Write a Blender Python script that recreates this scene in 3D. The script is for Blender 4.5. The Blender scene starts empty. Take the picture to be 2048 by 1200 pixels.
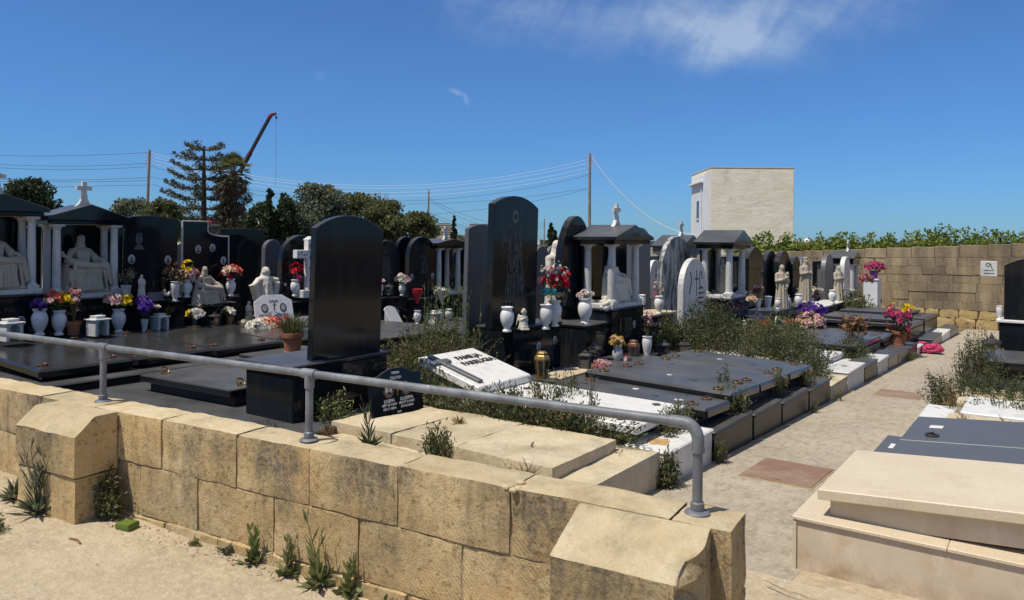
import bpy, bmesh, math, random
import numpy as np
from mathutils import Vector, Matrix, noise
C = bpy.context.scene.collection
sc = bpy.context.scene
# ------------------------------------------------------------------ frame
# world X runs across the path, Y runs along the path away from the viewer
F = 1539.0; CX = 1024.0; HZ = 475.0; ROLL = 0.0088; S = 0.04; H = 1.82
AZ = math.radians(35.5); D = (math.sin(AZ), math.cos(AZ)); N = (math.cos(AZ), -math.sin(AZ))
def ray(px, py):
    a = px - CX; b = py - HZ
    return (a*math.cos(ROLL)+b*math.sin(ROLL))/F, -(-a*math.sin(ROLL)+b*math.cos(ROLL))/F
def gz(u):
    return -S*(min(max(u, 2.6), 30.0)-2.6)
def G(px, py, h=0.0):                       # a survey sighting met with the sloping ground, h above it
    r0, r2 = ray(px, py); d = (S*2.6+h-H)/(r2+S*(D[0]*r0+D[1]))
    return d*(N[0]*r0+N[1]), d*(D[0]*r0+D[1])
def W(px, py, w):                           # ... met with a plane across: u, height over ground
    r0, r2 = ray(px, py); d = w/(N[0]*r0+N[1]); u = d*(D[0]*r0+D[1])
    return u, H+r2*d-gz(u)
def P(px, py, d):                           # ... at a distance
    r0, r2 = ray(px, py)
    return Vector((d*(N[0]*r0+N[1]), d*(D[0]*r0+D[1]), H+r2*d))
# ------------------------------------------------------------------ materials
def nn(nt, t, **k):
    n = nt.nodes.new(t)
    for a, b in k.items():
        if a.startswith('i_'):
            n.inputs[a[2:].replace('_', ' ')].default_value = b
        else: setattr(n, a, b)
    return n
def rgba(c): return (c[0], c[1], c[2], 1)
MATS = {}
class Mat:
    def __init__(s, name, rough=.6, metallic=0, spec=.5, coat=0):
        m = bpy.data.materials.new(name); m.use_nodes = True
        s.m = m; s.nt = m.node_tree; s.p = s.nt.nodes['Principled BSDF']
        s.p.inputs['Roughness'].default_value = rough; s.p.inputs['Metallic'].default_value = metallic
        s.p.inputs['Specular IOR Level'].default_value = spec; s.p.inputs['Coat Weight'].default_value = coat
        s.geo = s.nt.nodes.new('ShaderNodeNewGeometry'); s.pos = s.geo.outputs['Position']
        s.col = None; MATS[name] = m
    def L(s, a, b): s.nt.links.new(a, b)
    def noise(s, scale, detail=4, rough=.55, stretch=(1, 1, 1), dist=0):
        v = s.pos
        if stretch != (1, 1, 1):
            vm = nn(s.nt, 'ShaderNodeVectorMath', operation='MULTIPLY'); vm.inputs[1].default_value = stretch
            s.L(v, vm.inputs[0]); v = vm.outputs[0]
        n = nn(s.nt, 'ShaderNodeTexNoise', i_Scale=scale, i_Detail=detail, i_Roughness=rough, i_Distortion=dist)
        s.L(v, n.inputs['Vector']); return n.outputs['Fac']
    def ramp(s, fac, lo, hi, a=0., b=1.):
        n = nn(s.nt, 'ShaderNodeMapRange', i_From_Min=lo, i_From_Max=hi, i_To_Min=a, i_To_Max=b); n.clamp = True
        s.L(fac, n.inputs['Value']); return n.outputs[0]
    def mul(s, a, b, op='MULTIPLY'):
        n = nn(s.nt, 'ShaderNodeMath', operation=op)
        for i, x in enumerate((a, b)):
            if isinstance(x, (int, float)): n.inputs[i].default_value = x
            else: s.L(x, n.inputs[i])
        return n.outputs[0]
    def base(s, c):
        n = nn(s.nt, 'ShaderNodeRGB'); n.outputs[0].default_value = rgba(c); s.col = n.outputs[0]; return s
    def mix(s, c, fac):
        n = nn(s.nt, 'ShaderNodeMix', data_type='RGBA')
        if isinstance(fac, (int, float)): n.inputs[0].default_value = fac
        else: s.L(fac, n.inputs[0])
        s.L(s.col, n.inputs[6]); n.inputs[7].default_value = rgba(c); s.col = n.outputs[2]; return s
    def isl(s, amt, sat=0):                  # value differs from one leaf or petal to the next
        h = nn(s.nt, 'ShaderNodeHueSaturation'); s.L(s.col, h.inputs['Color'])
        s.L(s.ramp(s.geo.outputs['Random Per Island'], 0, 1, 1-amt, 1+amt), h.inputs['Value']); s.col = h.outputs[0]; return s
    def up(s, lo=.5, hi=.95):                # faces that lie flat catch dust
        x = nn(s.nt, 'ShaderNodeSeparateXYZ'); s.L(s.geo.outputs['Normal'], x.inputs[0]); return s.ramp(x.outputs[2], lo, hi)
    def bump(s, h, dist=.01, strength=1.):
        b = nn(s.nt, 'ShaderNodeBump', i_Distance=dist, i_Strength=strength); s.L(h, b.inputs['Height'])
        pn = s.p.inputs['Normal']
        if pn.links: s.L(pn.links[0].from_socket, b.inputs['Normal'])
        s.L(b.outputs[0], pn); return s
    def r(s, sock): s.L(sock, s.p.inputs['Roughness']); return s
    def done(s, transl=0.):
        if s.col is not None: s.L(s.col, s.p.inputs['Base Color'])
        if transl:
            t = nn(s.nt, 'ShaderNodeBsdfTranslucent'); s.L(s.col, t.inputs[0])
            mx = nn(s.nt, 'ShaderNodeMixShader', i_Fac=transl); s.L(s.p.outputs[0], mx.inputs[1]); s.L(t.outputs[0], mx.inputs[2])
            s.L(mx.outputs[0], s.nt.nodes['Material Output'].inputs[0])
        return s.m
def simple(name, c, rough=.6, metallic=0, var=.25, scale=12, bump=0, coat=0, spec=.5):
    m = Mat(name, rough, metallic, spec, coat).base(c)
    m.mix([x*(1-var) for x in c], m.ramp(m.noise(scale, 5), .35, .7))
    if bump: m.bump(m.noise(scale*6, 4), bump)
    return m.done()
def granite(name, c=(.010, .011, .013), dust=(.135, .134, .130), rough=.09, dusty=.75, spec=.5):
    m = Mat(name, rough, spec=spec).base(c)
    m.mix([x*2.4+.004 for x in c], m.ramp(m.noise(420, 2), .60, .72))
    sm = m.noise(2.3, 5, .6, (1, 1, .35)); sm2 = m.noise(30, 3)
    up = m.up()
    d = m.mul(m.mul(up, m.ramp(sm, .25, .75, .45, 1.)), dusty)
    d2 = m.mul(m.mul(m.ramp(m.noise(9, 6, .7, (1, 1, .10)), .50, .72), m.ramp(sm, .38, .62)), .16)
    dd = m.mul(d, d2, 'MAXIMUM')
    m.mix(dust, dd)
    m.r(m.ramp(dd, 0, .7, rough, .42)); return m.done()
def marble(name, c=(.70, .68, .63), vein=(.50, .51, .52), rough=.35, dirt=(.16, .15, .13), dirty=.25, dlo=.55, dhi=.8):
    m = Mat(name, rough).base(c)
    v = m.noise(5, 6, .6, (1, 1, 1.5), 1.5); m.mix(vein, m.mul(m.ramp(v, .52, .62), .5))
    m.mix(dirt, m.mul(m.ramp(m.noise(7, 6, .65, (1, 1, .25)), dlo, dhi), dirty)); m.bump(m.noise(160, 3), .0012); return m.done()
def stone(name, c1, c2, c3, stain=(.12, .105, .085), amt=.8, sscale=3.2, slo=.48, shi=.72, bump=.012, tool=True, zlo=None, zhi=None, stretch=(1, 1, .4), rough=.92):
    m = Mat(name, rough, spec=.2).base(c1)
    m.mix(c2, m.ramp(m.noise(2.1, 5, .6), .38, .62)); m.mix(c3, m.mul(m.ramp(m.noise(6.5, 6, .65), .52, .75), .8))
    m.mix([x*.78 for x in c1], m.mul(m.ramp(m.noise(70, 4, .7), .52, .66), .5))
    st = m.ramp(m.noise(sscale, 7, .68, stretch), slo, shi)
    if zlo is not None:
        x = nn(m.nt, 'ShaderNodeSeparateXYZ'); m.L(m.pos, x.inputs[0]); st = m.mul(st, m.ramp(x.outputs[2], zlo, zhi, .28, 1.))
    st = m.mul(st, m.ramp(m.noise(38, 5, .7), .30, .60, .35, 1.)); m.mix(stain, m.mul(st, amt))
    m.bump(m.noise(22, 8, .72), bump); m.bump(m.noise(95, 4, .7), bump*.35)
    m.isl(.13)
    if zlo is not None:
        m.mix((.075, .066, .052), m.mul(m.mul(m.ramp(m.noise(7, 7, .72, (1, 1, .13)), .50, .64), m.ramp(m.noise(1.9, 4, .6), .42, .60)), m.ramp(x.outputs[2], .12, .60, .15, .85))); m.mix((.62, .40, .17), m.mul(m.ramp(m.noise(3.3, 5, .65, (1, 1, .5)), .56, .70), .55))
    if tool:
        w = nn(m.nt, 'ShaderNodeTexWave', i_Scale=22.0, i_Distortion=3.5, i_Detail=3.); w.bands_direction = 'DIAGONAL'; m.L(m.pos, w.inputs['Vector'])
        k = m.ramp(m.noise(2.6, 3), .45, .62); m.bump(m.mul(w.outputs['Fac'], k), bump*.16)
        pit = m.ramp(m.noise(26, 5, .78), .30, .42); m.bump(pit, bump*.6)
        cr = m.ramp(m.noise(3.2, 8, .85), .27, .33); m.bump(cr, bump*1.2)
    return m.done()
def foliage(name, c, c2, amt=.45, transl=.25, rough=.55, scale=3):
    m = Mat(name, rough, spec=.3).base(c); m.mix(c2, m.ramp(m.noise(scale, 3), .4, .62)); m.isl(amt); return m.done(transl)
def petal(name, c): return Mat(name, .6, spec=.3).base(c).isl(.35).done(.3)

BLACK = granite('black_granite', spec=.35); BLACKV = granite('black_granite_upright', (.008, .010, .013), dusty=.55, rough=.06, spec=.22)
BLACKS = granite('mirror_black_granite', (.012, .013, .015), (.08, .078, .073), .045, .42)
GREYG = granite('grey_granite', (.035, .037, .042), (.14, .135, .125), .3, .5)
SLATE = granite('blue_grey_granite', (.074, .073, .073), (.115, .113, .110), .38, .6)
KERBG = granite('kerb_granite', (.022, .021, .020), (.13, .125, .115), .34, .7, spec=.2)
BACKG = granite('unpolished_granite_back', (.085, .088, .095), (.12, .12, .12), .45, .4)
MARB = marble('white_marble'); MARBW = marble('weathered_marble', (.66, .65, .60), (.45, .45, .44), .55, (.09, .088, .08), .85, .46, .66)
MARBG = marble('greyed_marble', (.56, .55, .51), (.40, .40, .40), .5, (.13, .12, .11), .5, .5, .75)
MARBD = marble('streaked_marble', (.40, .40, .39), (.3, .3, .3), .6, (.035, .034, .032), .95, .47, .60)
STAT = marble('statue_stone', (.40, .345, .26), (.33, .29, .22), .75, (.15, .13, .10), .55, .5, .75)
STATW = marble('white_statue_marble', (.60, .555, .46), (.5, .46, .38), .65, (.16, .14, .10), .55, .5, .8)
CERAM = marble('glazed_white_ceramic', (.72, .70, .655), (.60, .59, .56), .25, (.22, .20, .17), .45, .50, .72)
WALLS = stone('limestone_wall', (.52, .365, .165), (.58, .44, .235), (.63, .51, .31), (.100, .090, .073), .92, 1.6, .40, .58, .012, True, .10, .62)
WALLT = stone('limestone_top', (.60, .49, .305), (.53, .41, .23), (.68, .58, .41), (.17, .145, .105), .6, 5, .46, .70, .014, False)
JOINT = stone('wall_mortar', (.36, .27, .15), (.44, .35, .21), (.26, .195, .11), amt=.4, tool=False)
LIME = stone('tomb_limestone', (.50, .41, .26), (.58, .49, .34), (.66, .58, .43), (.19, .165, .12), .6, 3.0, .47, .70, .014, False)
FARW = stone('boundary_stone', (.37, .28, .16), (.43, .335, .205), (.31, .235, .14), (.085, .075, .060), .85, 1.1, .40, .60, .02, False, None, None, (1, 1, .22)); isl_ = None
RUBB = stone('yellow_rubble_stone', (.56, .40, .17), (.62, .47, .24), (.48, .33, .13), (.2, .15, .09), .35, 3, .55, .8, .05, False)
m = Mat('beige_terrazzo', .5).base((.56, .465, .32)); m.mix((.60, .51, .365), m.ramp(m.noise(2, 5, .6), .4, .65)); m.mix((.40, .30, .20), m.mul(m.ramp(m.noise(210, 2, .5), .57, .64), .75)); m.mix((.74, .66, .53), m.mul(m.ramp(m.noise(160, 2, .5), .60, .67), .7)); m.mix((.36, .27, .18), m.mul(m.ramp(m.noise(3.1, 7, .75), .56, .74), .45)); m.bump(m.noise(200, 3), .001); BEIGE = m.done()
BEIGE_ = stone('beige_terrazzo', (.565, .46, .325), (.60, .49, .35), (.51, .41, .285), (.40, .29, .19), .4, 1.5, .5, .8, .0015, False, None, None, (1, 1, 1), .5)
m = Mat('beige_facing', .45).base((.585, .485, .355)); m.mix((.53, .43, .305), m.ramp(m.noise(4, 6, .6), .4, .65)); m.mix((.42, .27, .12), m.mul(m.ramp(m.noise(2.4, 6, .72, (1, 1, .7)), .53, .68), .75)); m.mix((.66, .57, .43), m.mul(m.ramp(m.noise(9, 6, .7, (1, 1, .4)), .54, .68), .6))
m.mix((.40, .31, .21), m.ramp(m.noise(120, 3, .7, (.5, 1, .5)), .66, .72)); sx2 = nn(m.nt, 'ShaderNodeSeparateXYZ'); m.L(m.pos, sx2.inputs[0]); m.mix((.26, .19, .12), m.mul(m.mul(m.ramp(sx2.outputs[2], .10, -.09), m.ramp(m.noise(6, 6, .75), .38, .62)), .75)); BEIGEF = m.done()
m = Mat('concrete_path', .95, spec=.15).base((.335, .288, .222)); m.mix((.40, .35, .272), m.ramp(m.noise(1.1, 6, .62), .38, .62)); m.mix((.235, .195, .14), m.mul(m.ramp(m.noise(14, 6, .72, (1, .45, 1)), .47, .66), .85))
m.mix((.50, .435, .325), m.mul(m.ramp(m.noise(34, 6, .75), .5, .68), .8)); m.mix((.23, .185, .125), m.mul(m.ramp(m.noise(85, 3, .7), .60, .70), .6)); m.bump(m.noise(60, 6, .7), .006); m.bump(m.noise(9, 4), .012); m.mix((.27, .20, .15), m.mul(m.ramp(m.noise(.8, 6, .7), .52, .72), .5)); ab = m.mul(m.mul(m.noise(1.3, 9, .8), .5, 'SUBTRACT'), 0., 'ADD'); aa = nn(m.nt, 'ShaderNodeMath', operation='ABSOLUTE'); m.L(ab, aa.inputs[0]); m.mix((.10, .08, .06), m.mul(m.ramp(aa.outputs[0], .0035, .0015), .7)); PATHM = m.done()
m = Mat('pale_concrete', .95, spec=.15).base((.475, .385, .262)); m.mix((.385, .305, .20), m.ramp(m.noise(1.7, 6, .65), .42, .62)); m.mix((.57, .475, .34), m.mul(m.ramp(m.noise(20, 6, .75), .45, .66), .9)); m.mix((.33, .26, .17), m.mul(m.ramp(m.noise(75, 4, .7), .56, .68), .7))
m.bump(m.noise(45, 7, .72), .012); m.bump(m.noise(7, 4), .02); m.mix((.30, .24, .16), m.mul(m.ramp(m.noise(.55, 6, .7), .50, .70), .55)); m.mix((.16, .125, .085), m.mul(m.ramp(m.noise(3.2, 8, .85, (1, 1, 1), 1.2), .655, .668), .55)); GROUNDM = m.done()
m = Mat('far_land', .95, spec=.1).base((.20, .155, .09)); m.mix((.10, .10, .05), m.ramp(m.noise(.03, 5, .6), .45, .55)); m.mix((.32, .25, .15), m.ramp(m.noise(.012, 3), .55, .65)); LANDM = m.done()
SOIL = stone('brown_soil', (.16, .11, .06), (.22, .16, .09), (.12, .09, .05), tool=False, amt=.3, bump=.02)
m = Mat('grey_painted_pipe', .55, .15).base((.125, .135, .145)); m.mix((.20, .212, .225), m.ramp(m.noise(7, 5, .65), .45, .62)); m.mix((.5, .5, .48), m.mul(m.ramp(m.noise(38, 3, .6), .69, .72), .9)); m.mix((.22, .15, .09), m.mul(m.ramp(m.noise(16, 5, .7), .62, .72), .5)); m.bump(m.noise(55, 3), .0012); PIPE = m.done()
BRASS = simple('aged_brass', (.30, .19, .07), .42, .85, .5, 40); BRONZE = simple('brown_bronze', (.20, .105, .06), .4, .4, .4, 30); GOLD = simple('gilt_metal', (.34, .215, .065), .35, .35, .4, 20)
DARKM = simple('black_lantern_metal', (.045, .044, .042), .45, .0, .4, 40); GLASSD = simple('smoked_glass', (.03, .035, .04), .05, 0, .3, 8, 0, 1.)
TERRA = simple('terracotta', (.36, .135, .062), .8, 0, .3, 9, .002); PLASTD = simple('dark_green_plastic', (.02, .06, .055), .4); PURP = simple('purple_plastic', (.17, .04, .30), .4)
RUST = stone('rust_red_cover', (.215, .125, .085), (.26, .165, .12), (.18, .10, .075), (.33, .26, .19), .75, 2.4, .44, .62, .006, False)
RSTAIN = simple('rust_stained_marble', (.52, .33, .13), .6, 0, .35, 18); INKD = simple('dark_engraving', (.03, .03, .03), .6); INKW = simple('white_engraving', (.80, .80, .78), .5, var=.05); INKG = simple('dull_gilt_engraving', (.075, .062, .038), .5); ETCH = simple('grey_etching', (.14, .145, .145), .7, var=.5, scale=30)
POR = simple('porcelain_oval', (.42, .40, .38), .25, var=.5, scale=45); PORE = simple('faint_etching', (.045, .047, .047), .6, var=.4, scale=50); PORF = simple('portrait_grey', (.10, .09, .085), .5, var=.6, scale=60); SKIN = simple('portrait_skin', (.42, .22, .14), .4); SHIRT = simple('portrait_dark_coat', (.03, .03, .035), .5); BLUE = simple('portrait_blue_dress', (.08, .20, .32), .5); PBACK = simple('portrait_pale_ground', (.62, .66, .64), .4)
LEAFD = foliage('dark_shrub_leaf', (.055, .072, .028), (.095, .105, .042)); LEAFM = foliage('olive_leaf', (.105, .122, .044), (.155, .155, .062), .5, .38); STEMG = simple('green_stem', (.07, .065, .03), .7); LEAFB = foliage('bright_leaf', (.15, .21, .035), (.22, .25, .045), .45, .4)
LEAFP = foliage('pale_weed_leaf', (.135, .175, .055), (.19, .205, .08), .35, .3); LEAFC = foliage('cypress_leaf', (.030, .048, .021), (.055, .07, .028), .5, .25); LEAFG = foliage('grey_green_leaf', (.125, .14, .085), (.185, .195, .125), .5, .4); LEAFA = foliage('araucaria_needle', (.085, .105, .06), (.13, .11, .065), .5, .35)
DRY = foliage('dry_stalk', (.24, .15, .07), (.17, .095, .045), .4, .2); DRYD = foliage('dead_frond', (.085, .062, .038), (.14, .10, .06), .55, .15); BARK = stone('bark', (.09, .065, .045), (.13, .10, .07), (.06, .045, .03), tool=False, bump=.03, amt=.4); WOOD = simple('weathered_pole_wood', (.31, .265, .205), .9, var=.4, scale=3, bump=.004)
WIREW = simple('white_cable', (.75, .75, .74), .5, var=.05); WIRED = simple('dark_cable', (.05, .05, .055), .6)
PET = {k: petal('petal_'+k, c) for k, c in dict(red=(.62, .015, .03), pink=(.70, .22, .26), coral=(.72, .16, .10), yellow=(.75, .55, .02), purple=(.11, .035, .32), white=(.74, .70, .62), cream=(.72, .52, .36), magenta=(.50, .05, .18), dusty=(.42, .17, .17), blue=(.10, .40, .62), palepink=(.72, .46, .44), gold=(.55, .36, .07)).items()}
m = Mat('cream_render', .9, spec=.2).base((.88, .83, .64)); m.mix((.80, .74, .54), m.ramp(m.noise(.6, 5, .6), .4, .7)); m.mix((.33, .22, .14), m.mul(m.ramp(m.noise(1.3, 5, .7, (1, 1, .5)), .55, .75), .35)); m.bump(m.noise(1.5, 5, .6, (.6, .6, 1.3), .3), .035); CREAM = m.done()
WHITEP = simple('white_render', (.68, .69, .70), .9, var=.12, scale=1.5); PALEB = simple('pale_masonry', (.48, .41, .31), .9, var=.3, scale=.3); DARKW = simple('dark_window_glass', (.03, .032, .035), .2)
CRANEB = simple('black_crane_paint', (.02, .022, .028), .4); CRANER = simple('red_crane_paint', (.24, .018, .018), .4); NETR = simple('crimson_netting', (.42, .03, .10), .6); TEAL = simple('teal_ribbon', (.02, .30, .26), .5)
SILV = simple('crinkled_foil', (.55, .56, .58), .18, .8, .3, 50, .004); REDF = simple('red_wrapping', (.42, .01, .02), .5); CLEAR = simple('clear_wrap', (.35, .36, .35), .12)
# ------------------------------------------------------------------ mesh builder
class B:
    def __init__(s): s.v = []; s.f = []
    def add(s, vs, fs, M=None):
        o = len(s.v)
        s.v += [tuple(M @ Vector(p)) for p in vs] if M is not None else [tuple(p) for p in vs]
        s.f += [tuple(i+o for i in f) for f in fs]; return s
    def box(s, x0, y0, z0, x1, y1, z1, b=.004, M=None):
        b = min(b, (x1-x0)/2.2, (y1-y0)/2.2, (z1-z0)/2.2)
        if b <= 0:
            b = 1e-5
        X = (x0, x1); Y = (y0, y1); Z = (z0, z1); sg = (1, -1); vs = []; ix = {}
        for i in (0, 1):
            for j in (0, 1):
                for k in (0, 1):
                    p = (X[i], Y[j], Z[k])
                    for ax in range(3):
                        q = [p[0]+sg[i]*b, p[1]+sg[j]*b, p[2]+sg[k]*b]; q[ax] = p[ax]
                        ix[(i, j, k, ax)] = len(vs); vs.append(q)
        fs = []
        for i in (0, 1):
            q = [ix[(i, j, k, 0)] for j, k in ((0, 0), (1, 0), (1, 1), (0, 1))]; fs.append(q if i else q[::-1])
            q = [ix[(j, i, k, 1)] for j, k in ((0, 0), (1, 0), (1, 1), (0, 1))]; fs.append(q[::-1] if i else q)
            q = [ix[(j, k, i, 2)] for j, k in ((0, 0), (1, 0), (1, 1), (0, 1))]; fs.append(q if i else q[::-1])
        def fix(q, n):
            a, b_, c = (Vector(vs[q[t]]) for t in range(3))
            return q if (b_-a).cross(c-a).dot(n) > 0 else q[::-1]
        for a in range(3):
            o1, o2 = [t for t in range(3) if t != a]
            for i in (0, 1):
                for j in (0, 1):
                    def key(k, ax):
                        t = [0, 0, 0]; t[a] = k; t[o1] = i; t[o2] = j; return ix[(*t, ax)]
                    n = Vector((0, 0, 0)); n[o1] = -sg[i]; n[o2] = -sg[j]
                    fs.append(fix([key(0, o1), key(1, o1), key(1, o2), key(0, o2)], n))
        for i in (0, 1):
            for j in (0, 1):
                for k in (0, 1):
                    fs.append(fix([ix[(i, j, k, t)] for t in range(3)], Vector((-sg[i], -sg[j], -sg[k]))))
        return s.add(vs, fs, M)
    def prism(s, pts, x0, x1, b=.005, M=None):
        """closed outline of (y, z) pulled along x, rim chamfered"""
        n = len(pts); cy = sum(p[0] for p in pts)/n; cz = sum(p[1] for p in pts)/n
        A = sum(pts[i][0]*pts[(i+1) % n][1]-pts[(i+1) % n][0]*pts[i][1] for i in range(n))
        if A < 0: pts = pts[::-1]
        ins = []
        for i in range(n):
            p0, p1, p2 = Vector(pts[i-1]), Vector(pts[i]), Vector(pts[(i+1) % n])
            e1 = (p1-p0); e2 = (p2-p1)
            if e1.length < 1e-6 or e2.length < 1e-6: ins.append(tuple(p1)); continue
            e1.normalize(); e2.normalize(); n1 = Vector((-e1.y, e1.x)); n2 = Vector((-e2.y, e2.x)); nn_ = n1+n2
            if nn_.length < 1e-6: nn_ = n1
            nn_.normalize(); ins.append(tuple(p1+nn_*b/max(.4, nn_.dot(n1))))
        vs = []
        for x, pl in ((x0, ins), (x0+b, pts), (x1-b, pts), (x1, ins)): vs += [(x, p[0], p[1]) for p in pl]
        fs = [list(range(n))[::-1], [3*n+i for i in range(n)]]
        for r in range(3):
            for i in range(n):
                j = (i+1) % n; fs.append([r*n+i, r*n+j, (r+1)*n+j, (r+1)*n+i])
        return s.add(vs, fs, M)
    def lathe(s, prof, c=(0, 0, 0), seg=20, M=None, sx=1, sy=1):
        vs = []; fs = []; k = len(prof)
        for r, z in prof:
            for i in range(seg):
                a = 2*math.pi*i/seg; vs.append((c[0]+r*sx*math.cos(a), c[1]+r*sy*math.sin(a), c[2]+z))
        for j in range(k-1):
            for i in range(seg):
                i2 = (i+1) % seg; fs.append([j*seg+i, j*seg+i2, (j+1)*seg+i2, (j+1)*seg+i])
        fs.append([i for i in range(seg)][::-1]); fs.append([(k-1)*seg+i for i in range(seg)])
        return s.add(vs, fs, M)
    def tube(s, pts, r, seg=8, cap=True, M=None):
        pts = [Vector(p) for p in pts]; n = len(pts)
        rs = r if isinstance(r, (list, tuple)) else [r]*n
        vs = []; fs = []; up = None
        for i in range(n):
            t = (pts[min(i+1, n-1)]-pts[max(i-1, 0)]); t = t.normalized() if t.length > 1e-9 else Vector((0, 0, 1))
            if up is None: up = t.orthogonal().normalized()
            up = (up-t*up.dot(t)); up = up.normalized() if up.length > 1e-6 else t.orthogonal().normalized()
            sd = t.cross(up)
            for k in range(seg):
                a = 2*math.pi*k/seg; vs.append(tuple(pts[i]+(up*math.cos(a)+sd*math.sin(a))*rs[i]))
        for i in range(n-1):
            for k in range(seg):
                k2 = (k+1) % seg; fs.append([i*seg+k, i*seg+k2, (i+1)*seg+k2, (i+1)*seg+k])
        if cap: fs.append(list(range(seg))[::-1]); fs.append([(n-1)*seg+k for k in range(seg)])
        return s.add(vs, fs, M)
    def ell(s, c, r, seg=12, rings=8, M=None):
        r = (r, r, r) if isinstance(r, (int, float)) else r
        vs = [(c[0], c[1], c[2]-r[2])]; fs = []
        for j in range(1, rings):
            th = math.pi*j/rings
            for i in range(seg):
                a = 2*math.pi*i/seg; vs.append((c[0]+r[0]*math.sin(th)*math.cos(a), c[1]+r[1]*math.sin(th)*math.sin(a), c[2]-r[2]*math.cos(th)))
        vs.append((c[0], c[1], c[2]+r[2])); L = len(vs)-1
        for i in range(seg):
            i2 = (i+1) % seg; fs.append([0, 1+i2, 1+i]); fs.append([L, 1+(rings-2)*seg+i, 1+(rings-2)*seg+i2])
            for j in range(rings-2): fs.append([1+j*seg+i, 1+j*seg+i2, 1+(j+1)*seg+i2, 1+(j+1)*seg+i])
        return s.add(vs, fs, M)
    def ring(s, c, R, r, seg=18, sg=7, M=None, tilt=0):
        T_ = Matrix.Translation(c) @ Matrix.Rotation(tilt, 4, 'Y'); vs = []; fs = []
        for i in range(seg):
            a = 2*math.pi*i/seg
            for k in range(sg):
                b = 2*math.pi*k/sg; q = R+r*math.cos(b); vs.append(T_ @ Vector((q*math.cos(a), q*math.sin(a), r*math.sin(b))))
        for i in range(seg):
            for k in range(sg): fs.append([i*sg+k, ((i+1) % seg)*sg+k, ((i+1) % seg)*sg+(k+1) % sg, i*sg+(k+1) % sg])
        return s.add(vs, fs, M)
    def quads(s, q):
        o = len(s.v); q = np.asarray(q).reshape(-1, 3); s.v += [tuple(p) for p in q.tolist()]
        s.f += [(o+i, o+i+1, o+i+2, o+i+3) for i in range(0, len(q), 4)]; return s
    def mesh(s, name):
        me = bpy.data.meshes.new(name); me.from_pydata(s.v, [], s.f); me.update(); return me
def leafq(c, d, n, L, Wd):
    """diamond leaf blades: base c, direction d, normal n; arrays"""
    c = np.asarray(c, float); d = np.asarray(d, float); d /= np.linalg.norm(d, axis=1, keepdims=True)+1e-9
    sd = np.cross(d, n); sd /= np.linalg.norm(sd, axis=1, keepdims=True)+1e-9
    L = np.asarray(L).reshape(-1, 1)*np.ones((len(c), 1)); Wd = np.asarray(Wd).reshape(-1, 1)*np.ones((len(c), 1))
    m_ = c+d*L*.5
    return np.stack([c, m_+sd*Wd*.5, c+d*L, m_-sd*Wd*.5], 1)
def link(name, me, mats, parent=None, smooth=False, ang=40):
    o = bpy.data.objects.new(name, me); C.objects.link(o)
    for m_ in (mats if isinstance(mats, (list, tuple)) else [mats]): me.materials.append(m_)
    if smooth:
        me.shade_smooth()
        try: me.set_sharp_from_angle(angle=math.radians(ang))
        except Exception: pass
    if parent: o.parent = parent
    return o
def tag(o, label=None, cat=None, group=None, kind=None):
    if label: o['label'] = label
    if cat: o['category'] = cat
    if group: o['group'] = group
    if kind: o['kind'] = kind
    return o
def T(name, label, cat, w, u, h=0., rz=0., group=None, z=None):
    o = bpy.data.objects.new(name, None); C.objects.link(o); o.empty_display_size = .1
    o.location = (w, u, gz(u)+h if z is None else z); o.rotation_euler = (0, 0, rz); return tag(o, label, cat, group)
def pt(parent, name, b, mat, smooth=False, label=None, ang=40):
    o = link(name, b.mesh(name), mat, parent, smooth, ang)
    if label: o['label'] = label
    return o
def solo(name, label, cat, b, mat, w=0, u=0, h=0, rz=0, group=None, smooth=False, z=None, kind=None, sc_=1.):
    o = link(name, b.mesh(name), mat, None, smooth); o.location = (w, u, gz(u)+h if z is None else z); o.rotation_euler = (0, 0, rz); o.scale = (sc_,)*3
    return tag(o, label, cat, group, kind)
def dup(root, loc, rz=0, sc_=1., label=None, group=None):
    r = root.copy(); C.objects.link(r); r.location = loc; r.rotation_euler = (0, 0, rz); r.scale = (sc_,)*3
    if label: r['label'] = label
    if group: r['group'] = group
    def rec(a, b):
        for ch in [x for x in bpy.data.objects if x.parent is a]:
            c = ch.copy(); C.objects.link(c); c.parent = b; rec(ch, c)
    rec(root, r); return r
def structure(name, b, mat, smooth=False):
    return tag(link(name, b.mesh(name), mat, None, smooth), kind='structure')
FX = Matrix(((0, 0, 1, 0), (1, 0, 0, 0), (0, 1, 0, 0), (0, 0, 0, 1)))        # writing that faces +X
def lettering(parent, txt, size, x, y, z, mat, M=None, sx=1., ext=.0015, name='lettering', bold=0, align='CENTER'):
    cu = bpy.data.curves.new(name, 'FONT'); cu.body = txt; cu.size = size; cu.align_x = align; cu.align_y = 'CENTER'; cu.extrude = ext; cu.resolution_u = 2; cu.offset = bold
    cu.space_line = .95
    o = bpy.data.objects.new('t', cu); C.objects.link(o); dg = bpy.context.evaluated_depsgraph_get()
    me = bpy.data.meshes.new_from_object(o.evaluated_get(dg)); bpy.data.objects.remove(o)
    Mx = (M if M is not None else Matrix.Identity(4)) @ Matrix.Translation((x, y, z)) @ FX @ Matrix.Diagonal((sx, 1, 1, 1))
    me.transform(Mx); me.name = name; return link(name, me, mat, parent)
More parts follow.
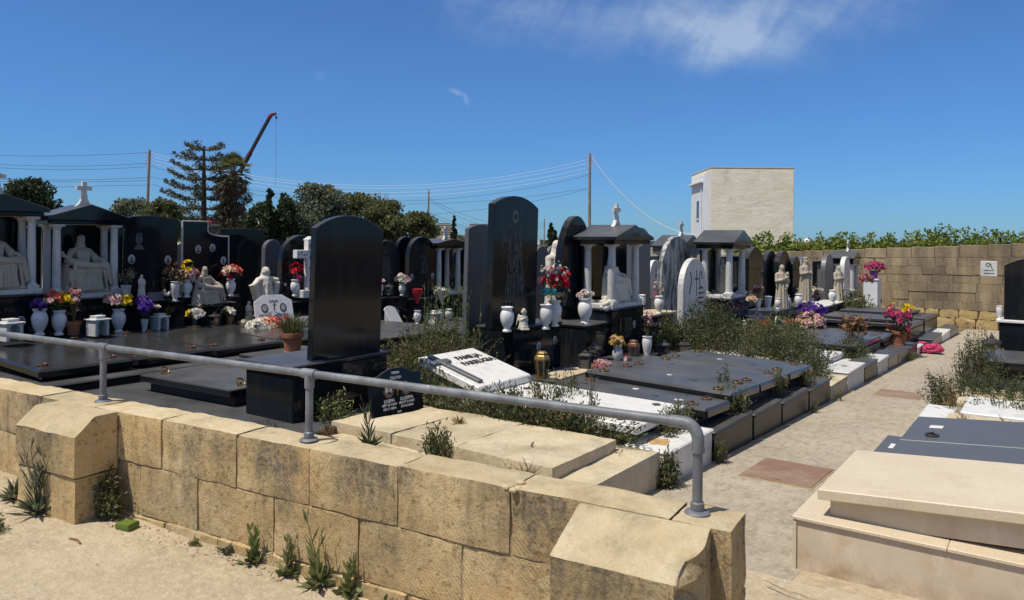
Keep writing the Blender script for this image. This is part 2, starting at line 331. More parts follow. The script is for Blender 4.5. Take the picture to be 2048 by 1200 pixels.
# ------------------------------------------------------------------ camera, sky, sun
cam = bpy.data.cameras.new('camera'); co = bpy.data.objects.new('camera', cam); C.objects.link(co)
cam.lens = F/2048*36; cam.sensor_width = 36; cam.shift_y = -(600-HZ)/2048; cam.clip_start = .05; cam.clip_end = 9000
co.matrix_world = Matrix.Translation((0, 0, H)) @ Matrix.Rotation(AZ, 4, 'Z') @ Matrix.Rotation(math.pi/2, 4, 'X') @ Matrix.Rotation(ROLL, 4, 'Z')
sc.camera = co
EL = math.radians(64); SH = Vector((-.42, -.91)).normalized()
sun_dir = Vector((SH.x*math.cos(EL), SH.y*math.cos(EL), math.sin(EL)))
ld = bpy.data.lights.new('sun', 'SUN'); ld.energy = 4.6; ld.angle = math.radians(.5); ld.color = (1, .935, .825)
lo = bpy.data.objects.new('sun', ld); C.objects.link(lo); lo.rotation_euler = sun_dir.to_track_quat('Z', 'Y').to_euler(); lo.location = (0, 0, 30)
wd = bpy.data.worlds.new('World'); sc.world = wd; wd.use_nodes = True; nt = wd.node_tree; bg = nt.nodes['Background']
sky = nn(nt, 'ShaderNodeTexSky'); sky.sky_type = 'NISHITA'; sky.sun_disc = False; sky.sun_elevation = EL; sky.sun_rotation = math.atan2(SH.x, SH.y)
sky.air_density = 1.0; sky.dust_density = .1; sky.ozone_density = 4.0; sky.altitude = 0
tc = nn(nt, 'ShaderNodeTexCoord')
def vdot(v):
    n = nn(nt, 'ShaderNodeVectorMath', operation='DOT_PRODUCT'); nt.links.new(tc.outputs['Generated'], n.inputs[0]); n.inputs[1].default_value = v; return n.outputs['Value']
def mth(op, a, b=None, clamp=False):
    n = nn(nt, 'ShaderNodeMath', operation=op); n.use_clamp = clamp
    for i, x in enumerate((a, b)):
        if x is None: continue
        if isinstance(x, (int, float)): n.inputs[i].default_value = x
        else: nt.links.new(x, n.inputs[i])
    return n.outputs[0]
def mr(f, a, b, c=0., d=1.):
    n = nn(nt, 'ShaderNodeMapRange', i_From_Min=a, i_From_Max=b, i_To_Min=c, i_To_Max=d); n.clamp = True; n.interpolation_type = 'SMOOTHSTEP'; nt.links.new(f, n.inputs[0]); return n.outputs[0]
# thin cirrus in one quarter of the sky, placed by compass direction
def sky_dir(px, py): return (P(px, py, 1.)-Vector((0, 0, H))).normalized()
c0_ = sky_dir(1450, 40); cr_ = c0_.cross(Vector((0, 0, 1))).normalized(); cu_ = cr_.cross(c0_)
den = mth('MAXIMUM', vdot(c0_), .05); ga = mth('DIVIDE', vdot(cr_), den); gb = mth('DIVIDE', vdot(cu_), den)
def blob(px, py, rx, ry, rot=0):
    q = sky_dir(px, py); k = q.dot(c0_); ax, bx = q.dot(cr_)/k, q.dot(cu_)/k; r_ = math.radians(rot); ca, sa = math.cos(r_), math.sin(r_)
    dx = mth('SUBTRACT', ga, ax); dy = mth('SUBTRACT', gb, bx)
    a = mth('DIVIDE', mth('ADD', mth('MULTIPLY', dx, ca), mth('MULTIPLY', dy, sa)), rx/F); b = mth('DIVIDE', mth('SUBTRACT', mth('MULTIPLY', dy, ca), mth('MULTIPLY', dx, sa)), ry/F)
    return mth('SUBTRACT', 1.0, mth('SQRT', mth('ADD', mth('MULTIPLY', a, a), mth('MULTIPLY', b, b))), True)
cv = nn(nt, 'ShaderNodeCombineXYZ'); nt.links.new(ga, cv.inputs[0]); nt.links.new(gb, cv.inputs[1])
def cn(rot, sx, sy, scale, dist, rough=.6):
    mp = nn(nt, 'ShaderNodeMapping'); mp.inputs['Rotation'].default_value = (0, 0, math.radians(rot)); nt.links.new(cv.outputs[0], mp.inputs[0])
    m2 = nn(nt, 'ShaderNodeMapping'); m2.inputs['Scale'].default_value = (sx, sy, 1); nt.links.new(mp.outputs[0], m2.inputs[0])
    n_ = nn(nt, 'ShaderNodeTexNoise', i_Scale=scale, i_Detail=8., i_Roughness=rough, i_Distortion=dist); nt.links.new(m2.outputs[0], n_.inputs['Vector']); return n_.outputs['Fac']
f1 = cn(18, .35, 1.3, 13, .35); f2 = cn(-55, .5, 1.2, 22, .5)
fn_ = mth('ADD', mth('MULTIPLY', f1, .62), mth('MULTIPLY', f2, .38))
def lay(mask, lo, hi, amp): return mth('MULTIPLY', mr(mth('ADD', fn_, mth('MULTIPLY', mask, .22)), lo, hi), mth('MULTIPLY', mr(mask, 0, .8), amp))
cl = lay(blob(1460, 40, 330, 120, -6), .44, .86, .62)
cl = mth('ADD', cl, lay(blob(1180, 45, 480, 110, -8), .42, .90, .34)); cl = mth('ADD', cl, lay(blob(1650, 20, 420, 95, 10), .42, .86, .34)); cl = mth('ADD', cl, lay(blob(1010, 5, 260, 50, -12), .40, .85, .26))
cl = mth('ADD', cl, lay(blob(1425, 112, 100, 55, 35), .46, .85, .28)); cl = mth('ADD', cl, mth('MULTIPLY', mr(blob(1440, 55, 230, 75, -20), 0, 1), .16))
cl = mth('ADD', cl, mth('MULTIPLY', mr(blob(912, 184, 26, 9, -22), 0, .9), .30)); cl = mth('ADD', cl, mth('MULTIPLY', mr(blob(932, 198, 8, 20, 8), 0, .9), .26)); cl = mth('ADD', cl, mth('MULTIPLY', mr(blob(640, 150, 22, 16, 0), 0, 1.), .09))
cl = mth('MINIMUM', cl, .8)
zz = nn(nt, 'ShaderNodeSeparateXYZ'); nt.links.new(tc.outputs['Generated'], zz.inputs[0]); zz = zz.outputs[2]
tc_ = nn(nt, 'ShaderNodeMix', data_type='RGBA'); nt.links.new(mr(zz, -.02, .26), tc_.inputs[0]); tc_.inputs[6].default_value = (.34, .66, 1.16, 1); tc_.inputs[7].default_value = (.50, .80, 1.20, 1)
tint = nn(nt, 'ShaderNodeMix', data_type='RGBA', blend_type='MULTIPLY'); tint.inputs[0].default_value = 1; nt.links.new(sky.outputs[0], tint.inputs[6]); nt.links.new(tc_.outputs[2], tint.inputs[7])
# unseen pale veil added overhead to lift and neutralise the blue shadow fill
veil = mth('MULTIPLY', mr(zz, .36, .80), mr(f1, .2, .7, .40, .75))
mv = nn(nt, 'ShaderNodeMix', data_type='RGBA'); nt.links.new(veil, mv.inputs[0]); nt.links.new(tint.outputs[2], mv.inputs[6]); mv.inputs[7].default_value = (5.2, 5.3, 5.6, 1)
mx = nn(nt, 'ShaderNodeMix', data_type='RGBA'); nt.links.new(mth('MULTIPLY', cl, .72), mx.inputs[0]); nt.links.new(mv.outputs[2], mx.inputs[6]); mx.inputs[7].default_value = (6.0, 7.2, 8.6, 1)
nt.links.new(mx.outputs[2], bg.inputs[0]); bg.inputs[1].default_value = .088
sc.view_settings.view_transform = 'Standard'; sc.view_settings.look = 'None'; sc.view_settings.exposure = .06; sc.view_settings.gamma = 1
sc.cycles.max_bounces = 6; sc.cycles.use_denoising = True
# ------------------------------------------------------------------ ground
b = B(); us = [-400, 2.6, 30, 60, 250, 900, 4000]; zs = [0, 0, gz(30), gz(30)-.2, -3.2, -8, -22]; ws = [-4000, -400, -60, -13, 0, 60, 600, 4000]
b.add([(w, u, z) for u, z in zip(us, zs) for w in ws], [(r*8+c, r*8+c+1, (r+1)*8+c+1, (r+1)*8+c) for r in range(6) for c in range(7)])
structure('ground', b, LANDM)
def street_z(w): return .027*max(0., -w)
b = B(); b.add([(w, u, street_z(w)+.004) for w in (-60, 0, 60) for u in (-60, 1.2)], [(0, 2, 3, 1), (2, 4, 5, 3)])
b.add([(w, 1.2 if k == 0 else max(2.98+.1*w, 1.2) if w < -.97 else 4.19, street_z(w)+.004) for w in (-13, -.971, -.97, 0, 60) for k in (0, 1)], [(i*2, i*2+2, i*2+3, i*2+1) for i in range(4)])
b.add([(w, u, .0035) for u in (2.66, 4.21) for w in (-2.6, -.96)], [(0, 1, 3, 2)])
structure('street', b, GROUNDM)
b = B(); b.add([(w, u, gz(u)+.002) for u in (4.2, 29.6) for w in (-1.2, 14)], [(0, 1, 3, 2)]); structure('cemetery_ground', b, GROUNDM)
b = B(); b.add([(w, u, gz(u)+.004) for u in (4.2, 29.6) for w in (-2.52, -1.2)], [(0, 1, 3, 2)]); structure('path', b, PATHM)
b = B(); b.add([(w, u, gz(u)+.004) for u in (2.9, 29.6) for w in (-22, -2.53)], [(0, 1, 3, 2)]); structure('cemetery_soil', b, SOIL)
b = B(); b.add([(w, u, z) for u, z in ((30.2, .75), (75, .5), (140, -1.5)) for w in (-22, -8, 60)], [(0, 1, 4, 3), (1, 2, 5, 4), (3, 4, 7, 6), (4, 5, 8, 7)]); b.add([(-22, 30.2, .75), (60, 30.2, .75), (60, 30.2, -1.2), (-22, 30.2, -1.2)], [(0, 1, 2, 3)]); structure('vineyard_field', b, SOIL)
b = B(); b.add([(w, u, z+.05) for u, z in ((60, gz(30)-.2), (250, -3.2), (900, -8), (4000, -22)) for w in (-4000, -12, 4000)], [(0, 1, 4, 3), (1, 2, 5, 4), (3, 4, 7, 6), (4, 5, 8, 7), (6, 7, 10, 9), (7, 8, 11, 10)]); structure('far_land', b, LANDM)
# ------------------------------------------------------------------ rough stones
def rough_block(b, x0, y0, z0, x1, y1, z1, r=.016, amp=.006, step=.035, seed=0, fn=None, M=None):
    X = ((x0, x1), (y0, y1), (z0, z1)); idx = {}; vs = []; fs = []
    nsub = [max(2, int(round((a[1]-a[0])/step))) for a in X]
    def vert(i, j, k):
        if (i, j, k) in idx: return idx[(i, j, k)]
        p = Vector([X[t][0]+(X[t][1]-X[t][0])*q/nsub[t] for t, q in enumerate((i, j, k))])
        q = Vector([min(max(p[t], X[t][0]+r), X[t][1]-r) for t in range(3)]); d = p-q
        if d.length > 1e-9: d.normalize(); p = q+d*r
        o = Vector((seed*3.7, seed*1.3, 0)); nz = noise.fractal(p*7+o, 1., 2.1, 5)*amp+noise.noise(p*2.2+o)*amp*1.2
        p = p+d*nz
        if fn: p = fn(p)
        idx[(i, j, k)] = len(vs); vs.append(p); return idx[(i, j, k)]
    a, c, e = nsub
    for k in (0, e):
        for i in range(a):
            for j in range(c):
                q = [vert(i, j, k), vert(i+1, j, k), vert(i+1, j+1, k), vert(i, j+1, k)]; fs.append(q if k else q[::-1])
    for j in (0, c):
        for i in range(a):
            for k in range(e):
                q = [vert(i, j, k), vert(i+1, j, k), vert(i+1, j, k+1), vert(i, j, k+1)]; fs.append(q[::-1] if j else q)
    for i in (0, a):
        for j in range(c):
            for k in range(e):
                q = [vert(i, j, k), vert(i, j+1, k), vert(i, j+1, k+1), vert(i, j, k+1)]; fs.append(q if i else q[::-1])
    b.add(vs, fs, M)
WALLRZ = math.atan(.1); WL = T('limestone_wall', 'low weathered limestone block wall carrying the grey pipe railing', 'wall', -.98, 2.80, 0, WALLRZ, z=0)
b = B(); b.box(-11, .012, -.15, -.02, .20, .715, 0); pt(WL, 'mortar_bed', b, JOINT)
b = B()
def course(xs, z0, z1, y0, y1, amp, seed, r=.008):
    for i in range(len(xs)-1):
        rough_block(b, xs[i+1]+.0025, y0+random.Random(seed+i).uniform(-.005, .006), z0+.002, xs[i]-.0025, y1, z1-.002, r, amp, .030, seed+i)
course([0, -.24, -.95, -1.56, -2.13, -2.67, -3.3, -3.95, -4.55, -5.2, -5.85, -6.5, -7.2, -7.9, -8.6, -9.4, -10.3, -11], .445, .742, 0, .235, .008, 1, .012)
course([0, -.6, -1.2, -1.8, -2.38, -2.98, -3.5, -4.1, -4.7, -5.3, -5.9, -6.5, -7.2, -7.9, -8.6, -9.4, -10.3, -11], .15, .445, .003, .235, .007, 40)
course([0, -.75, -1.5, -2.1, -2.8, -3.25, -3.9, -4.6, -5.3, -5.9, -6.5, -7.3, -8.1, -9, -10, -11], -.12, .15, -.012, .235, .014, 80, .014)
o = pt(WL, 'stone_courses', b, [WALLS, WALLT], True, ang=50)
for p in o.data.polygons:
    if p.normal.z > .75 and p.center.z > .70: p.material_index = 1
def buttress(x0, x1, seed, zj, yf, k, chip=0):
    b = B()
    def ch(p):
        lim = .738-max(0., (-yf-p.y))*k
        if p.z > lim: p.z = lim
        if chip:
            q = max(0., p.x-(x1-.055))*max(0., -.10-p.y)/.17
            if p.z > .47: p.x -= q*(1.25+.5*math.sin(p.z*60)); p.y += q*.6
        return p
    rough_block(b, x0, -.275, zj, x1, -.004, .742, .007, .0045, .02, seed, ch); rough_block(b, x0+.008, -.266, .02, x1-.008, -.004, zj-.006, .010, .007, .024, seed+5)
    rough_block(b, x0+.05, -.22, -.12, x1-.03, -.04, .015, .03, .02, .04, seed+9)
    o = pt(WL, 'buttress', b, [WALLS, WALLT], True, ang=32)
    for p in o.data.polygons:
        if p.normal.z > .6 and p.center.z > .5: p.material_index = 1
buttress(-.62, -.075, 200, .42, .03, .50, 1); buttress(-4.32, -3.70, 230, .40, .155, .85); buttress(-8.0, -7.4, 260, .40, .155, .85)
b = B()
for i in range(7): b.ell((-.955+random.Random(i).uniform(-.03, .03), .0+i*.012, .742+random.Random(i+9).uniform(-.02, .003)), (.022, .02, .012), 7, 5)
pt(WL, 'mortar_patch', b, WALLT)
# ------------------------------------------------------------------ pipe railing
RL = T('pipe_railing', 'grey painted pipe handrail bolted along the top of the low limestone wall', 'railing', -.98, 2.80, 0, WALLRZ, z=.742)
px_ = [-.165, -2.235, -4.03, -5.95, -7.9]; ZR = .352; PY = .105; pr = .0205
b = B(); b.tube([(-11, PY, ZR), (px_[0]-.06, PY, ZR)], pr, 16); pt(RL, 'handrail', b, PIPE, True)
for i, x in enumerate(px_):
    b = B(); b.tube([(x, PY, .008), (x, PY, ZR-(.062 if i == 0 else .01))], pr*.97, 16); o = pt(RL, 'post', b, PIPE, True)
    f = B(); f.lathe([(.001, 0), (.050, 0), (.050, .004), (.044, .010), (.027, .013), (.027, .042), (.0235, .046), (.001, .046)], (x, PY, .002), 20); pt(o, 'flange', f, PIPE, True)
    f = B()
    if i == 0:
        R_ = .06; f.tube([(x-R_-.05, PY, ZR)]+[(x-R_+R_*math.sin(a), PY, ZR-R_+R_*math.cos(a)) for a in [k*math.pi/16 for k in range(9)]]+[(x, PY, ZR-R_-.04)], [.025]+[.0245]*9+[.025], 16)
        f.lathe([(.001, 0), (.0275, 0), (.0275, .016), (.001, .016)], (x, PY, ZR-R_-.05), 16); pt(RL, 'elbow', f, PIPE, True)
    else:
        f.tube([(x-.045, PY, ZR), (x+.045, PY, ZR)], .0262, 16); f.tube([(x, PY, ZR), (x, PY, ZR-.075)], .0255, 16); pt(o, 'tee_fitting', f, PIPE, True)
# ------------------------------------------------------------------ manhole covers
for i, (u0, u1, w0, w1, l) in enumerate([(6.32, 7.06, -2.17, -1.59, 'rusty reddish manhole cover set in the path, the larger one beside the blue grey slabs'), (11.85, 12.5, -2.16, -1.58, 'faded reddish manhole cover set in the path beyond the first one')]):
    t = T('manhole_cover', l, 'manhole cover', (w0+w1)/2, (u0+u1)/2, .0, group='manhole covers in the path'); t.rotation_euler = (-.04, 0, 0)
    a, c = (w1-w0)/2, (u1-u0)/2
    f = B(); f.box(-a-.012, -c-.012, -.02, a+.012, c+.012, .009, .002); pt(t, 'frame', f, JOINT)
    f = B(); f.box(-a, -c, 0, a, c, .016, .004); pt(t, 'plate', f, RUST)
    f = B(); f.box(-.03, -c+.05, .014, .03, -c+.07, .019, .002); pt(t, 'lifting_slot', f, DARKM)
# ------------------------------------------------------------------ kerb blocks along the path
KB = 'kerb blocks along the path'
kl = [(3.62, 5.58, LIME, .20, 'broad limestone kerb in front of the limestone tomb', .30), (5.62, 6.59, MARB, .285, 'white marble kerb block with a rusty stain and small cross', .40), (6.63, 7.69, KERBG, .285, 'black granite kerb block next to the white marble kerb', .36), (7.73, 8.67, KERBG, .285, 'black granite kerb block, second from the railing end', .36), (8.71, 9.79, KERBG, .28, 'black granite kerb block with a small square socket on its cap', .36),
      (9.84, 10.87, KERBG, .285, 'black granite kerb block beside the mossy limestone kerb', .36), (10.9, 11.88, LIME, .22, 'low mossy limestone kerb under the big shrub', .36), (11.93, 13.08, MARBG, .30, 'tall pale marble kerb block near the second manhole cover', .36), (13.12, 14.16, KERBG, .27, 'black granite kerb block between two pale marble kerbs', .36), (14.2, 15.12, MARBG, .265, 'pale marble kerb block below the flat shrubs', .36),
      (15.16, 16.2, GREYG, .25, 'grey granite kerb block after the pale marble pair', .36), (16.24, 17.48, GREYG, .25, 'grey granite kerb block before the clay flower pot', .36), (17.52, 18.6, KERBG, .25, 'dark kerb block carrying the clay flower pot', .36), (18.7, 19.4, MARBG, .18, 'small broken pale kerb block behind the pink netting', .36), (21.0, 22.8, GREYG, .22, 'grey kerb block beyond the pink netting', .4), (22.85, 24.6, MARB, .22, 'white topped kerb block near the far end of the path', .4), (24.65, 26.8, GREYG, .22, 'last grey kerb block before the boundary wall', .4)]
for i, (u0, u1, mt, h, l, dp) in enumerate(kl):
    if i == 0: continue
    t = T('kerb_block', l, 'kerb', -2.49, (u0+u1)/2, 0, group=KB); q = (u1-u0)/2
    if mt is LIME:
        f = B(); rough_block(f, -dp, -q, -.1, 0, q, h, .02, .012, .06, i); pt(t, 'block', f, LIME, True)
    else:
        f = B(); f.box(-dp+.01, -q+.008, -.1, -.012, q-.008, h-.032, .004); pt(t, 'block', f, mt); f = B(); f.box(-dp, -q, h-.030, .006, q, h, .011); pt(t, 'cap', f, mt)
        if i == 1:
            f = B(); f.box(-.22, -.012, h-.002, -.12, .012, h+.002, .001); f.box(-.185, -.04, h-.002, -.165, .04, h+.0022, .001); pt(t, 'small_cross', f, DARKM)
            rr = random.Random(3); f = B(); ps = [(-.20+.11*math.cos(k*.42)*rr.uniform(.6, 1.1), -.22+.14*math.sin(k*.42)*rr.uniform(.6, 1.1)) for k in range(15)]; f.add([(x, y, h+.0012) for x, y in ps], [tuple(range(15))]); pt(t, 'rust_stain', f, RSTAIN)
        else:
            f = B(); f.box(-dp*.62, -.035, h-.004, -dp*.62+.075, .04, h+.004, .002); pt(t, 'socket', f, DARKM)
# ------------------------------------------------------------------ stone shapes
def arc(y0, z0, y1, z1, rise, n=14):
    """arc over a chord, from (y0,z0) to (y1,z1)"""
    c = math.hypot(y1-y0, z1-z0); R = (c*c/4+rise*rise)/(2*rise); a = math.asin(min(1, c/2/R)); a = a if rise <= c/2 else math.pi-a
    ex = Vector((y1-y0, z1-z0)).normalized(); ey = Vector((-ex.y, ex.x)); mid = Vector(((y0+y1)/2, (z0+z1)/2)); cen = mid+ey*(rise-R)
    return [tuple(cen+ex*R*math.sin(t)+ey*R*math.cos(t)) for t in [-a+2*a*i/n for i in range(n+1)]]
def prof(shape, Wd, z0, z1, k=.3):
    h = Wd/2
    if shape == 'flat': return [(-h, z0), (h, z0), (h, z1), (-h, z1)]
    if shape == 'round': return [(h, z0), (h, z1-h)]+[(h*math.cos(t), z1-h+h*math.sin(t)) for t in [math.pi*i/18 for i in range(1, 18)]]+[(-h, z1-h), (-h, z0)]
    if shape == 'seg': return [(h, z0)]+arc(-h, z1-k*Wd, h, z1-k*Wd, k*Wd)[::-1]+[(-h, z0)]
    if shape == 'gothic':
        pts = [(h, z0), (h, z1-h*1.25)]
        for i in range(1, 9): t = i/8; pts.append((h*max(0., math.cos(t*1.5708))**.8, z1-h*1.25+h*1.25*math.sin(t*1.5708)**1.1))
        return pts+[(-y, z) for y, z in pts[::-1][1:]]
    if shape == 'oval':
        cz = z0+(z1-z0)*.42; pts = []
        for i in range(25):
            t = -1.05+ (math.pi+2.1)*i/24; pts.append((h*math.cos(t), cz+((z1-cz) if math.sin(t) > 0 else (cz-z0)/.8674)*math.sin(t)))
        return pts
    if shape == 'swept':                  # level top that drops in a concave curve to a low shoulder
        zl = z1-k*(z1-z0); pts = [(-h, z0), (h, z0), (h, zl)]
        for i in range(9): t = i/8*math.pi/2; pts.append((h-.42*Wd*math.sin(t)*1.0-.04*Wd*(t > 0), zl+(z1-.14-zl)*(1-math.cos(t))))
        return pts+[(h-.46*Wd, z1), (-h, z1)]
    if shape == 'ogee':
        pts = [(h, z0), (h, z1-k*Wd)]
        for i in range(1, 12): t = i/12; pts.append((h-(h)*t, z1-k*Wd+k*Wd*(.5-.5*math.cos(math.pi*t))))
        return pts+[(0, z1)]+[(-y, z) for y, z in pts[::-1]]
    if shape == 'cut': return [(-h, z0), (h, z0), (h, z1-.16*Wd), (h*.5, z1), (-h*.5, z1), (-h, z1-.16*Wd)]
    if shape == 'tri': return [(-h, z0), (h, z0), (h, z1-k*Wd), (0, z1), (-h, z1-k*Wd)]
def oval_portrait(par, x, y, z, r=.055, photo=True):
    M_ = Matrix.Translation((x, y, z)) @ Matrix.Rotation(math.pi/2, 4, 'Y') @ Matrix.Diagonal((1.3, 1, 1, 1))
    b = B(); b.lathe([(.001, 0), (r, 0), (r, .006), (r*.86, .010), (.001, .010)], (0, 0, 0), 20, M_); o = pt(par, 'portrait_oval', b, POR, True)
    b = B(); b.ell((0, 0, 0), (r*.30, r*.26, .006), 10, 6, M_ @ Matrix.Translation((-r*.18, 0, .010))); b.ell((0, 0, 0), (r*.34, r*.52, .005), 10, 6, M_ @ Matrix.Translation((r*.42, 0, .010))); pt(o, 'portrait', b, PORF, True)
def etched_figure(par, x, y, z0, z1, wd, seed=1, mat=None):
    """a robed figure scratched into the polish: thin flowing grey lines"""
    rnd = random.Random(seed); b = B(); hh = z1-z0
    def line(pts, wl=.0022):
        pts = [Vector((x, y+p[0]*wd, z0+p[1]*hh)) for p in pts]
        for i in range(len(pts)-1):
            d = pts[i+1]-pts[i]; n = Vector((0, -d.z, d.y)); n = n.normalized()*wl if n.length else n; e = Vector((.0012, 0, 0))
            b.add([pts[i]-n+e, pts[i]+n+e, pts[i+1]+n+e, pts[i+1]-n+e], [(0, 1, 2, 3)])
    for k in range(34):
        t = rnd.uniform(-1, 1); top = rnd.uniform(.5, .80); ph = rnd.uniform(0, 6); wl = rnd.uniform(.0012, .0042)
        line([((t*(.42-.22*s_)+.05*math.sin(ph+s_*5))*.9, s_*top) for s_ in [i/14 for i in range(15)]], wl)
    for k in range(12): line([(.10*math.cos(a)*(.6+.05*k), .875+.055*math.sin(a)*(.6+.05*k)) for a in [i*math.pi/8 for i in range(17)]], .0018)
    for k in range(9): line([(-.16-.05*math.sin(q*3+k), .80-q*.45) for q in [i/8 for i in range(9)]] if k % 2 else [(.17+.05*math.sin(q*3+k), .80-q*.40) for q in [i/8 for i in range(9)]], .0016)
    for k in range(14): a = math.pi*k/13; line([(.20*math.cos(a), .90+.07*math.sin(a)), (.30*math.cos(a), .90+.10*math.sin(a))], .0015)
    for k in range(7): line([(-.28-.18*q+.03*math.sin(9*q+k), .62+.10*q+k*.012-.16*q*q) for q in [i/6 for i in range(7)]], .002)
    pt(par, 'etching', b, mat or ETCH)
def etched_face(par, x, y, z, r):
    b = B()
    def el(cy, cz, ry, rz, e=0): b.lathe([(.001, 0), (1, 0), (1, .0012+e), (.001, .0012+e)], (0, 0, 0), 18, Matrix.Translation((x, y+cy*r, z+cz*r)) @ Matrix.Rotation(math.pi/2, 4, 'Y') @ Matrix.Diagonal((rz*r, ry*r, 1, 1)))
    el(0, 0, .62, .85); b.prism([(y-.95*r, z-1.7*r), (y+.95*r, z-1.7*r), (y+.5*r, z-1.0*r), (y+.2*r, z-.8*r), (y-.2*r, z-.8*r), (y-.5*r, z-1.0*r)], x, x+.0012, .0003); pt(par, 'etched_portrait', b, PORF)
    b = B(); el(-.25, .12, .13, .06, .0006); el(.25, .12, .13, .06, .0006); el(0, -.45, .22, .05, .0006); el(0, -.12, .08, .2, .0006); el(0, .78, .62, .3, .0006); pt(par, 'etched_features', b, PORE)
def headstone(label, wf, px0, px1, pyb, pyt, shape='seg', th=.09, mat=None, k=.2, grp='headstones', ped=None, lean=-.018, extra=None, pmat=None, h0=None, cat='headstone', edge=None):
    u0, ha = W(px0, pyb, wf); u1, _ = W(px1, pyb, wf); um = (u0+u1)/2; _, ht = W((px0+px1)/2, pyt, wf)
    if h0 is not None: ha = h0
    t = T('headstone', label, cat, wf, um, 0, group=grp); Wd = u1-u0
    b = B(); b.prism(prof(shape, Wd, ha, ht, k), -th, 0, .006, Matrix.Rotation(lean, 4, 'X') if lean else None); pt(t, 'stone_slab', b, mat or BLACKV)
    if ped:                               # (front offset, depth, y0, y1, bottom)
        f, dp, a, c, z0 = ped; b = B(); b.box(f-dp, a, z0, f, c, ha-.035, .005); pt(t, 'pedestal', b, pmat or BLACKV); b = B(); b.box(f-dp-.01, a-.012, ha-.033, f+.02, c+.012, ha+.001, .010); pt(t, 'pedestal_cap', b, BLACK if (pmat or BLACKV) is BLACKV else pmat)
    t['_'] = 0; del t['_']
    if extra: extra(t, Wd, ha, ht)
    return t
def cross_part(par, x, y, z, h, mat, flare=True):
    b = B(); s_ = h
    if flare:
        b.prism([(y-.34*s_, z), (y+.34*s_, z), (y+.20*s_, z+.13*s_), (y+.115*s_, z+.30*s_), (y+.10*s_, z+.48*s_), (y-.10*s_, z+.48*s_), (y-.115*s_, z+.30*s_), (y-.20*s_, z+.13*s_)], x-.09*s_, x+.09*s_, .01*s_)
    zb = z+(.47 if flare else 0)*s_
    a = .085*s_; c = z+.74*s_
    b.prism([(y-a, zb), (y+a, zb), (y+a, c-a), (y+.29*s_, c-a), (y+.29*s_, c+a), (y+a, c+a), (y+a, z+1.0*s_), (y-a, z+1.0*s_), (y-a, c+a), (y-.29*s_, c+a), (y-.29*s_, c-a), (y-a, c-a)], x-.075*s_, x+.075*s_, .012*s_)
    return pt(par, 'cross', b, mat)
def column(par, x, y, z0, z1, r, mat):
    b = B(); b.lathe([(r*1.0, z0+.05), (r*1.0, z0+.06), (r*.96, (z0+z1)/2), (r*.84, z1-.07)], (x, y, 0), 18); o = pt(par, 'column', b, mat, True)
    b = B(); b.box(x-r*1.35, y-r*1.35, z0, x+r*1.35, y+r*1.35, z0+.045, .004); b.lathe([(r*1.25, z0+.045), (r*1.28, z0+.055), (r*1.05, z0+.075)], (x, y, 0), 18); pt(o, 'column_base', b, mat, True, ang=30)
    b = B(); b.lathe([(r*.86, z1-.075), (r*1.0, z1-.065), (r*.9, z1-.055), (r*1.3, z1-.028)], (x, y, 0), 18); b.box(x-r*1.4, y-r*1.4, z1-.03, x+r*1.4, y+r*1.4, z1, .003); pt(o, 'capital', b, mat, True, ang=30)
def shrine(label, wf, u, cw, dp, zp, zc, zr, zt, ow, mat=None, col=None, colr=.05, cross=.26, ped=None, zped=.3, back=True, curved=False, capm=None, gable_x=.06, roofm=None):
    """a small columned canopy over a pedestal: cw column spacing, dp depth, zp pedestal top, zc column top, zr eave, zt ridge"""
    t = T('columned_shrine', label, 'shrine', wf, u, 0, group='columned shrines'); mat = mat or BLACKV; col = col or MARB
    hw = ow/2; pw = (ped or cw+.22)/2
    b = B(); b.box(-dp-.16, -pw, zped, 0, pw, zp-.075, .005); pt(t, 'pedestal', b, mat)
    b = B(); b.box(-dp-.18, -pw-.02, zp-.073, .025, pw+.02, zp-.035, .012); pt(t, 'pedestal_cap', b, mat)
    b = B(); b.box(-dp-.12, -cw/2-.10, zp-.034, -.01, cw/2+.10, zp+.03, .005); pt(t, 'marble_plinth', b, capm or col)
    xf = -.085; xb = -dp+.0
    for x in (xf, xb):
        for s_ in (-1, 1): column(t, x, s_*cw/2, zp+.03, zc, colr, col)
    if back: b = B(); b.box(-dp-.10, -cw/2-.03, zp+.031, -dp-.06, cw/2+.03, zc, .003); pt(t, 'back_panel', b, BLACKV)
    b = B(); b.box(-dp-.13, -hw+.05, zc+.001, gable_x-.05, hw-.05, zr-.0, .006); pt(t, 'entablature', b, mat)
    if curved: pr_ = [(-hw, zr+.001), (hw, zr+.001)]+arc(-hw, zr+.06, hw, zr+.06, zt-zr-.06, 10)[::-1]
    else: pr_ = [(-hw, zr+.001), (hw, zr+.001), (hw, zr+.05), (0, zt), (-hw, zr+.05)]
    b = B(); b.prism(pr_, -dp-.18, gable_x, .008); pt(t, 'roof', b, roofm or BLACK)
    if cross: cross_part(t, -dp*.45, 0, zt-.03, cross, col)
    return t
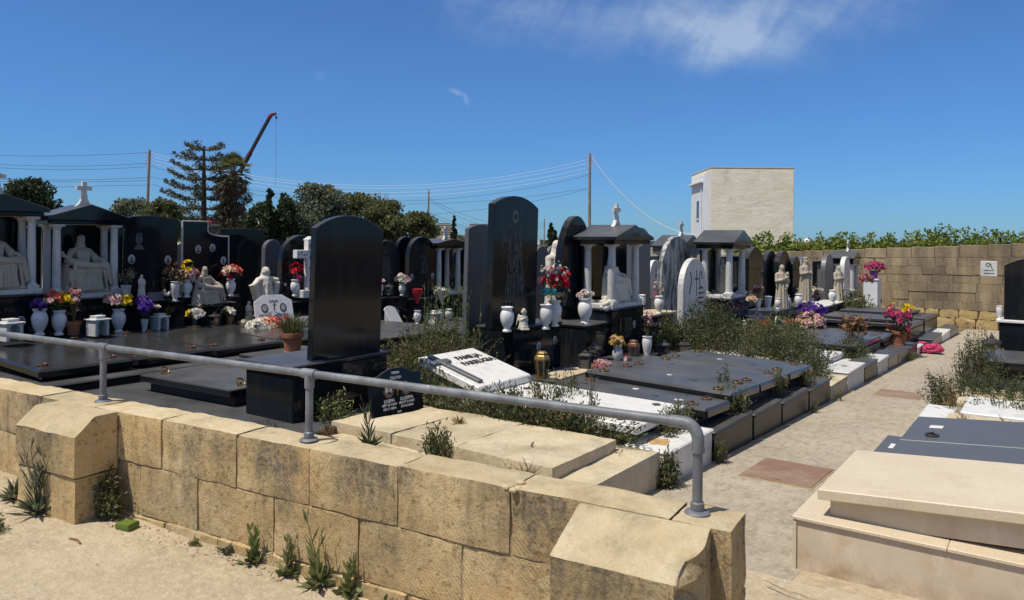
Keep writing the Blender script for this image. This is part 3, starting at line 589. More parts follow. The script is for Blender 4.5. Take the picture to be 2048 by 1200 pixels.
# ------------------------------------------------------------------ statues
SCACHE = {}
def remeshed(key, b, voxel, smooth=3):
    me = b.mesh('raw'); o = bpy.data.objects.new('raw', me); C.objects.link(o)
    r = o.modifiers.new('r', 'REMESH'); r.mode = 'VOXEL'; r.voxel_size = voxel
    s_ = o.modifiers.new('s', 'SMOOTH'); s_.iterations = smooth; s_.factor = .5
    bpy.context.view_layer.update(); dg = bpy.context.evaluated_depsgraph_get()
    out = bpy.data.meshes.new_from_object(o.evaluated_get(dg)); bpy.data.objects.remove(o); out.shade_smooth(); out.name = key; return out
def chain(b, pts, st=.35):
    for i in range(len(pts)-1):
        a = Vector(pts[i][:3]); c = Vector(pts[i+1][:3]); ra, rc = pts[i][3], pts[i+1][3]; L = (c-a).length; n = max(1, int(L/(st*min(ra, rc))))
        for k in range(n+1):
            t = k/n; p = a.lerp(c, t); b.ell(p, ra+(rc-ra)*t, 8, 6)
def head(b, x, y, z, r, veil=True, hair=False, fwd=1.):
    b.ell((x, y, z), (r*.92, r*.80, r*1.12), 12, 8); b.ell((x+r*.86*fwd, y, z-.10*r), (r*.2, r*.15, r*.26), 6, 5); b.ell((x+r*.62*fwd, y, z-.72*r), (r*.3, r*.36, r*.3), 8, 5)
    for s_ in (-1, 1): b.ell((x+r*.72*fwd, y+s_*r*.33, z+.22*r), (r*.22, r*.24, r*.10), 6, 4); b.ell((x, y+s_*r*.82, z-.05*r), (r*.2, r*.12, r*.28), 6, 4)
    if veil: chain(b, [(x-r*.22*fwd, y, z+r*.35, r*.98), (x-r*.45*fwd, y, z-r*.5, r*1.0), (x-r*.5*fwd, y, z-r*1.6, r*1.25)])
    if hair:
        for k in range(9): a = -2.2+4.4*k/8; b.ell((x-r*.25*fwd*math.cos(a), y+r*.8*math.sin(a), z+r*.4-abs(a)*r*.45), r*.42, 7, 5)
def robe(b, h, r0, r1, n=15, seed=0, cx=0, sx=1.):
    rnd = random.Random(seed); chain(b, [(cx, 0, h*.02, r0*.95), (cx, 0, h*.45, (r0+r1)/2*.92), (cx, 0, h*.70, r1)])
    for k in range(n):
        a = 2*math.pi*k/n+rnd.uniform(-.15, .15); q = rnd.uniform(.9, 1.12); t0 = rnd.uniform(.5, .74); sw = rnd.uniform(-.35, .35)
        chain(b, [(cx+sx*r0*q*math.cos(a), r0*q*math.sin(a), .012*h, r0*.17), (cx+sx*(r0+r1)/2*1.0*math.cos(a+sw*.5), (r0+r1)/2*1.0*math.sin(a+sw*.5), h*t0*.55, r0*.15), (cx+sx*r1*.95*math.cos(a+sw), r1*.95*math.sin(a+sw), h*t0, r0*.08)], .6)
def fingers(b, p, d, r):
    d = Vector(d).normalized(); sd = d.cross(Vector((0, 0, 1)));
    if sd.length < .1: sd = Vector((1, 0, 0))
    sd.normalize()
    for k in (-1.2, -.4, .4, 1.2): a = Vector(p)+sd*k*r*.55; chain(b, [(*a, r*.34), (*(a+d*r*(2.0-abs(k)*.25)), r*.24)], .7)
    a = Vector(p)-sd*r*.9; chain(b, [(*a, r*.36), (*(a+d*r*.7-sd*r*.7), r*.28)], .7)
def st_standing(seed=0, pose='pray', child=False, crown=False):
    key = ('st', seed, pose, child, crown)
    if key in SCACHE: return SCACHE[key]
    b = B(); robe(b, 1., .135, .088, 15, seed); b.box(-.15, -.15, -.03, .15, .15, .02, .01)
    chain(b, [(0, -.105, .765, .048), (0, 0, .79, .062), (0, .105, .765, .048)]); chain(b, [(0, 0, .68, .095), (.005, 0, .765, .08), (.008, 0, .85, .036)])
    head(b, .018, 0, .915, .056, True, pose == 'open'); 
    if pose == 'open':
        for s_ in (-1, 1):
            ar = ((.02, .25, .742), (.05, .40, .752)) if s_ > 0 else ((.05, -.215, .66), (.15, -.31, .685)); chain(b, [(0, s_*.10, .765, .048), (*ar[0], .042), (*ar[1], .026)]); fingers(b, Vector(ar[1])+Vector((.012, s_*.018, .004)), (.4, s_*.8, .1), .02)
            for k in range(4): t = .25+k*.2; chain(b, [(.01+.08*t, s_*(.10+.18*t), .73-.06*t, .032), (.02, s_*(.11+.10*t), .30+.08*k, .026)], .5)
    else:
        for s_ in (-1, 1):
            chain(b, [(0, s_*.105, .76, .046), (.035, s_*.125, .635, .042), (.105, s_*.035, .66, .026)]); fingers(b, (.115, s_*.025, .665), (.3, -s_*.3, .8), .018)
            chain(b, [(.03, s_*.12, .64, .035), (.03, s_*.115, .50, .02)], .5)
    if child:
        chain(b, [(.075, .075, .62, .05), (.085, .08, .72, .046)]); head(b, .095, .085, .80, .037, False, True); chain(b, [(.10, .07, .72, .018), (.14, .02, .70, .014)]); chain(b, [(.08, .08, .61, .03), (.12, .07, .52, .022), (.10, .07, .46, .016)])
    if crown: b.lathe([(.045, .965), (.055, 1.0), (.03, 1.02), (.001, 1.02)], (.01, 0, 0), 10)
    SCACHE[key] = remeshed('standing_statue', b, .0095, 2); return SCACHE[key]
def st_seated(seed=0):
    key = ('se', seed)
    if key in SCACHE: return SCACHE[key]
    rnd = random.Random(seed); b = B(); b.box(-.24, -.34, 0, .26, .36, .05, .012)
    chain(b, [(-.05, 0, .15, .17), (-.06, 0, .40, .135), (-.04, 0, .60, .115)]); chain(b, [(-.04, -.14, .68, .062), (-.04, 0, .71, .07), (-.04, .14, .68, .062)]); chain(b, [(-.03, 0, .72, .06), (-.02, 0, .80, .042)])
    head(b, .0, 0, .885, .068, True)
    for s_ in (-1, 1): chain(b, [(-.02, s_*.10, .34, .105), (.15, s_*.15, .33, .10), (.16, s_*.15, .10, .10)])       # lap and shins under the skirt
    for k in range(16):
        y = -.27+.54*k/15+rnd.uniform(-.015, .015); t = rnd.uniform(-.05, .05); chain(b, [(.20+.05*math.cos(y*4), y, .36, .022), (.235, y+t*.5, .2, .026), (.235+rnd.uniform(-.02, .02), y+t, .06, .03)], .6)
    for k in range(7): a = -.9+1.8*k/6; chain(b, [(.06+.05*math.cos(a), .12*math.sin(a), .70-.02*abs(a), .016), (.09, .10*math.sin(a), .46, .018)], .6)
    b.ell((.03, 0, .17), (.20, .28, .24), 14, 9)
    for k in range(15):
        a = -1.35+2.7*k/14; r = .30+rnd.uniform(-.015, .02); chain(b, [(.10+.09*math.cos(a), .22*math.sin(a), .40, .026), (.04+r*.72*math.cos(a), r*1.0*math.sin(a+rnd.uniform(-.06, .06)), .22, .032), (.0+r*.86*math.cos(a), r*1.16*math.sin(a), .06, .042)], .5)
    for s_ in (-1, 1):
        for k in range(3): chain(b, [(-.06+.03*k, s_*.15, .66, .035), (-.04+.04*k, s_*.24, .45, .045), (.0+.04*k, s_*.31, .10, .06)], .45)
    # a reclining figure held across the knees
    chain(b, [(.10, -.20, .53, .060), (.17, -.08, .47, .078), (.19, .08, .44, .068), (.19, .20, .43, .058)]); chain(b, [(.19, .18, .44, .058), (.22, .33, .42, .045), (.23, .36, .26, .034), (.25, .38, .13, .026)]); chain(b, [(.15, .20, .46, .052), (.17, .345, .47, .042), (.19, .40, .28, .032), (.22, .42, .13, .026)])
    chain(b, [(.08, -.24, .57, .035), (.07, -.30, .615, .03)]); head(b, .06, -.335, .645, .052, False, True); chain(b, [(.17, -.17, .51, .034), (.23, -.20, .38, .026), (.24, -.19, .25, .018)]); fingers(b, (.24, -.19, .235), (0, .1, -1), .016)
    chain(b, [(-.02, -.16, .66, .055), (.04, -.25, .53, .048), (.11, -.20, .48, .032)]); chain(b, [(-.02, .16, .66, .055), (.03, .26, .55, .048), (.13, .31, .53, .028)]); fingers(b, (.14, .325, .53), (.7, .4, .2), .018)
    for k in range(5): chain(b, [(.02, .22+k*.012, .58-k*.04, .02), (.03, .27, .36-.03*k, .022), (.05, .30, .12, .026)], .6)
    SCACHE[key] = remeshed('seated_statue', b, .0095, 2); return SCACHE[key]
def st_child(wings=False):
    key = ('ch', wings)
    if key in SCACHE: return SCACHE[key]
    b = B(); b.box(-.22, -.2, 0, .26, .2, .06, .015)
    chain(b, [(-.10, -.08, .12, .10), (.14, -.09, .12, .085)]); chain(b, [(-.10, .08, .12, .10), (.14, .09, .12, .085)]); chain(b, [(-.06, 0, .20, .17), (-.02, 0, .42, .135), (0, 0, .58, .12)])
    for k in range(9): a = -2.0+4.0*k/8; chain(b, [(.20*math.cos(a), .20*math.sin(a), .08, .04), (.13*math.cos(a), .13*math.sin(a), .50, .025)], .6)
    chain(b, [(0, -.11, .60, .06), (0, .11, .60, .06)]); chain(b, [(0, 0, .62, .06), (.02, 0, .72, .06)]); head(b, .03, 0, .84, .125, False, True)
    for s_ in (-1, 1):
        chain(b, [(0, s_*.13, .60, .055), (.06, s_*.16, .44, .05), (.19, s_*.03, .54, .034)]); fingers(b, (.20, s_*.025, .55), (.25, -s_*.2, .9), .022)
        if wings:
            for k in range(5): chain(b, [(-.10, s_*.06, .55-.03*k, .045), (-.19, s_*(.15+.015*k), .66-.06*k, .038), (-.22, s_*(.17+.02*k), .50-.075*k, .02)], .6)
    SCACHE[key] = remeshed('child_statue', b, .017, 2); return SCACHE[key]
def statue(label, me, mat, w, u, h, s_, rz=0, grp='marble statues'):
    k = me.name+mat.name
    m2 = SCACHE.get(k+'m') or me.copy(); SCACHE[k+'m'] = m2
    if not m2.materials: m2.materials.append(mat)
    o = bpy.data.objects.new('statue', m2); C.objects.link(o); o.location = (w, u, gz(u)+h); o.rotation_euler = (0, 0, rz); o.scale = (s_,)*3; return tag(o, label, 'statue', grp)
# ------------------------------------------------------------------ flowers
def bloomq(cs, nrm, r, rng, petals=7):
    out = []
    cs = np.asarray(cs, float); nrm = np.asarray(nrm, float); nrm /= np.linalg.norm(nrm, axis=1, keepdims=True)
    a = np.cross(nrm, rng.normal(size=nrm.shape)); a /= np.linalg.norm(a, axis=1, keepdims=True); c = np.cross(nrm, a); r = np.asarray(r).reshape(-1, 1)*np.ones((len(cs), 1))
    for lay, (tl, up_, k) in enumerate(((1.0, .25, petals), (.72, .8, petals-1), (.42, 1.6, 4))):
        for i in range(k):
            t = 2*math.pi*(i+.5*lay)/k+rng.uniform(-.2, .2, (len(cs), 1)); d = a*np.cos(t)+c*np.sin(t)+nrm*up_; d /= np.linalg.norm(d, axis=1, keepdims=True)
            out.append(leafq(cs+nrm*r*.12*lay, d, nrm+a*.01, r[:, 0]*tl*rng.uniform(.85, 1.15, len(cs)), r[:, 0]*tl*.85))
    return np.concatenate(out)
def bouquet(label, w, u, z, R, cols, br=.028, flat=.75, seed=0, leafm=None, nleaf=70, stem=.12, grp='flower bouquets', cat='flowers', spread=None, name='flower_bouquet', tight=.5):
    """cols: (petal colour, count, (dy, dz) drift of that colour inside the bunch)"""
    rng = np.random.default_rng(seed+17); t = T(name, label, cat, w, u, 0, 0, grp, z=z); R3 = np.array([R, R, R*flat]); cz = stem
    allc = []
    for col, n, (dy, dz), *q_ in cols:
        bs_ = q_[0] if q_ else 1.
        d = rng.normal(size=(n, 3)); d[:, 2] = np.abs(d[:, 2])*.9-.15; d /= np.linalg.norm(d, axis=1, keepdims=True)
        c = d*R3*rng.uniform(.62, 1.0, (n, 1)); c[:, 1] = c[:, 1]*(tight if (dy or dz) else 1)+dy*R; c[:, 2] += cz+dz*R
        nr = d+np.array([.25, -.2, .35]); sz_ = br*bs_*rng.uniform(.7, 1.2, n)
        if n > 6: pt(t, 'petals', B().quads(bloomq(c, nr, sz_, rng)), PET[col])
        else:
            for k in range(n): pt(t, 'flower', B().quads(bloomq(c[k:k+1], nr[k:k+1], sz_[k:k+1], rng)), PET[col])
        allc.append(c)
    allc = np.concatenate(allc)
    if nleaf:
        i = rng.integers(0, len(allc), nleaf); f = rng.uniform(.35, 1., (nleaf, 1)); c = allc[i]*f*np.array([1, 1, 1])+rng.normal(size=(nleaf, 3))*R*.18; c[:, 2] = np.maximum(c[:, 2], .0)
        d = rng.normal(size=(nleaf, 3)); d[:, 2] += .2
        pt(t, 'leaves', B().quads(leafq(c, d, rng.normal(size=(nleaf, 3)), R*.42*rng.uniform(.6, 1.2, nleaf), R*.16)), leafm or LEAFD)
    b = B()
    for k in range(min(14, len(allc))): b.tube([(allc[k][0]*.08, allc[k][1]*.08, -.03), tuple(allc[k]*.5), tuple(allc[k])], .0022, 4, False)
    pt(t, 'stems', b, leafm or LEAFD); return t
URN = [(.001, 0), (.060, 0), (.060, .018), (.050, .026), (.040, .038), (.046, .055), (.066, .09), (.085, .14), (.093, .19), (.090, .235), (.076, .268), (.064, .285), (.068, .298), (.080, .312), (.082, .326), (.074, .332), (.064, .326), (.058, .29), (.001, .285)]
SLIM = [(.001, 0), (.052, 0), (.052, .016), (.036, .03), (.034, .05), (.055, .12), (.070, .20), (.074, .26), (.066, .30), (.060, .315), (.075, .332), (.070, .336), (.055, .315), (.001, .31)]
BUCK = [(.001, 0), (.070, 0), (.070, .02), (.048, .04), (.055, .08), (.074, .22), (.080, .27), (.088, .285), (.088, .30), (.074, .305), (.066, .28), (.001, .27)]
VP = {}
def vase(label, w, u, h, ht, kind='urn', mat=None, rz=0, z=None, name='vase'):
    k = (kind, (mat or CERAM).name)
    if k not in VP: b = B(); b.lathe({'urn': URN, 'slim': SLIM, 'bucket': BUCK}[kind], (0, 0, 0), 24); VP[k] = b.mesh('vase'); VP[k].materials.append(mat or CERAM); VP[k].shade_smooth(); VP[k].set_sharp_from_angle(angle=math.radians(50))
    o = bpy.data.objects.new(name, VP[k]); C.objects.link(o); s_ = ht/.332; o.location = (w, u, gz(u)+h if z is None else z); o.scale = (s_,)*3; o.rotation_euler = (0, 0, rz); return tag(o, label, 'vase', 'memorial vases')
POT = [(.001, 0), (.072, 0), (.074, .012), (.066, .014), (.084, .135), (.098, .137), (.100, .175), (.092, .177), (.088, .15), (.001, .148)]
def pot(label, w, u, h, ht, mat, grp='plant pots', sx=1.):
    t = T('plant_pot', label, 'pot', w, u, h, 0, grp); b = B(); b.lathe([(r*ht/.177, z*ht/.177) for r, z in POT], (0, 0, 0), 22); pt(t, 'pot_body', b, mat, True); b = B(); b.lathe([(.001, .15*ht/.177), (.086*ht/.177, .152*ht/.177), (.001, .156*ht/.177)], (0, 0, 0), 16); pt(t, 'soil', b, SOIL); return t
def lantern(label, w, u, h, ht, rz=.3, mat=None):
    mat = mat or DARKM; t = T('grave_lantern', label, 'lantern', w, u, h, rz, 'grave lanterns'); q = ht*.27; z1 = ht*.70
    b = B(); b.box(-q, -q, 0, q, q, ht*.08, .004); pt(t, 'base', b, mat)
    b = B(); b.box(-q*.80, -q*.80, ht*.081, q*.80, q*.80, z1, .002); pt(t, 'glass', b, GLASSD)
    b = B()
    for x in (-1, 1):
        for y in (-1, 1): b.box(x*q*.82-.009, y*q*.82-.009, ht*.081, x*q*.82+.009, y*q*.82+.009, z1, .002)
    for s_ in (-1, 1): b.box(-q*.80, s_*q*.84-.004, ht*.36, q*.80, s_*q*.84+.004, ht*.385, .001); b.box(s_*q*.84-.004, -q*.80, ht*.36, s_*q*.84+.004, q*.80, ht*.385, .001)
    pt(t, 'posts', b, mat)
    M_ = Matrix.Rotation(math.pi/4, 4, 'Z'); b = B(); b.lathe([(q*1.55, z1), (q*1.55, z1+.012*ht/.25), (q*.75, z1+ht*.15), (q*.45, z1+ht*.16), (q*.45, z1+ht*.20), (q*.6, z1+ht*.21), (q*.1, z1+ht*.26), (q*.12, z1+ht*.30)], (0, 0, 0), 4, M_); pt(t, 'lid', b, mat); return t
def jar_lantern(label, w, u, h, ht, mat):
    t = T('grave_lantern', label, 'lantern', w, u, h, .35, 'grave lanterns'); s_ = ht/.33
    b = B(); b.lathe([(r*s_, z*s_) for r, z in [(.001, 0), (.062, 0), (.066, .02), (.074, .06), (.092, .20), (.094, .235), (.080, .268), (.060, .285), (.001, .286)]], (0, 0, 0), 6); pt(t, 'body', b, mat)
    b = B()
    for k in range(6):
        a = math.pi/6+k*math.pi/3; M_ = Matrix.Rotation(a, 4, 'Z'); r0, r1 = .0655*s_, .0815*s_
        b.add([(r0, -.020*s_, .05*s_), (r0, .020*s_, .05*s_), (r1, .030*s_, .215*s_), (r1, -.030*s_, .215*s_)], [(0, 1, 2, 3)], M_)
    pt(t, 'glass', b, GLASSD); b = B(); b.lathe([(r*s_, z*s_) for r, z in [(.05, .286), (.066, .288), (.066, .302), (.045, .318), (.001, .322)]], (0, 0, 0), 6); pt(t, 'lid', b, mat); return t
def lamp_house(label, w, u, h, ht, mat, rz=0):
    t = T('marble_lamp_house', label, 'lamp house', w, u, h, rz, 'marble lamp houses'); q = ht*.36; z1 = ht*.76
    b = B(); b.box(-q, -q, 0, -q*.4, q, z1, .003); b.box(-q*.4+.001, -q, 0, q, -q*.62, z1, .003); b.box(-q*.4+.001, q*.62, 0, q, q, z1, .003); pt(t, 'body', b, mat)
    b = B(); b.prism([(-q*.615, z1-.001), (-q*.615, z1*.72)]+arc(-q*.615, z1*.72, q*.615, z1*.72, q*.5, 8)[1:-1]+[(q*.615, z1*.72), (q*.615, z1-.001)], q*.75, q*.97, .002); pt(t, 'arch', b, mat)
    b = B(); b.box(-q*1.2, -q*1.2, z1, q*1.2, q*1.2, z1+ht*.06, .004); b.box(-q*.75, -q*.75, z1+ht*.062, q*.75, q*.75, z1+ht*.11, .003); b.box(-q*.62, -q*.62, z1+ht*.112, q*.62, q*.62, z1+ht*.17, .003); b.box(-q*.7, -q*.7, z1+ht*.172, q*.7, q*.7, z1+ht*.21, .003); pt(t, 'lid', b, MARB); return t
# ------------------------------------------------------------------ tombs
def ring_handle(par, x, y, z, mat=None, r=.05, stand=False):
    b = B()
    if stand: b.ring((x, y, z+.03), r*.8, .009, 18, 7, None, .9)
    else: b.ring((x, y, z+.012), r, .008)
    b.lathe([(.022, 0), (.022, .006), (.012, .012), (.012, .026), (.015, .032), (.001, .036)], (x, y, z), 12); return pt(par, 'ring_handle', b, mat or BRONZE, True)
def lid(par, w0, w1, u0, u1, h0, h1, th, mat, cw, cu, bev=.014, cz=0, name='lid'):
    """a cover slab from w0 to w1, its top at h0 falling to h1, in the tomb's own frame"""
    k = (h1-h0)/(w1-w0); Sh = Matrix(((1, 0, 0, 0), (0, 1, 0, 0), (k, 0, 1, h0-cz-k*(w0-cw)), (0, 0, 0, 1)))
    b = B(); b.box(w0-cw, u0-cu, -th, w1-cw, u1-cu, 0, bev, Sh); return pt(par, name, b, mat)
# ================================================================== tombs beside the railing
TG = 'tombs in the cemetery'
# limestone tomb with the leaning plaque
t = T('limestone_tomb', 'low limestone tomb with rough slab, nearest the railing, carrying the leaning black plaque', 'tomb', -3.9, 4.85, 0, group=TG)
b = B(); [rough_block(b, x0, -1.22, -.1, x1, .70, .255, .02, .010, .06, 300+i) for i, (x0, x1) in enumerate(((-1.95, -1.05), (-1.04, -.1), (-.09, .75), (.76, 1.37)))]; pt(t, 'tomb_base', b, LIME, True)
b = B(); [rough_block(b, x0, -.43, .25, x1, .50, .348, .014, .008, .05, 310+i) for i, (x0, x1) in enumerate(((-1.12, -.421), (-.42, .221), (.222, 1.10)))]; pt(t, 'cover_slab', b, LIME, True)
# leaning memorial plaque
w0, u0 = G(745, 838, .345); w1, u1 = G(848, 820, .345); rz = math.atan2(u1-u0, w1-w0); L = .445
t = T('memorial_plaque', 'small black memorial plaque with two oval portraits leaning on the limestone tomb', 'plaque', (w0+w1)/2, (u0+u1)/2, .345, rz-math.pi/2)
Ml = Matrix.Rotation(math.radians(-9), 4, 'Y'); hL = .5*math.hypot(w1-w0, u1-u0); hp = .385
pr_ = [(-hL, 0), (hL, 0), (hL, hp*.90)]+arc(-hL*.62, hp*.93, hL*.62, hp*.93, .052, 10)[::-1]+[(-hL, hp*.90)]
b = B(); b.prism(pr_, -.03, 0, .003, Ml); pt(t, 'plaque_slab', b, BLACKV)
for txt, sz, y, z in (('TIFKIRA', .030, 0, .365), ('CACHIA', .038, 0, .322), ('JOSEPH', .040, -.098, .130), ('MIET 23-7-2015', .028, -.098, .097), ('ETA 71 SENA', .028, -.098, .064), ('GUZEPPA', .040, .105, .130), ('MIETET 2-4-2007', .028, .105, .097), ('ETA 85 SENA', .028, .105, .064), ('R.I.P.', .026, .01, .024)):
    lettering(t, txt, sz, .0005, y, z, INKW, Ml, .92, .001, bold=.0006)
for y, back, body in ((-.10, PBACK, SHIRT), (.105, PBACK, BLUE)):
    Mo = Ml @ Matrix.Translation((0, y, .225)); Mr = Mo @ Matrix.Rotation(math.pi/2, 4, 'Y') @ Matrix.Diagonal((1.3, 1, 1, 1))
    b = B(); b.lathe([(.001, 0), (.043, 0), (.043, .006), (.039, .009), (.001, .009)], (0, 0, 0), 24, Mr); o = pt(t, 'portrait_oval', b, BRASS, True)
    b = B(); b.lathe([(.001, 0), (.036, 0), (.036, .0105), (.001, .0105)], (0, 0, 0), 24, Mr); pt(o, 'portrait_ground', b, back, True)
    b = B(); b.ell((.009, 0, .008), (.004, .015, .021), 12, 8, Mo); pt(o, 'portrait_face', b, SKIN, True)
    b = B(); b.ell((.009, 0, .024), (.0045, .017, .013), 12, 6, Mo); pt(o, 'portrait_hair', b, SHIRT, True)
    b = B(); b.prism([(-.028, -.030), (-.012, -.044), (.012, -.044), (.028, -.030), (.018, -.014), (-.018, -.014)], .006, .0125, .001, Mo); pt(o, 'portrait_clothes', b, body)
    b = B()
    for k in range(12): a = math.pi*(1.05+.9*k/11); b.ell((.005, .050*math.cos(a), .058*math.sin(a)), (.004, .011, .011), 6, 4, Mo)
    pt(o, 'leaf_wreath', b, BRONZE, True)
b = B(); b.box(.001, -.006, .165, .010, .006, .275, .002, Ml); b.box(.001, -.026, .240, .010, .026, .252, .002, Ml); b.ell((.013, 0, .225), (.005, .008, .03), 8, 6, Ml); pt(t, 'crucifix', b, BRASS)
# double cover tomb under the big plain stone, turned with the wall
t = T('granite_tomb', 'black granite tomb with a square trap cover and standing brass rings, by the railing', 'tomb', -6.6, 4.35, 0, math.atan(.06), TG)
b = B(); b.box(-1.6, -.62, -.2, 1.62, .98, .25, .012); pt(t, 'tomb_base', b, KERBG); b = B(); b.box(-1.65, -.66, .252, 1.66, 1.0, .29, .014); pt(t, 'base_cap', b, BLACK)
b = B(); b.box(-.98, -.02, .29, .34, .80, .385, .006); pt(t, 'trap_riser', b, BLACKV)
b = B(); b.box(-1.06, -.09, .386, .36, .86, .455, .010); o = pt(t, 'trap_cover', b, BLACK)
for x, y in ((-.92, .10), (-.70, .74), (.24, .12)): ring_handle(o, x, y, .455, BRASS, .055, True)
b = B(); b.box(-.75, .87, .29, .30, 1.25, .43, .01); pt(t, 'marble_strip', b, MARB)
# big plain backed stone on its block
def bigstone(t, Wd, ha, ht): pass
t = headstone('big plain black headstone seen from its unmarked back, rising above the railing', -5.33, 620, 757, 712, 430, 'seg', .075, BLACKV, .16, 'headstones', None, -.03, h0=.80)
cu_ = t.location.y
b = B(); b.box(-.62, -.62, -.05, .03, .50, .76, .006); pt(t, 'pedestal', b, BLACKV); b = B(); b.box(-.66, -.66, .762, .05, .54, .80, .010); pt(t, 'pedestal_cap', b, BLACK)
# ================================================================== row along the far side (front plane w = -10.5)
t = T('granite_tomb', 'long polished black family tomb with several cover slabs before the two tall shrines', 'tomb', -9.3, 5.5, 0, group=TG)
b = B(); b.box(-1.15, -2.05, -.2, 1.15, 4.4, .40, .012); pt(t, 'tomb_base', b, KERBG); b = B(); b.box(-1.2, -2.09, .402, 1.2, 4.42, .43, .014); pt(t, 'base_cap', b, BLACK)
for u0, u1, dz in ((3.55, 4.52, 0), (4.55, 5.50, .0), (5.53, 6.50, -.01), (6.54, 7.45, -.02)):
    o = lid(t, -10.45, -8.36, u0, u1, .63+dz, .555+dz, .10, BLACKS, -9.3, 5.5, .022, 0, 'cover_slab')
    for w, u in ((-8.6, u0+.13), (-8.6, u1-.13), (-10.1, u0+.14), (-10.1, u1-.14)): ring_handle(o, w+9.3, u-5.5, .555+dz+(.075)*(-8.36-w)/2.09, BRONZE, .045)
def cap_txt(t, s, sz, x, z, mat=INKG, y=0): lettering(t, s, sz, x, y, z, mat, None, 1., .001)
for i, (uc, l, dz) in enumerate(((4.02, 'columned shrine with white cross and seated marble statue, cut by the picture edge', .02), (5.06, 'columned shrine with white cross and seated marble statue, beside the wide etched headstone', -.03))):
    t = shrine(l, -10.5, uc, .74, .36, 1.13+dz, 2.07+dz, 2.12+dz, 2.34+dz, 1.06, BLACKV, MARBG, .052, .34, 1.0, .4)
    cap_txt(t, ('FAM. PAL', 'FAM. FAVA')[i], .085, .002, .93); oval_portrait(t, .001, .16 if i else .22, .78, .055)
    statue(('pale draped seated statue inside the shrine cut by the picture edge', 'pale draped seated statue inside the shrine beside the wide etched headstone')[i], st_seated(1), STAT, -10.72, uc, 1.16+dz, .80, 0)
# wide etched stone
def ex(t, Wd, ha, ht): etched_face(t, .001, -.16, ht-.34, .085); oval_portrait(t, .001, -.27, ht-.62, .052); oval_portrait(t, .001, .27, ht-.64, .052); oval_portrait(t, .001, -.28, ht-.84, .05)
headstone('wide black headstone with an etched face and three oval portraits', -10.62, 245, 350, 604, 431, 'seg', .08, BLACKV, .05, ped=(.18, .5, -.42, .44, .4), lean=-.02, extra=ex)
# stone framed in pale edging with a hollowed shoulder
def ex(t, Wd, ha, ht):
    pr_ = prof('swept', Wd, ha, ht, .20); b = B()
    for i in range(1, len(pr_)):
        p, q = pr_[i-1], pr_[i]
        if max(p[1], q[1]) < ha+.01: continue
        b.tube([(.004, p[0], p[1]), (.004, q[0], q[1])], .010, 6)
    b.tube([(.004, -Wd/2, ht), (.004, -Wd/2, ha)], .014, 6); pt(t, 'pale_edging', b, MARBG)
    for y, z in ((-.13, ht-.42), (.11, ht-.40), (.30, ht-.60)): oval_portrait(t, .001, y, z, .05)
    b = B(); b.box(.0, -.30, .4, .40, .22, ha-.12, .006); pt(t, 'statue_block', b, BLACKV); b = B(); b.box(.0, -.33, ha-.118, .43, .25, ha-.085, .01); pt(t, 'statue_ledge', b, BLACK)
headstone('black headstone with pale edging and a hollowed shoulder, behind a small seated statue', -10.62, 363, 456, 592, 443, 'swept', .07, BLACKV, .2, ped=(.12, .4, -.46, .50, .4), lean=-.015, extra=ex)
w_, u_ = -10.35, W(415, 578, -10.3)[0]; statue('small weathered seated statue on a block before the pale edged headstone', st_seated(1), STAT, -10.36, u_, .93, .60, 0)
headstone('very wide plain black headstone standing behind the palm side row', -11.6, 440, 527, 620, 457, 'flat', .10, BLACKV, grp='headstones', lean=0, h0=.3)
headstone('grey edged stone half hidden beside the pale edged headstone', -10.95, 345, 372, 600, 486, 'tri', .08, MARBG, .3, lean=0, h0=.4)
headstone('black round arched headstone with pale side, farther of the pair by the robed statue', -11.2, 527, 562, 640, 479, 'round', .10, BACKG, lean=-.01, h0=.4)
def ex(t, Wd, ha, ht): cap_txt(t, '+', .2, .002, ht-.4, ETCH); oval_portrait(t, .14, .1, .62, .045)
headstone('black arched headstone with a bright side edge behind the flowered marble cross', -10.6, 560, 640, 602, 470, 'round', .12, BLACKV, ped=(.14, .5, -.36, .62, .3), lean=-.02, extra=ex)
t = T('marble_cross', 'white marble cross wound with a carved dark creeper on a plinth', 'cross', -10.36, W(618, 575, -10.36)[0], W(618, 580, -10.36)[1]-.02)
b = B(); b.box(-.12, -.22, -.1, .12, .22, .03, .008); pt(t, 'plinth', b, MARBG)
b = B(); b.box(-.055, -.07, .03, .055, .07, .86, .006); b.box(-.054, -.30, .56, .054, .30, .70, .006); b.lathe([(.10, .86), (.10, .88), (.02, .93)], (0, 0, 0), 4, Matrix.Rotation(math.pi/4, 4, 'Z')); pt(t, 'cross', b, MARB)
b = B()
for k in range(24): z = .06+k*.033; b.ell((.057, .035*math.sin(k*1.1), z), (.006, .014, .017), 6, 4)
for k in range(10): b.ell((.057, -.26+k*.055, .63+.03*math.sin(k*2.)), (.006, .014, .014), 6, 4)
pt(t, 'creeper', b, INKD)
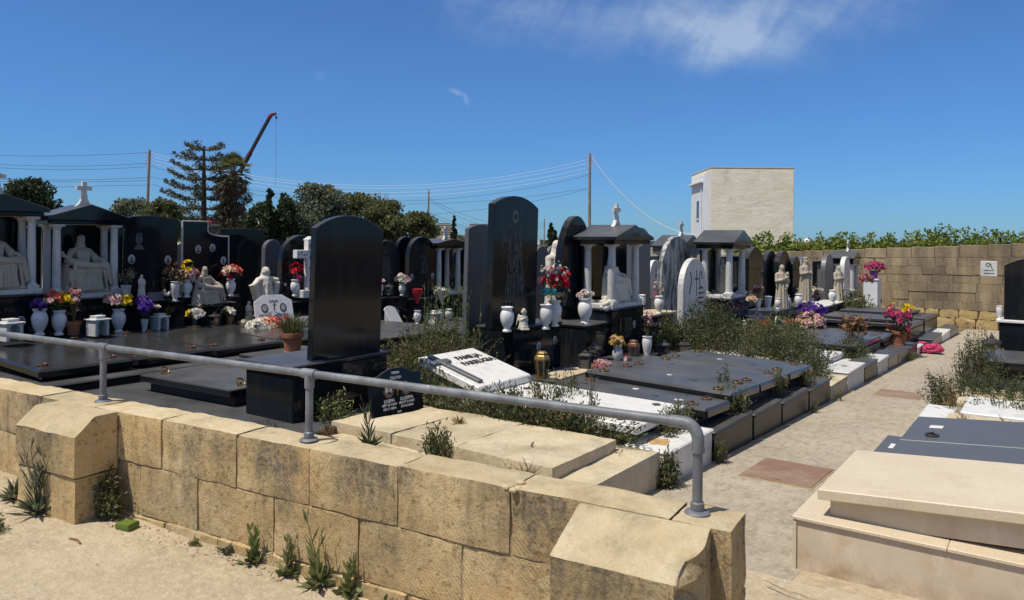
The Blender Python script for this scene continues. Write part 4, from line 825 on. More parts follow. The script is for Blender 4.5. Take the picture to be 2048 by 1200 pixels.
# white marble family tomb with the robed statue
wc, uc = G(548, 655, .5); t = T('marble_tomb', 'white marble tomb carrying the open armed robed statue and the portrait plaque', 'tomb', -10.3, 8.5, 0, group=TG)
b = B(); b.box(-.9, -.85, -.1, 1.3, .9, .46, .012); pt(t, 'tomb_base', b, MARBG); lid(t, -11.1, -9.1, 7.75, 9.3, .56, .50, .06, MARB, -10.3, 8.5, .01, 0, 'cover_slab')
us, hs = W(530, 640, -10.75); statue('large pale robed statue with arms held open, beside the marble cross', st_standing(3, 'open'), STATW, -10.75, us, .55, .98, -.1).scale = (1.25, 1.2, .98)
us, hs = W(497, 640, -10.4); statue('small pale figure of a praying child beside the robed statue', st_standing(5, 'pray'), STATW, -10.4, us, .56, .42, .2)
us, hs = W(512, 640, -10.2); statue('little kneeling pale figure at the foot of the robed statue', st_child(False), STATW, -10.25, us-.02, .55, .23, .2)
us, hs = W(572, 615, -10.3); statue('tiny pale angel bust peeping out behind the portrait plaque', st_child(True), STATW, -10.45, us, .72, .22, .2)
def plaque(label, px, py, w, hgt, wd, tilt, txts, ovals, mat=MARB, shape='flat', k=.1, rz=-.25, h=None):
    u, hh = W(px, py, w); t = T('marble_plaque', label, 'plaque', w, u, hh if h is None else h, rz, 'marble memorial plaques'); Mt = Matrix.Rotation(-tilt, 4, 'Y')
    b = B(); b.prism(prof(shape, wd, 0, hgt, k), -.035, 0, .003, Mt); pt(t, 'plaque_slab', b, mat)
    for s_, sz, y, z in txts: lettering(t, s_, sz, .001, y, z, INKD, Mt, 1., .001, bold=.001)
    for y, z, r in ovals:
        b = B(); b.lathe([(.001, 0), (r, 0), (r, .004), (.001, .004)], (0, 0, 0), 18, Mt @ Matrix.Translation((0, y, z)) @ Matrix.Rotation(math.pi/2, 4, 'Y') @ Matrix.Diagonal((1.3, 1, 1, 1))); o = pt(t, 'portrait_oval', b, INKD)
        b = B(); b.lathe([(.001, 0), (r*.7, 0), (r*.7, .007), (.001, .007)], (0, 0, 0), 18, Mt @ Matrix.Translation((0, y, z)) @ Matrix.Rotation(math.pi/2, 4, 'Y') @ Matrix.Diagonal((1.3, 1, 1, 1))); pt(o, 'portrait', b, POR)
    return t
t = plaque('large white marble plaque with three oval portraits and a small cross', 553, 650, -9.95, .56, .62, .30, (('XADE', .055, 0, .455), ('CETANO', .05, -.15, .235), ('20-5-1977', .04, -.15, .185), ('26-8-2003', .04, -.15, .14), ('KARINU', .05, .15, .235), ('12-4-1929', .04, .15, .185), ('18-9-1996', .04, .15, .14), ('KARI', .05, .02, .065), ('9-6-1948', .038, .02, .025)), ((-.15, .35, .055), (.15, .35, .055), (.01, .17, .055)), h=.55, shape='cut')
b = B(); b.box(-.09, -.006, .30, -.075, .006, .42, .001); b.box(-.09, -.03, .375, -.075, .03, .388, .001); pt(t, 'cross', b, INKD)
plaque('small curved top white plaque with a portrait, overlapping the large plaque', 574, 663, -9.7, .22, .36, .2, (), ((.02, .12, .05),), MARB, 'seg', .1, -.3, h=.54)
plaque('small curved top white plaque standing next to the plain backed headstone', 612, 660, -9.75, .22, .30, .2, (('R.I.P.', .03, .0, .06),), ((.06, .13, .04),), MARB, 'seg', .1, -.3, h=.54)
# stones seen between the plain backed headstone and the pale edged slab
def ex(t, Wd, ha, ht): etched_figure(t, .001, 0, ha+.15, ht-.12, .5, 5); oval_portrait(t, .19, .12, .68, .05)
headstone('black headstone with an etched couple, next to the plain backed stone', -10.6, 745, 797, 594, 481, 'seg', .09, BLACKV, .3, ped=(.18, .5, -.42, .42, .3), extra=ex)
headstone('black round topped headstone standing behind its neighbour by the slatted hillside', -10.95, 793, 828, 600, 473, 'round', .09, BLACKV, lean=-.01, h0=.4)
def ex(t, Wd, ha, ht): etched_figure(t, .001, .08, ht-.75, ht-.22, .3, 8); oval_portrait(t, .001, -.3, ha+.42, .05); oval_portrait(t, .001, .33, ha+.42, .05)
headstone('black round topped headstone with an etched robed figure and a red bouquet in front', -10.6, 816, 869, 595, 473, 'round', .12, BLACKV, ped=(.16, .5, -.56, .56, .3), extra=ex)
u1_, _ = W(903, 560, -10.5); t = shrine('small columned shrine with a plain cross, next to the grey backed headstone', -10.5, u1_, .62, .40, 1.03, 1.98, 2.04, 2.18, 1.06, BLACKV, MARBG, .055, .30, 1.0, .3); oval_portrait(t, .001, .1, .80, .045); oval_portrait(t, .001, .42, .80, .045)
t = T('granite_tomb', 'dark tomb slabs carrying the white wedge tablet, behind the tall bush', 'tomb', -9.6, 10.8, 0, group=TG)
b = B(); b.box(-.9, -2.6, -.1, .9, 1.9, .30, .012); pt(t, 'tomb_base', b, KERBG)
for u0, u1 in ((8.3, 9.35), (9.38, 10.42), (10.46, 11.55), (11.6, 12.6)):
    o = lid(t, -10.45, -8.75, u0, u1, .47, .43, .10, BLACK, -9.6, 10.8, .015, 0, 'cover_slab'); ring_handle(o, .62, u0-10.8+.2, .435); ring_handle(o, .62, u1-10.8-.2, .435)
w_, u_ = G(800, 655, .45); t = T('wedge_tablet', 'white wedge shaped marble tablet seen from its open side on dark slabs', 'tablet', w_, u_, .45, .3)
b = B(); Mw = Matrix.Rotation(-.55, 4, 'Y'); b.prism(prof('seg', .42, 0, .46, .12), -.025, 0, .004, Mw); pt(t, 'tablet_slab', b, MARB)
b = B()
for y in (-.16, .13): b.prism([(-.24, 0), (-.015, 0), (-.22, .36), (-.24, .37)], y, y+.025, .002, Matrix(((0, 1, 0, 0), (-1, 0, 0, 0), (0, 0, 1, 0), (0, 0, 0, 1))))
pt(t, 'tablet_support', b, MARBG)
# ================================================================== row facing the path (front plane w = -5.5)
t = T('granite_tomb', 'row of dark granite tomb covers with rounded edges and many brass rings, beside the path', 'tomb', -3.7, 8.5, 0, group=TG)
t.rotation_euler = (-.04, 0, 0)
b = B(); b.box(-.52, -1.85, -.15, 1.0, 1.85, .40, .01); pt(t, 'tomb_base', b, KERBG)
rnd = random.Random(4)
for i, (u0, u1, h0, h1) in enumerate(((6.70, 7.33, .50, .44), (7.36, 8.20, .565, .50), (8.22, 9.28, .565, .50), (9.32, 10.36, .575, .51))):
    o = lid(t, -4.27, -2.60, u0, u1, h0-.012, h1, .10, BLACK, -3.7, 8.5, .022, 0, 'cover_slab')
    for w, u in ((-2.80, u0+.14), (-2.80, u1-.14), (-4.1, u0+.14), (-4.1, u1-.14)): ring_handle(o, w+3.7, u-8.5, h1+(h0-.012-h1)*(-2.6-w)/1.67, BRONZE if rnd.random() < .6 else BRASS, .048)
    for k in range((4, 3, 1, 3)[i]):
        w = -3.95+.36*k+rnd.uniform(-.12, .12); u = (u0+u1)/2+rnd.uniform(-.18, .18); z = h1+(h0-.012-h1)*(-2.6-w)/1.67; b = B(); q = rnd.uniform(.034, .050); b.lathe([(q, 0), (q, .005), (q*.8, .008), (.001, .008)], (w+3.7, u-8.5, z), 14, None, 1., .75)
        pt(o, 'oval_medallion', b, MARBG if k % 2 else GREYG, True)
# low white slab next to it
t = T('marble_tomb', 'low white marble tomb slab half hidden by weeds, beside the rounded dark covers', 'tomb', -3.6, 6.17, 0, group=TG)
b = B(); b.box(-.95, -.46, -.1, .74, .46, .20, .008); pt(t, 'tomb_base', b, MARBG); b = B(); b.box(-.95, -.42, .20, .72, .42, .38, .005); pt(t, 'grey_band', b, GREYG); o = lid(t, -4.6, -2.78, 5.66, 6.66, .47, .44, .07, MARB, -3.6, 6.17, .006, 0, 'cover_slab')
b = B()
for w, u in ((-3.0, 5.8), (-3.0, 6.5), (-4.3, 6.3)): b.lathe([(.045, 0), (.045, .006), (.001, .008)], (w+3.6, u-6.17, .445-.016*(w+2.78)), 4)
pt(o, 'corner_stud', b, GREYG)
# slanted white tablet with lying cross
t = T('slanted_tablet', 'white slanted marble tablet with a grey stone cross laid on it, half in weeds', 'tablet', -4.88, 6.17, 0)
hs0, hs1 = .76, .53; k = (hs1-hs0)/.85; Sh = Matrix(((1, 0, 0, 0), (0, 1, 0, 0), (k, 0, 1, hs0), (0, 0, 0, 1))) @ Matrix.Translation((0, 0, 0))
b = B(); b.box(-.35, -.44, -.08, .42, .44, 0, .008, Matrix(((1, 0, 0, 0), (0, 1, 0, 0), (k, 0, 1, .66), (0, 0, 0, 1)))); pt(t, 'tablet_slab', b, MARB)
Mk = Matrix(((1, 0, 0, 0), (0, 1, 0, 0), (k, 0, 1, .662), (0, 0, 0, 1)))
b = B(); b.box(-.30, -.36, 0, .36, -.29, .028, .004, Mk); b.box(-.18, -.46, 0, -.11, -.20, .026, .004, Mk); pt(t, 'stone_cross', b, BACKG)
b = B(); b.box(-.3, -.40, -.1, .36, .40, .56, .01); pt(t, 'support_block', b, LIME)
Mt2 = Mk @ Matrix.Rotation(-math.pi/2, 4, 'Y')
lettering(t, 'FAMILJA', .11, .001, .14, .17, INKD, Mt2, 1., .002, bold=.004); lettering(t, 'FARRUGIA', .11, .001, .15, .04, INKD, Mt2, 1., .002, bold=.004)
# tall etched headstone
def ex(t, Wd, ha, ht):
    etched_figure(t, .001, .03, ha+.25, ht-.10, .62, 2); cap_txt(t, 'FAMILJA', .085, .102, .80, INKG, .42);
    oval_portrait(t, .101, .43, .62, .05); oval_portrait(t, .101, .82, .66, .045)
headstone('tallest black headstone, etched with a robed woman and child, standing behind white vases', -5.62, 980, 1069, 655, 391, 'seg', .10, BLACKV, .13, ped=(.10, .6, -.12, .98, .22), lean=-.03, extra=ex, h0=.90)
headstone('leaning plain grey backed headstone with bright pale edge, rising out of tall grass', -6.35, 929, 985, 655, 448, 'seg', .07, BACKG, .12, lean=-.035, h0=.2)
u0, h_ = W(1150, 650, -5.9)
t = headstone('pointed oval black headstone leaning beside the columned shrine', -6.1, 1118, 1182, 660, 431, 'oval', .12, BLACKV, lean=-.02, h0=.88)
b = B(); b.box(-.45, -.72, .2, .60, .62, .845, .006); pt(t, 'pedestal', b, BLACKV); b = B(); b.box(-.47, -.74, .847, .63, .64, .885, .012); pt(t, 'pedestal_cap', b, BLACK)
cap_txt(t, 'FAMILJA', .085, .602, .76, INKG)
us, hs = W(1113, 478, -6.9); statue('tall white veiled statue half hidden behind red flowers and the oval headstone', st_standing(7, 'pray'), STATW, -6.9, us, .70, hs-.70, -.4)
t = T('stone_pedestal', 'dark pedestal under the tall white veiled statue', 'pedestal', -6.9, us, 0, group='stone pedestals'); b = B(); b.box(-.3, -.35, -.1, .3, .35, .70, .01); pt(t, 'block', b, BLACKV)
t = T('stone_step', 'dark stone ledge with a pale step in front of the family pedestals', 'step', -5.15, 8.7, 0)
b = B(); b.box(-.30, -1.2, 0, .80, 1.75, .34, .012); pt(t, 'ledge', b, GREYG); b = B(); b.box(-.10, -.75, .342, .24, .05, .365, .006); pt(t, 'pale_step', b, LIME)
# columned shrine with curved gable
uS = (W(1213, 560, -5.6)[0]+W(1263, 560, -5.6)[0])/2
t = shrine('open columned shrine with curved gable and cross, facing the path behind the lanterns', -5.45, uS+.02, .80, .50, 1.12, 2.06, 2.12, 2.36, 1.30, BLACKV, MARBG, .062, .36, 1.06, .2, True, False, MARBG, .12)
cap_txt(t, 'FAMILJA', .085, .122, 2.20, INKG); oval_portrait(t, .001, .2, .8, .05)
b = B(); b.box(.001, -.12, .62, .006, .12, .92, .001); pt(t, 'brushed_panel', b, GLASSD); b = B(); b.ell((.012, -.28, .80), (.01, .02, .09), 8, 6); b.ell((.014, -.28, .91), (.012, .016, .02), 8, 6); pt(t, 'bronze_figure', b, BRONZE, True)
statue('white seated statue between the columns of the curved gable shrine', st_seated(1), STATW, -5.75, uS+.03, 1.15, .78, 0)
us, hs = W(1195, 612, -5.5); b = B()
for k in range(9): b.ell((random.Random(k).uniform(-.05, .05), random.Random(k+3).uniform(-.07, .07), .03+.012*k), (.05, .06, .05), 8, 6)
solo('statue_fragment', 'broken lump of pale carved stone at the foot of the shrine column', 'stone', b, STATW, -5.5, uS-.62, 1.06, smooth=True, sc_=.9)
headstone('tall dark arched stone right behind the curved gable shrine', -6.4, 1262, 1300, 640, 455, 'seg', .10, BACKG, .25, lean=0, h0=.3)
for px0, px1, pyb, pyt, sh, wf, mt, l in ((1071, 1097, 640, 492, 'round', -8.6, BACKG, 'small dark arched stone with pale edge behind the red lilies'), (1094, 1124, 640, 491, 'round', -9.2, BACKG, 'small dark arched stone half behind the pale edged arch by the red lilies'), (1137, 1172, 650, 470, 'flat', -7.4, BLACKV, 'plain dark slab filling the gap behind the oval headstone'), (1232, 1262, 640, 462, 'round', -8.2, BLACKV, 'dark arched slab showing through the columns of the curved gable shrine'), (1300, 1330, 660, 512, 'flat', -10.5, BACKG, 'low grey slab far behind the small pointed stone'),
        (40, 100, 600, 452, 'seg', -12.2, BLACKV, 'dark slab showing through the gap beside the shrine at the picture edge'), (196, 252, 600, 450, 'seg', -12.2, BLACKV, 'dark slab showing behind the shrine next to the etched headstone'), (868, 905, 640, 488, 'seg', -12.4, BLACKV, 'dark slab behind the small columned shrine, left half'), (905, 948, 640, 490, 'round', -12.6, BLACKV, 'dark arched slab behind the small columned shrine by the grey backed stone'), (735, 768, 620, 496, 'round', -12.3, BLACKV, 'dark arched stone peeping past the plain backed headstone'), (1405, 1440, 640, 505, 'round', -7.6, BACKG, 'grey arched slab behind the plain gabled shrine'), (1440, 1500, 640, 512, 'flat', -8.0, BLACKV, 'dark slab closing the gap behind the plain gabled shrine')):
    headstone(l, wf, px0, px1, pyb, pyt, sh, .10, mt, .15, lean=0, h0=.1)
# stones behind, small gothic one etc.
headstone('small white pointed memorial stone with dark writing, far behind the urn', -8.6, 1300, 1323, 596, 520, 'gothic', .10, MARB, lean=0, extra=lambda t, Wd, ha, ht: (cap_txt(t, 'M', .16, .002, ht-.42, INKD), cap_txt(t, 'I', .26, .002, ht-.25, INKD)))
headstone('grey stained arched stone with black mould, beside the slender white stone', -6.6, 1322, 1384, 640, 472, 'round', .10, MARBD, lean=-.01, h0=.2)
t = headstone('low dark ledge stone with white writing under the two urns', -5.75, 1283, 1345, 700, 636, 'flat', .5, BLACKV, lean=0, h0=.05)
cap_txt(t, 'DUMEAN', .10, .002, .72, INKW); cap_txt(t, 'MA-AGIUS', .10, .002, .56, INKW); b = B(); b.box(-.5, -.95, .86, .03, .75, .90, .006); pt(t, 'pale_top', b, LIME)
# slender white stone
def ex(t, Wd, ha, ht):
    b = B(); b.box(.001, .06, ht-.78, .004, .085, ht-.22, .001); b.box(.001, -.02, ht-.40, .004, .16, ht-.375, .001); b.tube([(.002, .27+.06*math.cos(a), ht-.40+.15*math.sin(a)) for a in [k*.35 for k in range(16)]], .008, 5); b.tube([(.002, -.23+.05*math.sin(k*.5), ht-.25-.05*k) for k in range(9)], .010, 5); pt(t, 'carving', b, INKD)
    for z in (.58, .67, .76, .85): b = B(); b.box(.001, .16, ht-z, .003, .40, ht-z+.03, .001); pt(t, 'inscription', b, INKD)
    lettering(t, 'DARMANIN', .145, .001, 0, ha+.20, INKD, None, .95, .002, bold=.005); b = B(); b.box(-.35, -Wd/2-.12, -.1, .20, Wd/2+.15, ha, .01); pt(t, 'pedestal', b, MARBW)
headstone('slender white arched headstone with a dark carved cross, on a pale block above shrubs', -5.5, 1365, 1412, 668, 516, 'round', .11, MARBG, lean=-.01, extra=ex)
# far shrine pair
uT, _ = W(1482, 560, -5.5)
t = shrine('columned shrine with a plain gable and no cross, above the tall shrubs', -5.55, uT+.05, .78, .62, 1.16, 2.17, 2.25, 2.56, 1.22, BLACKV, MARBG, .075, 0, 1.1, .2, True, gable_x=.1)
statue('weathered praying statue inside the plain gabled shrine', st_standing(9, 'pray'), STAT, -5.95, uT+.1, 1.18, .80, -.1)
cap_txt(t, 'C', .16, .102, 2.36, INKG)
uU, hU = W(1372, 500, -8.2)
shrine('tall shrine roof with a small stone cross, rising behind the stained arched stone', -8.2, uU+.4, .8, .7, 1.2, 2.10, 2.28, 2.62, 1.5, BACKG, MARBG, .08, .42, 1.4, .1, True)
# distant end of the row
FARS = [(1497, 1526, 640, 494, 'seg', BLACKV, .25, 'wide dark headstone directly behind the plain gabled shrine', -5.9), (1531, 1554, 625, 501, 'round', BLACKV, .3, 'dark round topped headstone, first of the far pair before the hooded statue', -6.0), (1556, 1581, 630, 501, 'round', BLACKV, .3, 'dark round topped headstone with bright edge behind the hooded statue', -5.8), (1585, 1601, 625, 513, 'round', BLACKV, .3, 'narrow dark headstone with bright edge among the far white vases', -5.7), (1601, 1617, 625, 513, 'seg', BACKG, .3, 'narrow dark headstone behind the mottled far statue', -6.2),
        (1633, 1646, 640, 522, 'flat', BLACKV, .3, 'square topped narrow dark stone set against the boundary wall', -6.3), (1650, 1667, 606, 508, 'round', BACKG, .3, 'grey arched headstone by the bearded far statue', -5.8), (1668, 1684, 610, 511, 'round', BLACKV, .3, 'small dark headstone behind the bearded far statue', -6.3), (1688, 1700, 600, 513, 'round', MARBG, .3, 'narrow white arched stone with dark writing next to the smallest shrine', -5.5), (1727, 1746, 640, 521, 'flat', FARW, .3, 'plain limestone stele leaning beside the white cabinet', -6.2)]
for px0, px1, pyb, pyt, sh, mt, k, l, wf in FARS: headstone(l, wf, px0, px1, pyb, pyt, sh, .14, mt, k, lean=0)
uu, _ = W(1712, 600, -5.7); shrine('smallest columned shrine with a thin cross, close to the boundary wall', -5.7, uu, .7, .6, 1.1, 2.05, 2.2, 2.5, 1.15, BLACKV, MARBG, .10, .4, 1.0, .0, True)
for px, py, ht, l, rz, kw in ((1563, 622, 1.12, 'hooded pale statue of a figure holding a child among white vases', -.9, dict(seed=11, pose='pray', child=True)), (1610, 604, 1.15, 'mottled crowned statue behind the wilted wrapped flowers', -.7, dict(seed=13, pose='pray', crown=True)), (1676, 607, 1.15, 'pale statue of a bearded robed man on a ledge', -.6, dict(seed=15, pose='pray'))):
    u, hh = W(px, py, -5.4); statue(l, st_standing(**kw), STAT, -5.4, u, hh, ht, rz)
for px0, px1, pyb, pyt, l in ((1510, 1608, 668, 620, 'long curved dark ledge holding the row of white vases'), (1640, 1690, 655, 608, 'dark boxy pedestal with a white top under the bearded statue'), (1692, 1722, 632, 600, 'white marble pedestal with dark writing under the narrow white stone')):
    u0, hb = W(px0, pyb, -5.2); u1, _ = W(px1, pyb, -5.2); _, ht = W((px0+px1)/2, pyt, -5.2)
    t = T('stone_pedestal', l, 'pedestal', -5.2, (u0+u1)/2, 0, group='stone pedestals'); q = (u1-u0)/2; wh = 'white marble' in l
    b = B(); b.box(-.6, -q, 0, -.02, q, ht-.04, .01); pt(t, 'block', b, MARB if wh else BLACKV); b = B(); b.box(-.62, -q-.03, ht-.038, .02, q+.03, ht, .012); pt(t, 'top_slab', b, MARB if wh or 'white top' in l else BLACK)
# white cabinet and its flowers
u0, _ = W(1745, 640, -5.0); t = T('white_cabinet', 'tall white metal cabinet standing in front of the boundary wall', 'cabinet', -5.15, 28.1, 0)
b = B(); b.box(-.22, -.3, 0, .22, .3, 1.52, .01); pt(t, 'body', b, WHITEP); b = B(); b.box(-.25, -.33, 1.522, .25, .33, 1.57, .01); pt(t, 'top', b, WHITEP); b = B(); b.box(.222, -.25, .1, .235, .25, 1.45, .004); o = pt(t, 'door', b, WHITEP); b = B(); b.box(.236, .17, .75, .26, .20, .90, .003); pt(o, 'handle', b, DARKM)
t = pot('purple flower pot on top of the white cabinet', -5.1, 28.1, 1.57, .26, PURP)
bouquet('magenta potted flowers on top of the white cabinet', -5.1, 28.1, gz(28.1)+1.80, .36, [('magenta', 46, (0, 0))], .085, .65, 91, LEAFM, 60, .12)
# low tombs further along the path
for i, (u0, u1, w0, mt, l, h) in enumerate(((11.0, 11.95, -5.2, LIME, 'overgrown limestone tomb under the big shrubs', .34), (12.0, 13.0, -5.2, MARB, 'white marble tomb with a leaning flower box, among the shrubs', .36), (13.1, 14.1, -5.0, MARB, 'bright white slab tomb next to the potted dry plant', .36), (14.2, 16.6, -5.1, BLACK, 'wide dark tomb cover with two rings beside the clay flower pot', .48), (16.9, 18.4, -5.0, GREYG, 'grey tomb cover behind the clay flower pot', .44), (20.2, 22.4, -5.2, GREYG, 'stepped grey tomb near the far kerb', .55), (22.6, 25.2, -5.2, GREYG, 'ribbed grey tomb closest to the boundary wall', .62))):
    t = T('low_tomb', l, 'tomb', -3.9, (u0+u1)/2, 0, group=TG); c = (u0+u1)/2; t.rotation_euler = (-.03, 0, 0)
    b = B(); b.box(w0+3.9, u0-c+.05, -.1, 1.02, u1-c-.05, h-.10, .01); pt(t, 'tomb_base', b, KERBG if mt in (BLACK, GREYG) else mt); o = lid(t, w0, -2.88 if i > 2 else -3.0, u0, u1, h+.03, h, .09, mt, -3.9, c, .015, 0, 'cover_slab')
    if i in (3, 4, 5, 6):
        for w in (-3.15, -4.7): ring_handle(o, w+3.9, -.35, h+.01+.015*(-2.88-w), BRONZE, .06); ring_handle(o, w+3.9, .35, h+.01+.015*(-2.88-w), BRONZE, .06)
        if i > 4: b = B(); b.box(w0+4.1, -(u1-u0)/2+.15, h+.03, .6, (u1-u0)/2-.15, h+.10, .01); pt(t, 'upper_slab', b, GREYG)
# ================================================================== tombs on the other side of the path
t = T('beige_tomb', 'beige polished stone tomb with a thick terrazzo cover, closest to the viewer', 'tomb', -1.25, 4.57, 0, group=TG)
b = B(); b.box(.006, .012, -.2, 3.0, 1.08, .285, .003); pt(t, 'tomb_base', b, BEIGEF); b = B(); b.box(0, 0, -.2, .02, .02, .283, .001); pt(t, 'corner_strip', b, BEIGE)
b = B(); b.box(-.005, -.006, .288, .78, 1.085, .308, .003); b.box(.7825, -.006, .288, 3.0, 1.085, .308, .003); pt(t, 'ledge', b, BEIGE)
def tiltM(k, x, z): return Matrix(((1, 0, 0, 0), (0, 1, 0, 0), (k, 0, 1, z-k*x), (0, 0, 0, 1)))
b = B(); b.box(.175, .13, -.16, 3.0, .99, 0, .003, tiltM(.07, .12, .43)); pt(t, 'riser', b, BEIGEF); b = B(); b.box(.12, .06, 0, 3.0, 1.085, .06, .005, tiltM(.075, .12, .408)); pt(t, 'cover_slab', b, BEIGE)
t = T('blue_grey_tomb', 'blue grey granite tomb with two flush covers beside the beige tomb', 'tomb', -1.25, 6.7, 0, group=TG)
for a, c, dz in ((-1.01, -.06, 0), (-.04, .88, -.03)): b = B(); b.box(0, a, -.1, .22, c, .275+dz, .004); pt(t, 'foot_block', b, SLATE)
b = B(); b.box(.20, -1.0, -.1, 3.0, 1.05, .02, .004, tiltM(.07, .2, .33)); pt(t, 'tomb_base', b, LIME)
for a, c in ((-1.05, .07), (.09, 1.08)):
    b = B(); b.box(.215, a, -.05, 3.0, c, .0, .004, tiltM(.08, .22, .405)); o = pt(t, 'cover_slab', b, SLATE); ring_handle(o, .42, a+.2, .42, DARKM, .045)
b = B(); b.box(.36, .60, .0, .46, .70, .004, .001, tiltM(.08, .22, .406)); pt(t, 'pale_sticker', b, MARB)
b = B(); b.box(.08, .40, 0, .12, .56, .004, .001, tiltM(0, 0, .246)); pt(t, 'pale_emblem', b, MARB)
t = T('limestone_tomb', 'low limestone tomb of rough slabs with dry grass, next to the blue grey covers', 'tomb', -1.22, 8.45, 0, group=TG)
b = B(); rough_block(b, 0, -.60, -.1, 2.6, .62, .10, .02, .01, .07, 400); pt(t, 'tomb_base', b, LIME, True); b = B(); rough_block(b, .22, -.50, .1, 2.6, -.05, .26, .02, .01, .06, 405); rough_block(b, .30, -.04, .12, 2.6, .55, .31, .02, .01, .06, 407); pt(t, 'cover_slab', b, LIME, True)
t = T('marble_tomb', 'bright white marble tomb blocks lying among dark creeping weeds', 'tomb', -1.24, 9.6, 0, group=TG)
b = B(); b.box(0, -.5, -.1, .30, .45, .22, .01); pt(t, 'foot_block', b, MARB); b = B(); b.box(.40, -.42, -.1, 2.6, .55, .34, .01); pt(t, 'cover_slab', b, MARB)
t = T('low_tomb', 'pale limestone tomb slab under the creeping weeds', 'tomb', -1.0, 11.0, 0, group=TG)
b = B(); rough_block(b, 0, -.6, -.1, 2.4, .6, .28, .03, .012, .08, 420); pt(t, 'cover_slab', b, LIME, True)
t = T('granite_tomb', 'black overhanging tomb cover on a grey base, at the picture edge behind the tall shrub', 'tomb', -1.0, 14.6, 0, group=TG)
b = B(); b.box(.05, -.6, -.1, 2.4, .8, .22, .01); pt(t, 'tomb_base', b, GREYG); b = B(); b.box(.12, -.5, .22, 2.4, .75, .36, .006); pt(t, 'riser', b, BLACKV); b = B(); b.box(-.02, -.68, .36, 2.4, .85, .47, .012); pt(t, 'cover_slab', b, BLACK)
t = T('headstone', 'black shouldered headstone on a banded pedestal at the picture edge', 'headstone', -.97, 16.8, 0, group='headstones')
Mz = Matrix.Rotation(-math.pi/2, 4, 'Z')
b = B(); b.box(.02, 0, 0, 1.3, .6, .12, .01); pt(t, 'white_base', b, MARB); b = B(); b.box(.05, .03, .12, 1.27, .57, .90, .006); pt(t, 'pedestal', b, BLACKV); b = B(); b.box(.0, 0, .90, 1.3, .6, .95, .008); pt(t, 'white_ledge', b, MARB)
b = B(); b.prism([(.12, .95), (1.2, .95), (1.2, 1.95)]+arc(.12, 1.95, 1.2, 1.95, .16, 10)[::-1][1:], -.26, -.12, .006, Matrix(((0, 1, 0, 0), (-1, 0, 0, 0), (0, 0, 1, 0), (0, 0, 0, 1)))); pt(t, 'stone_slab', b, BLACKV)
vase('white vase on the ledge of the shouldered headstone at the picture edge', -.92, 16.9, .95, .25, 'slim')
# ================================================================== vases, flowers, lanterns
def av(px, py, w, h=None):
    u, hh = W(px, py, w); return u, (hh if h is None else h)
def sc_at(px, w):
    r0, _ = ray(px, 500); d = w/(N[0]*r0+N[1]); return F/d
bq = 0
def vf(px, py, pxh, w, h, kind, vl, flow=None, mat=None, dx=0):
    """a vase whose foot shows at px,py with a bunch of flowers in it"""
    global bq
    u, hh = av(px, py, w, h); ht = pxh/sc_at(px, w); vase(vl, w, u, hh, ht, kind, mat, bq*.7)
    if flow:
        l, Rp, cols, br, kw = flow; R = Rp/sc_at(px, w); bq += 1
        bouquet(l, w, u, gz(u)+hh+ht*.93, R, cols, br/sc_at(px, w), seed=bq, stem=R*.62, **kw)
# --- row B, on the long tomb (h .63 at the pedestals)
B0 = -10.28
vf(79, 666, 54, B0, .63, 'urn', 'round white vase of purple flowers at the picture edge shrine', ('bunch of purple and white flowers in a round white vase', 17, [('purple', 34, (0, 0)), ('white', 7, (0, .2))], 6, {}))
vf(118, 671, 50, B0, .62, 'urn', 'round white vase holding coral and yellow flowers', ('bunch of coral and yellow flowers between two shrines', 27, [('coral', 22, (-.45, .2)), ('yellow', 30, (.35, .15)), ('palepink', 3, (-.9, .1))], 7, {}))
vf(237, 669, 48, B0, .61, 'urn', 'round white vase holding pale pink and yellow flowers', ('bunch of pale pink and yellow flowers under the etched headstone', 24, [('palepink', 24, (-.5, .15)), ('yellow', 24, (.45, 0))], 7, {}))
u, h = av(147, 674, -10.22, .62); pot('terracotta pot of wrapped dried flowers between two shrines', -10.22, u, h, .17, TERRA); bouquet('dried dusty pink flowers in clear wrap, in the terracotta pot', -10.22, u, gz(u)+h+.17, .13, [('dusty', 26, (0, .5)), ('palepink', 22, (0, .3))], .030, 1.7, 5, DRY, 40, .22)
u, h = av(289, 669, -10.2, .60); vase('short square shouldered white vase of deep purple flowers', -10.2, u, h, .20, 'bucket', MARBG); bouquet('wide bunch of deep purple flowers under the etched headstone', -10.2, u, gz(u)+h+.20, .17, [('purple', 60, (-.15, .15)), ('palepink', 9, (.75, -.25)), ('white', 4, (.8, -.4))], .042, .8, 6, LEAFD, 40, .13)
for px, py, l, mt in ((20, 703, 'marble lamp house with stacked lid at the picture edge', MARB), (195, 690, 'marble lamp house with an open arch, standing between two bouquets', MARB), (319, 668, 'marble lamp house with a dark arched niche beside the purple flowers', MARBG)):
    u, h = av(px, py, -10.0 if px < 300 else -10.25, .615); lamp_house(l, -10.0 if px < 300 else -10.25, u, h, .265 if px < 300 else .24, MARBG, .15)  # body in greyed marble stands for shade, lid kept pale as lit
u, h = av(252, 605, -10.38, None); vf(252, 605, 38, -10.38, None, 'bucket', 'dull white vase with a withered plant below the etched headstone', ('withered grey green plant in the dull white vase', 20, [('gold', 3, (0, .3))], 4, dict(leafm=LEAFG, nleaf=130)), MARBG)
vf(350, 603, 40, -10.38, None, 'slim', 'slim white vase with brown dead branches', ('brown dead branches in a slim white vase', 24, [('dusty', 4, (0, 0))], 4, dict(leafm=DRYD, nleaf=170, flat=1.3)), MARBG)
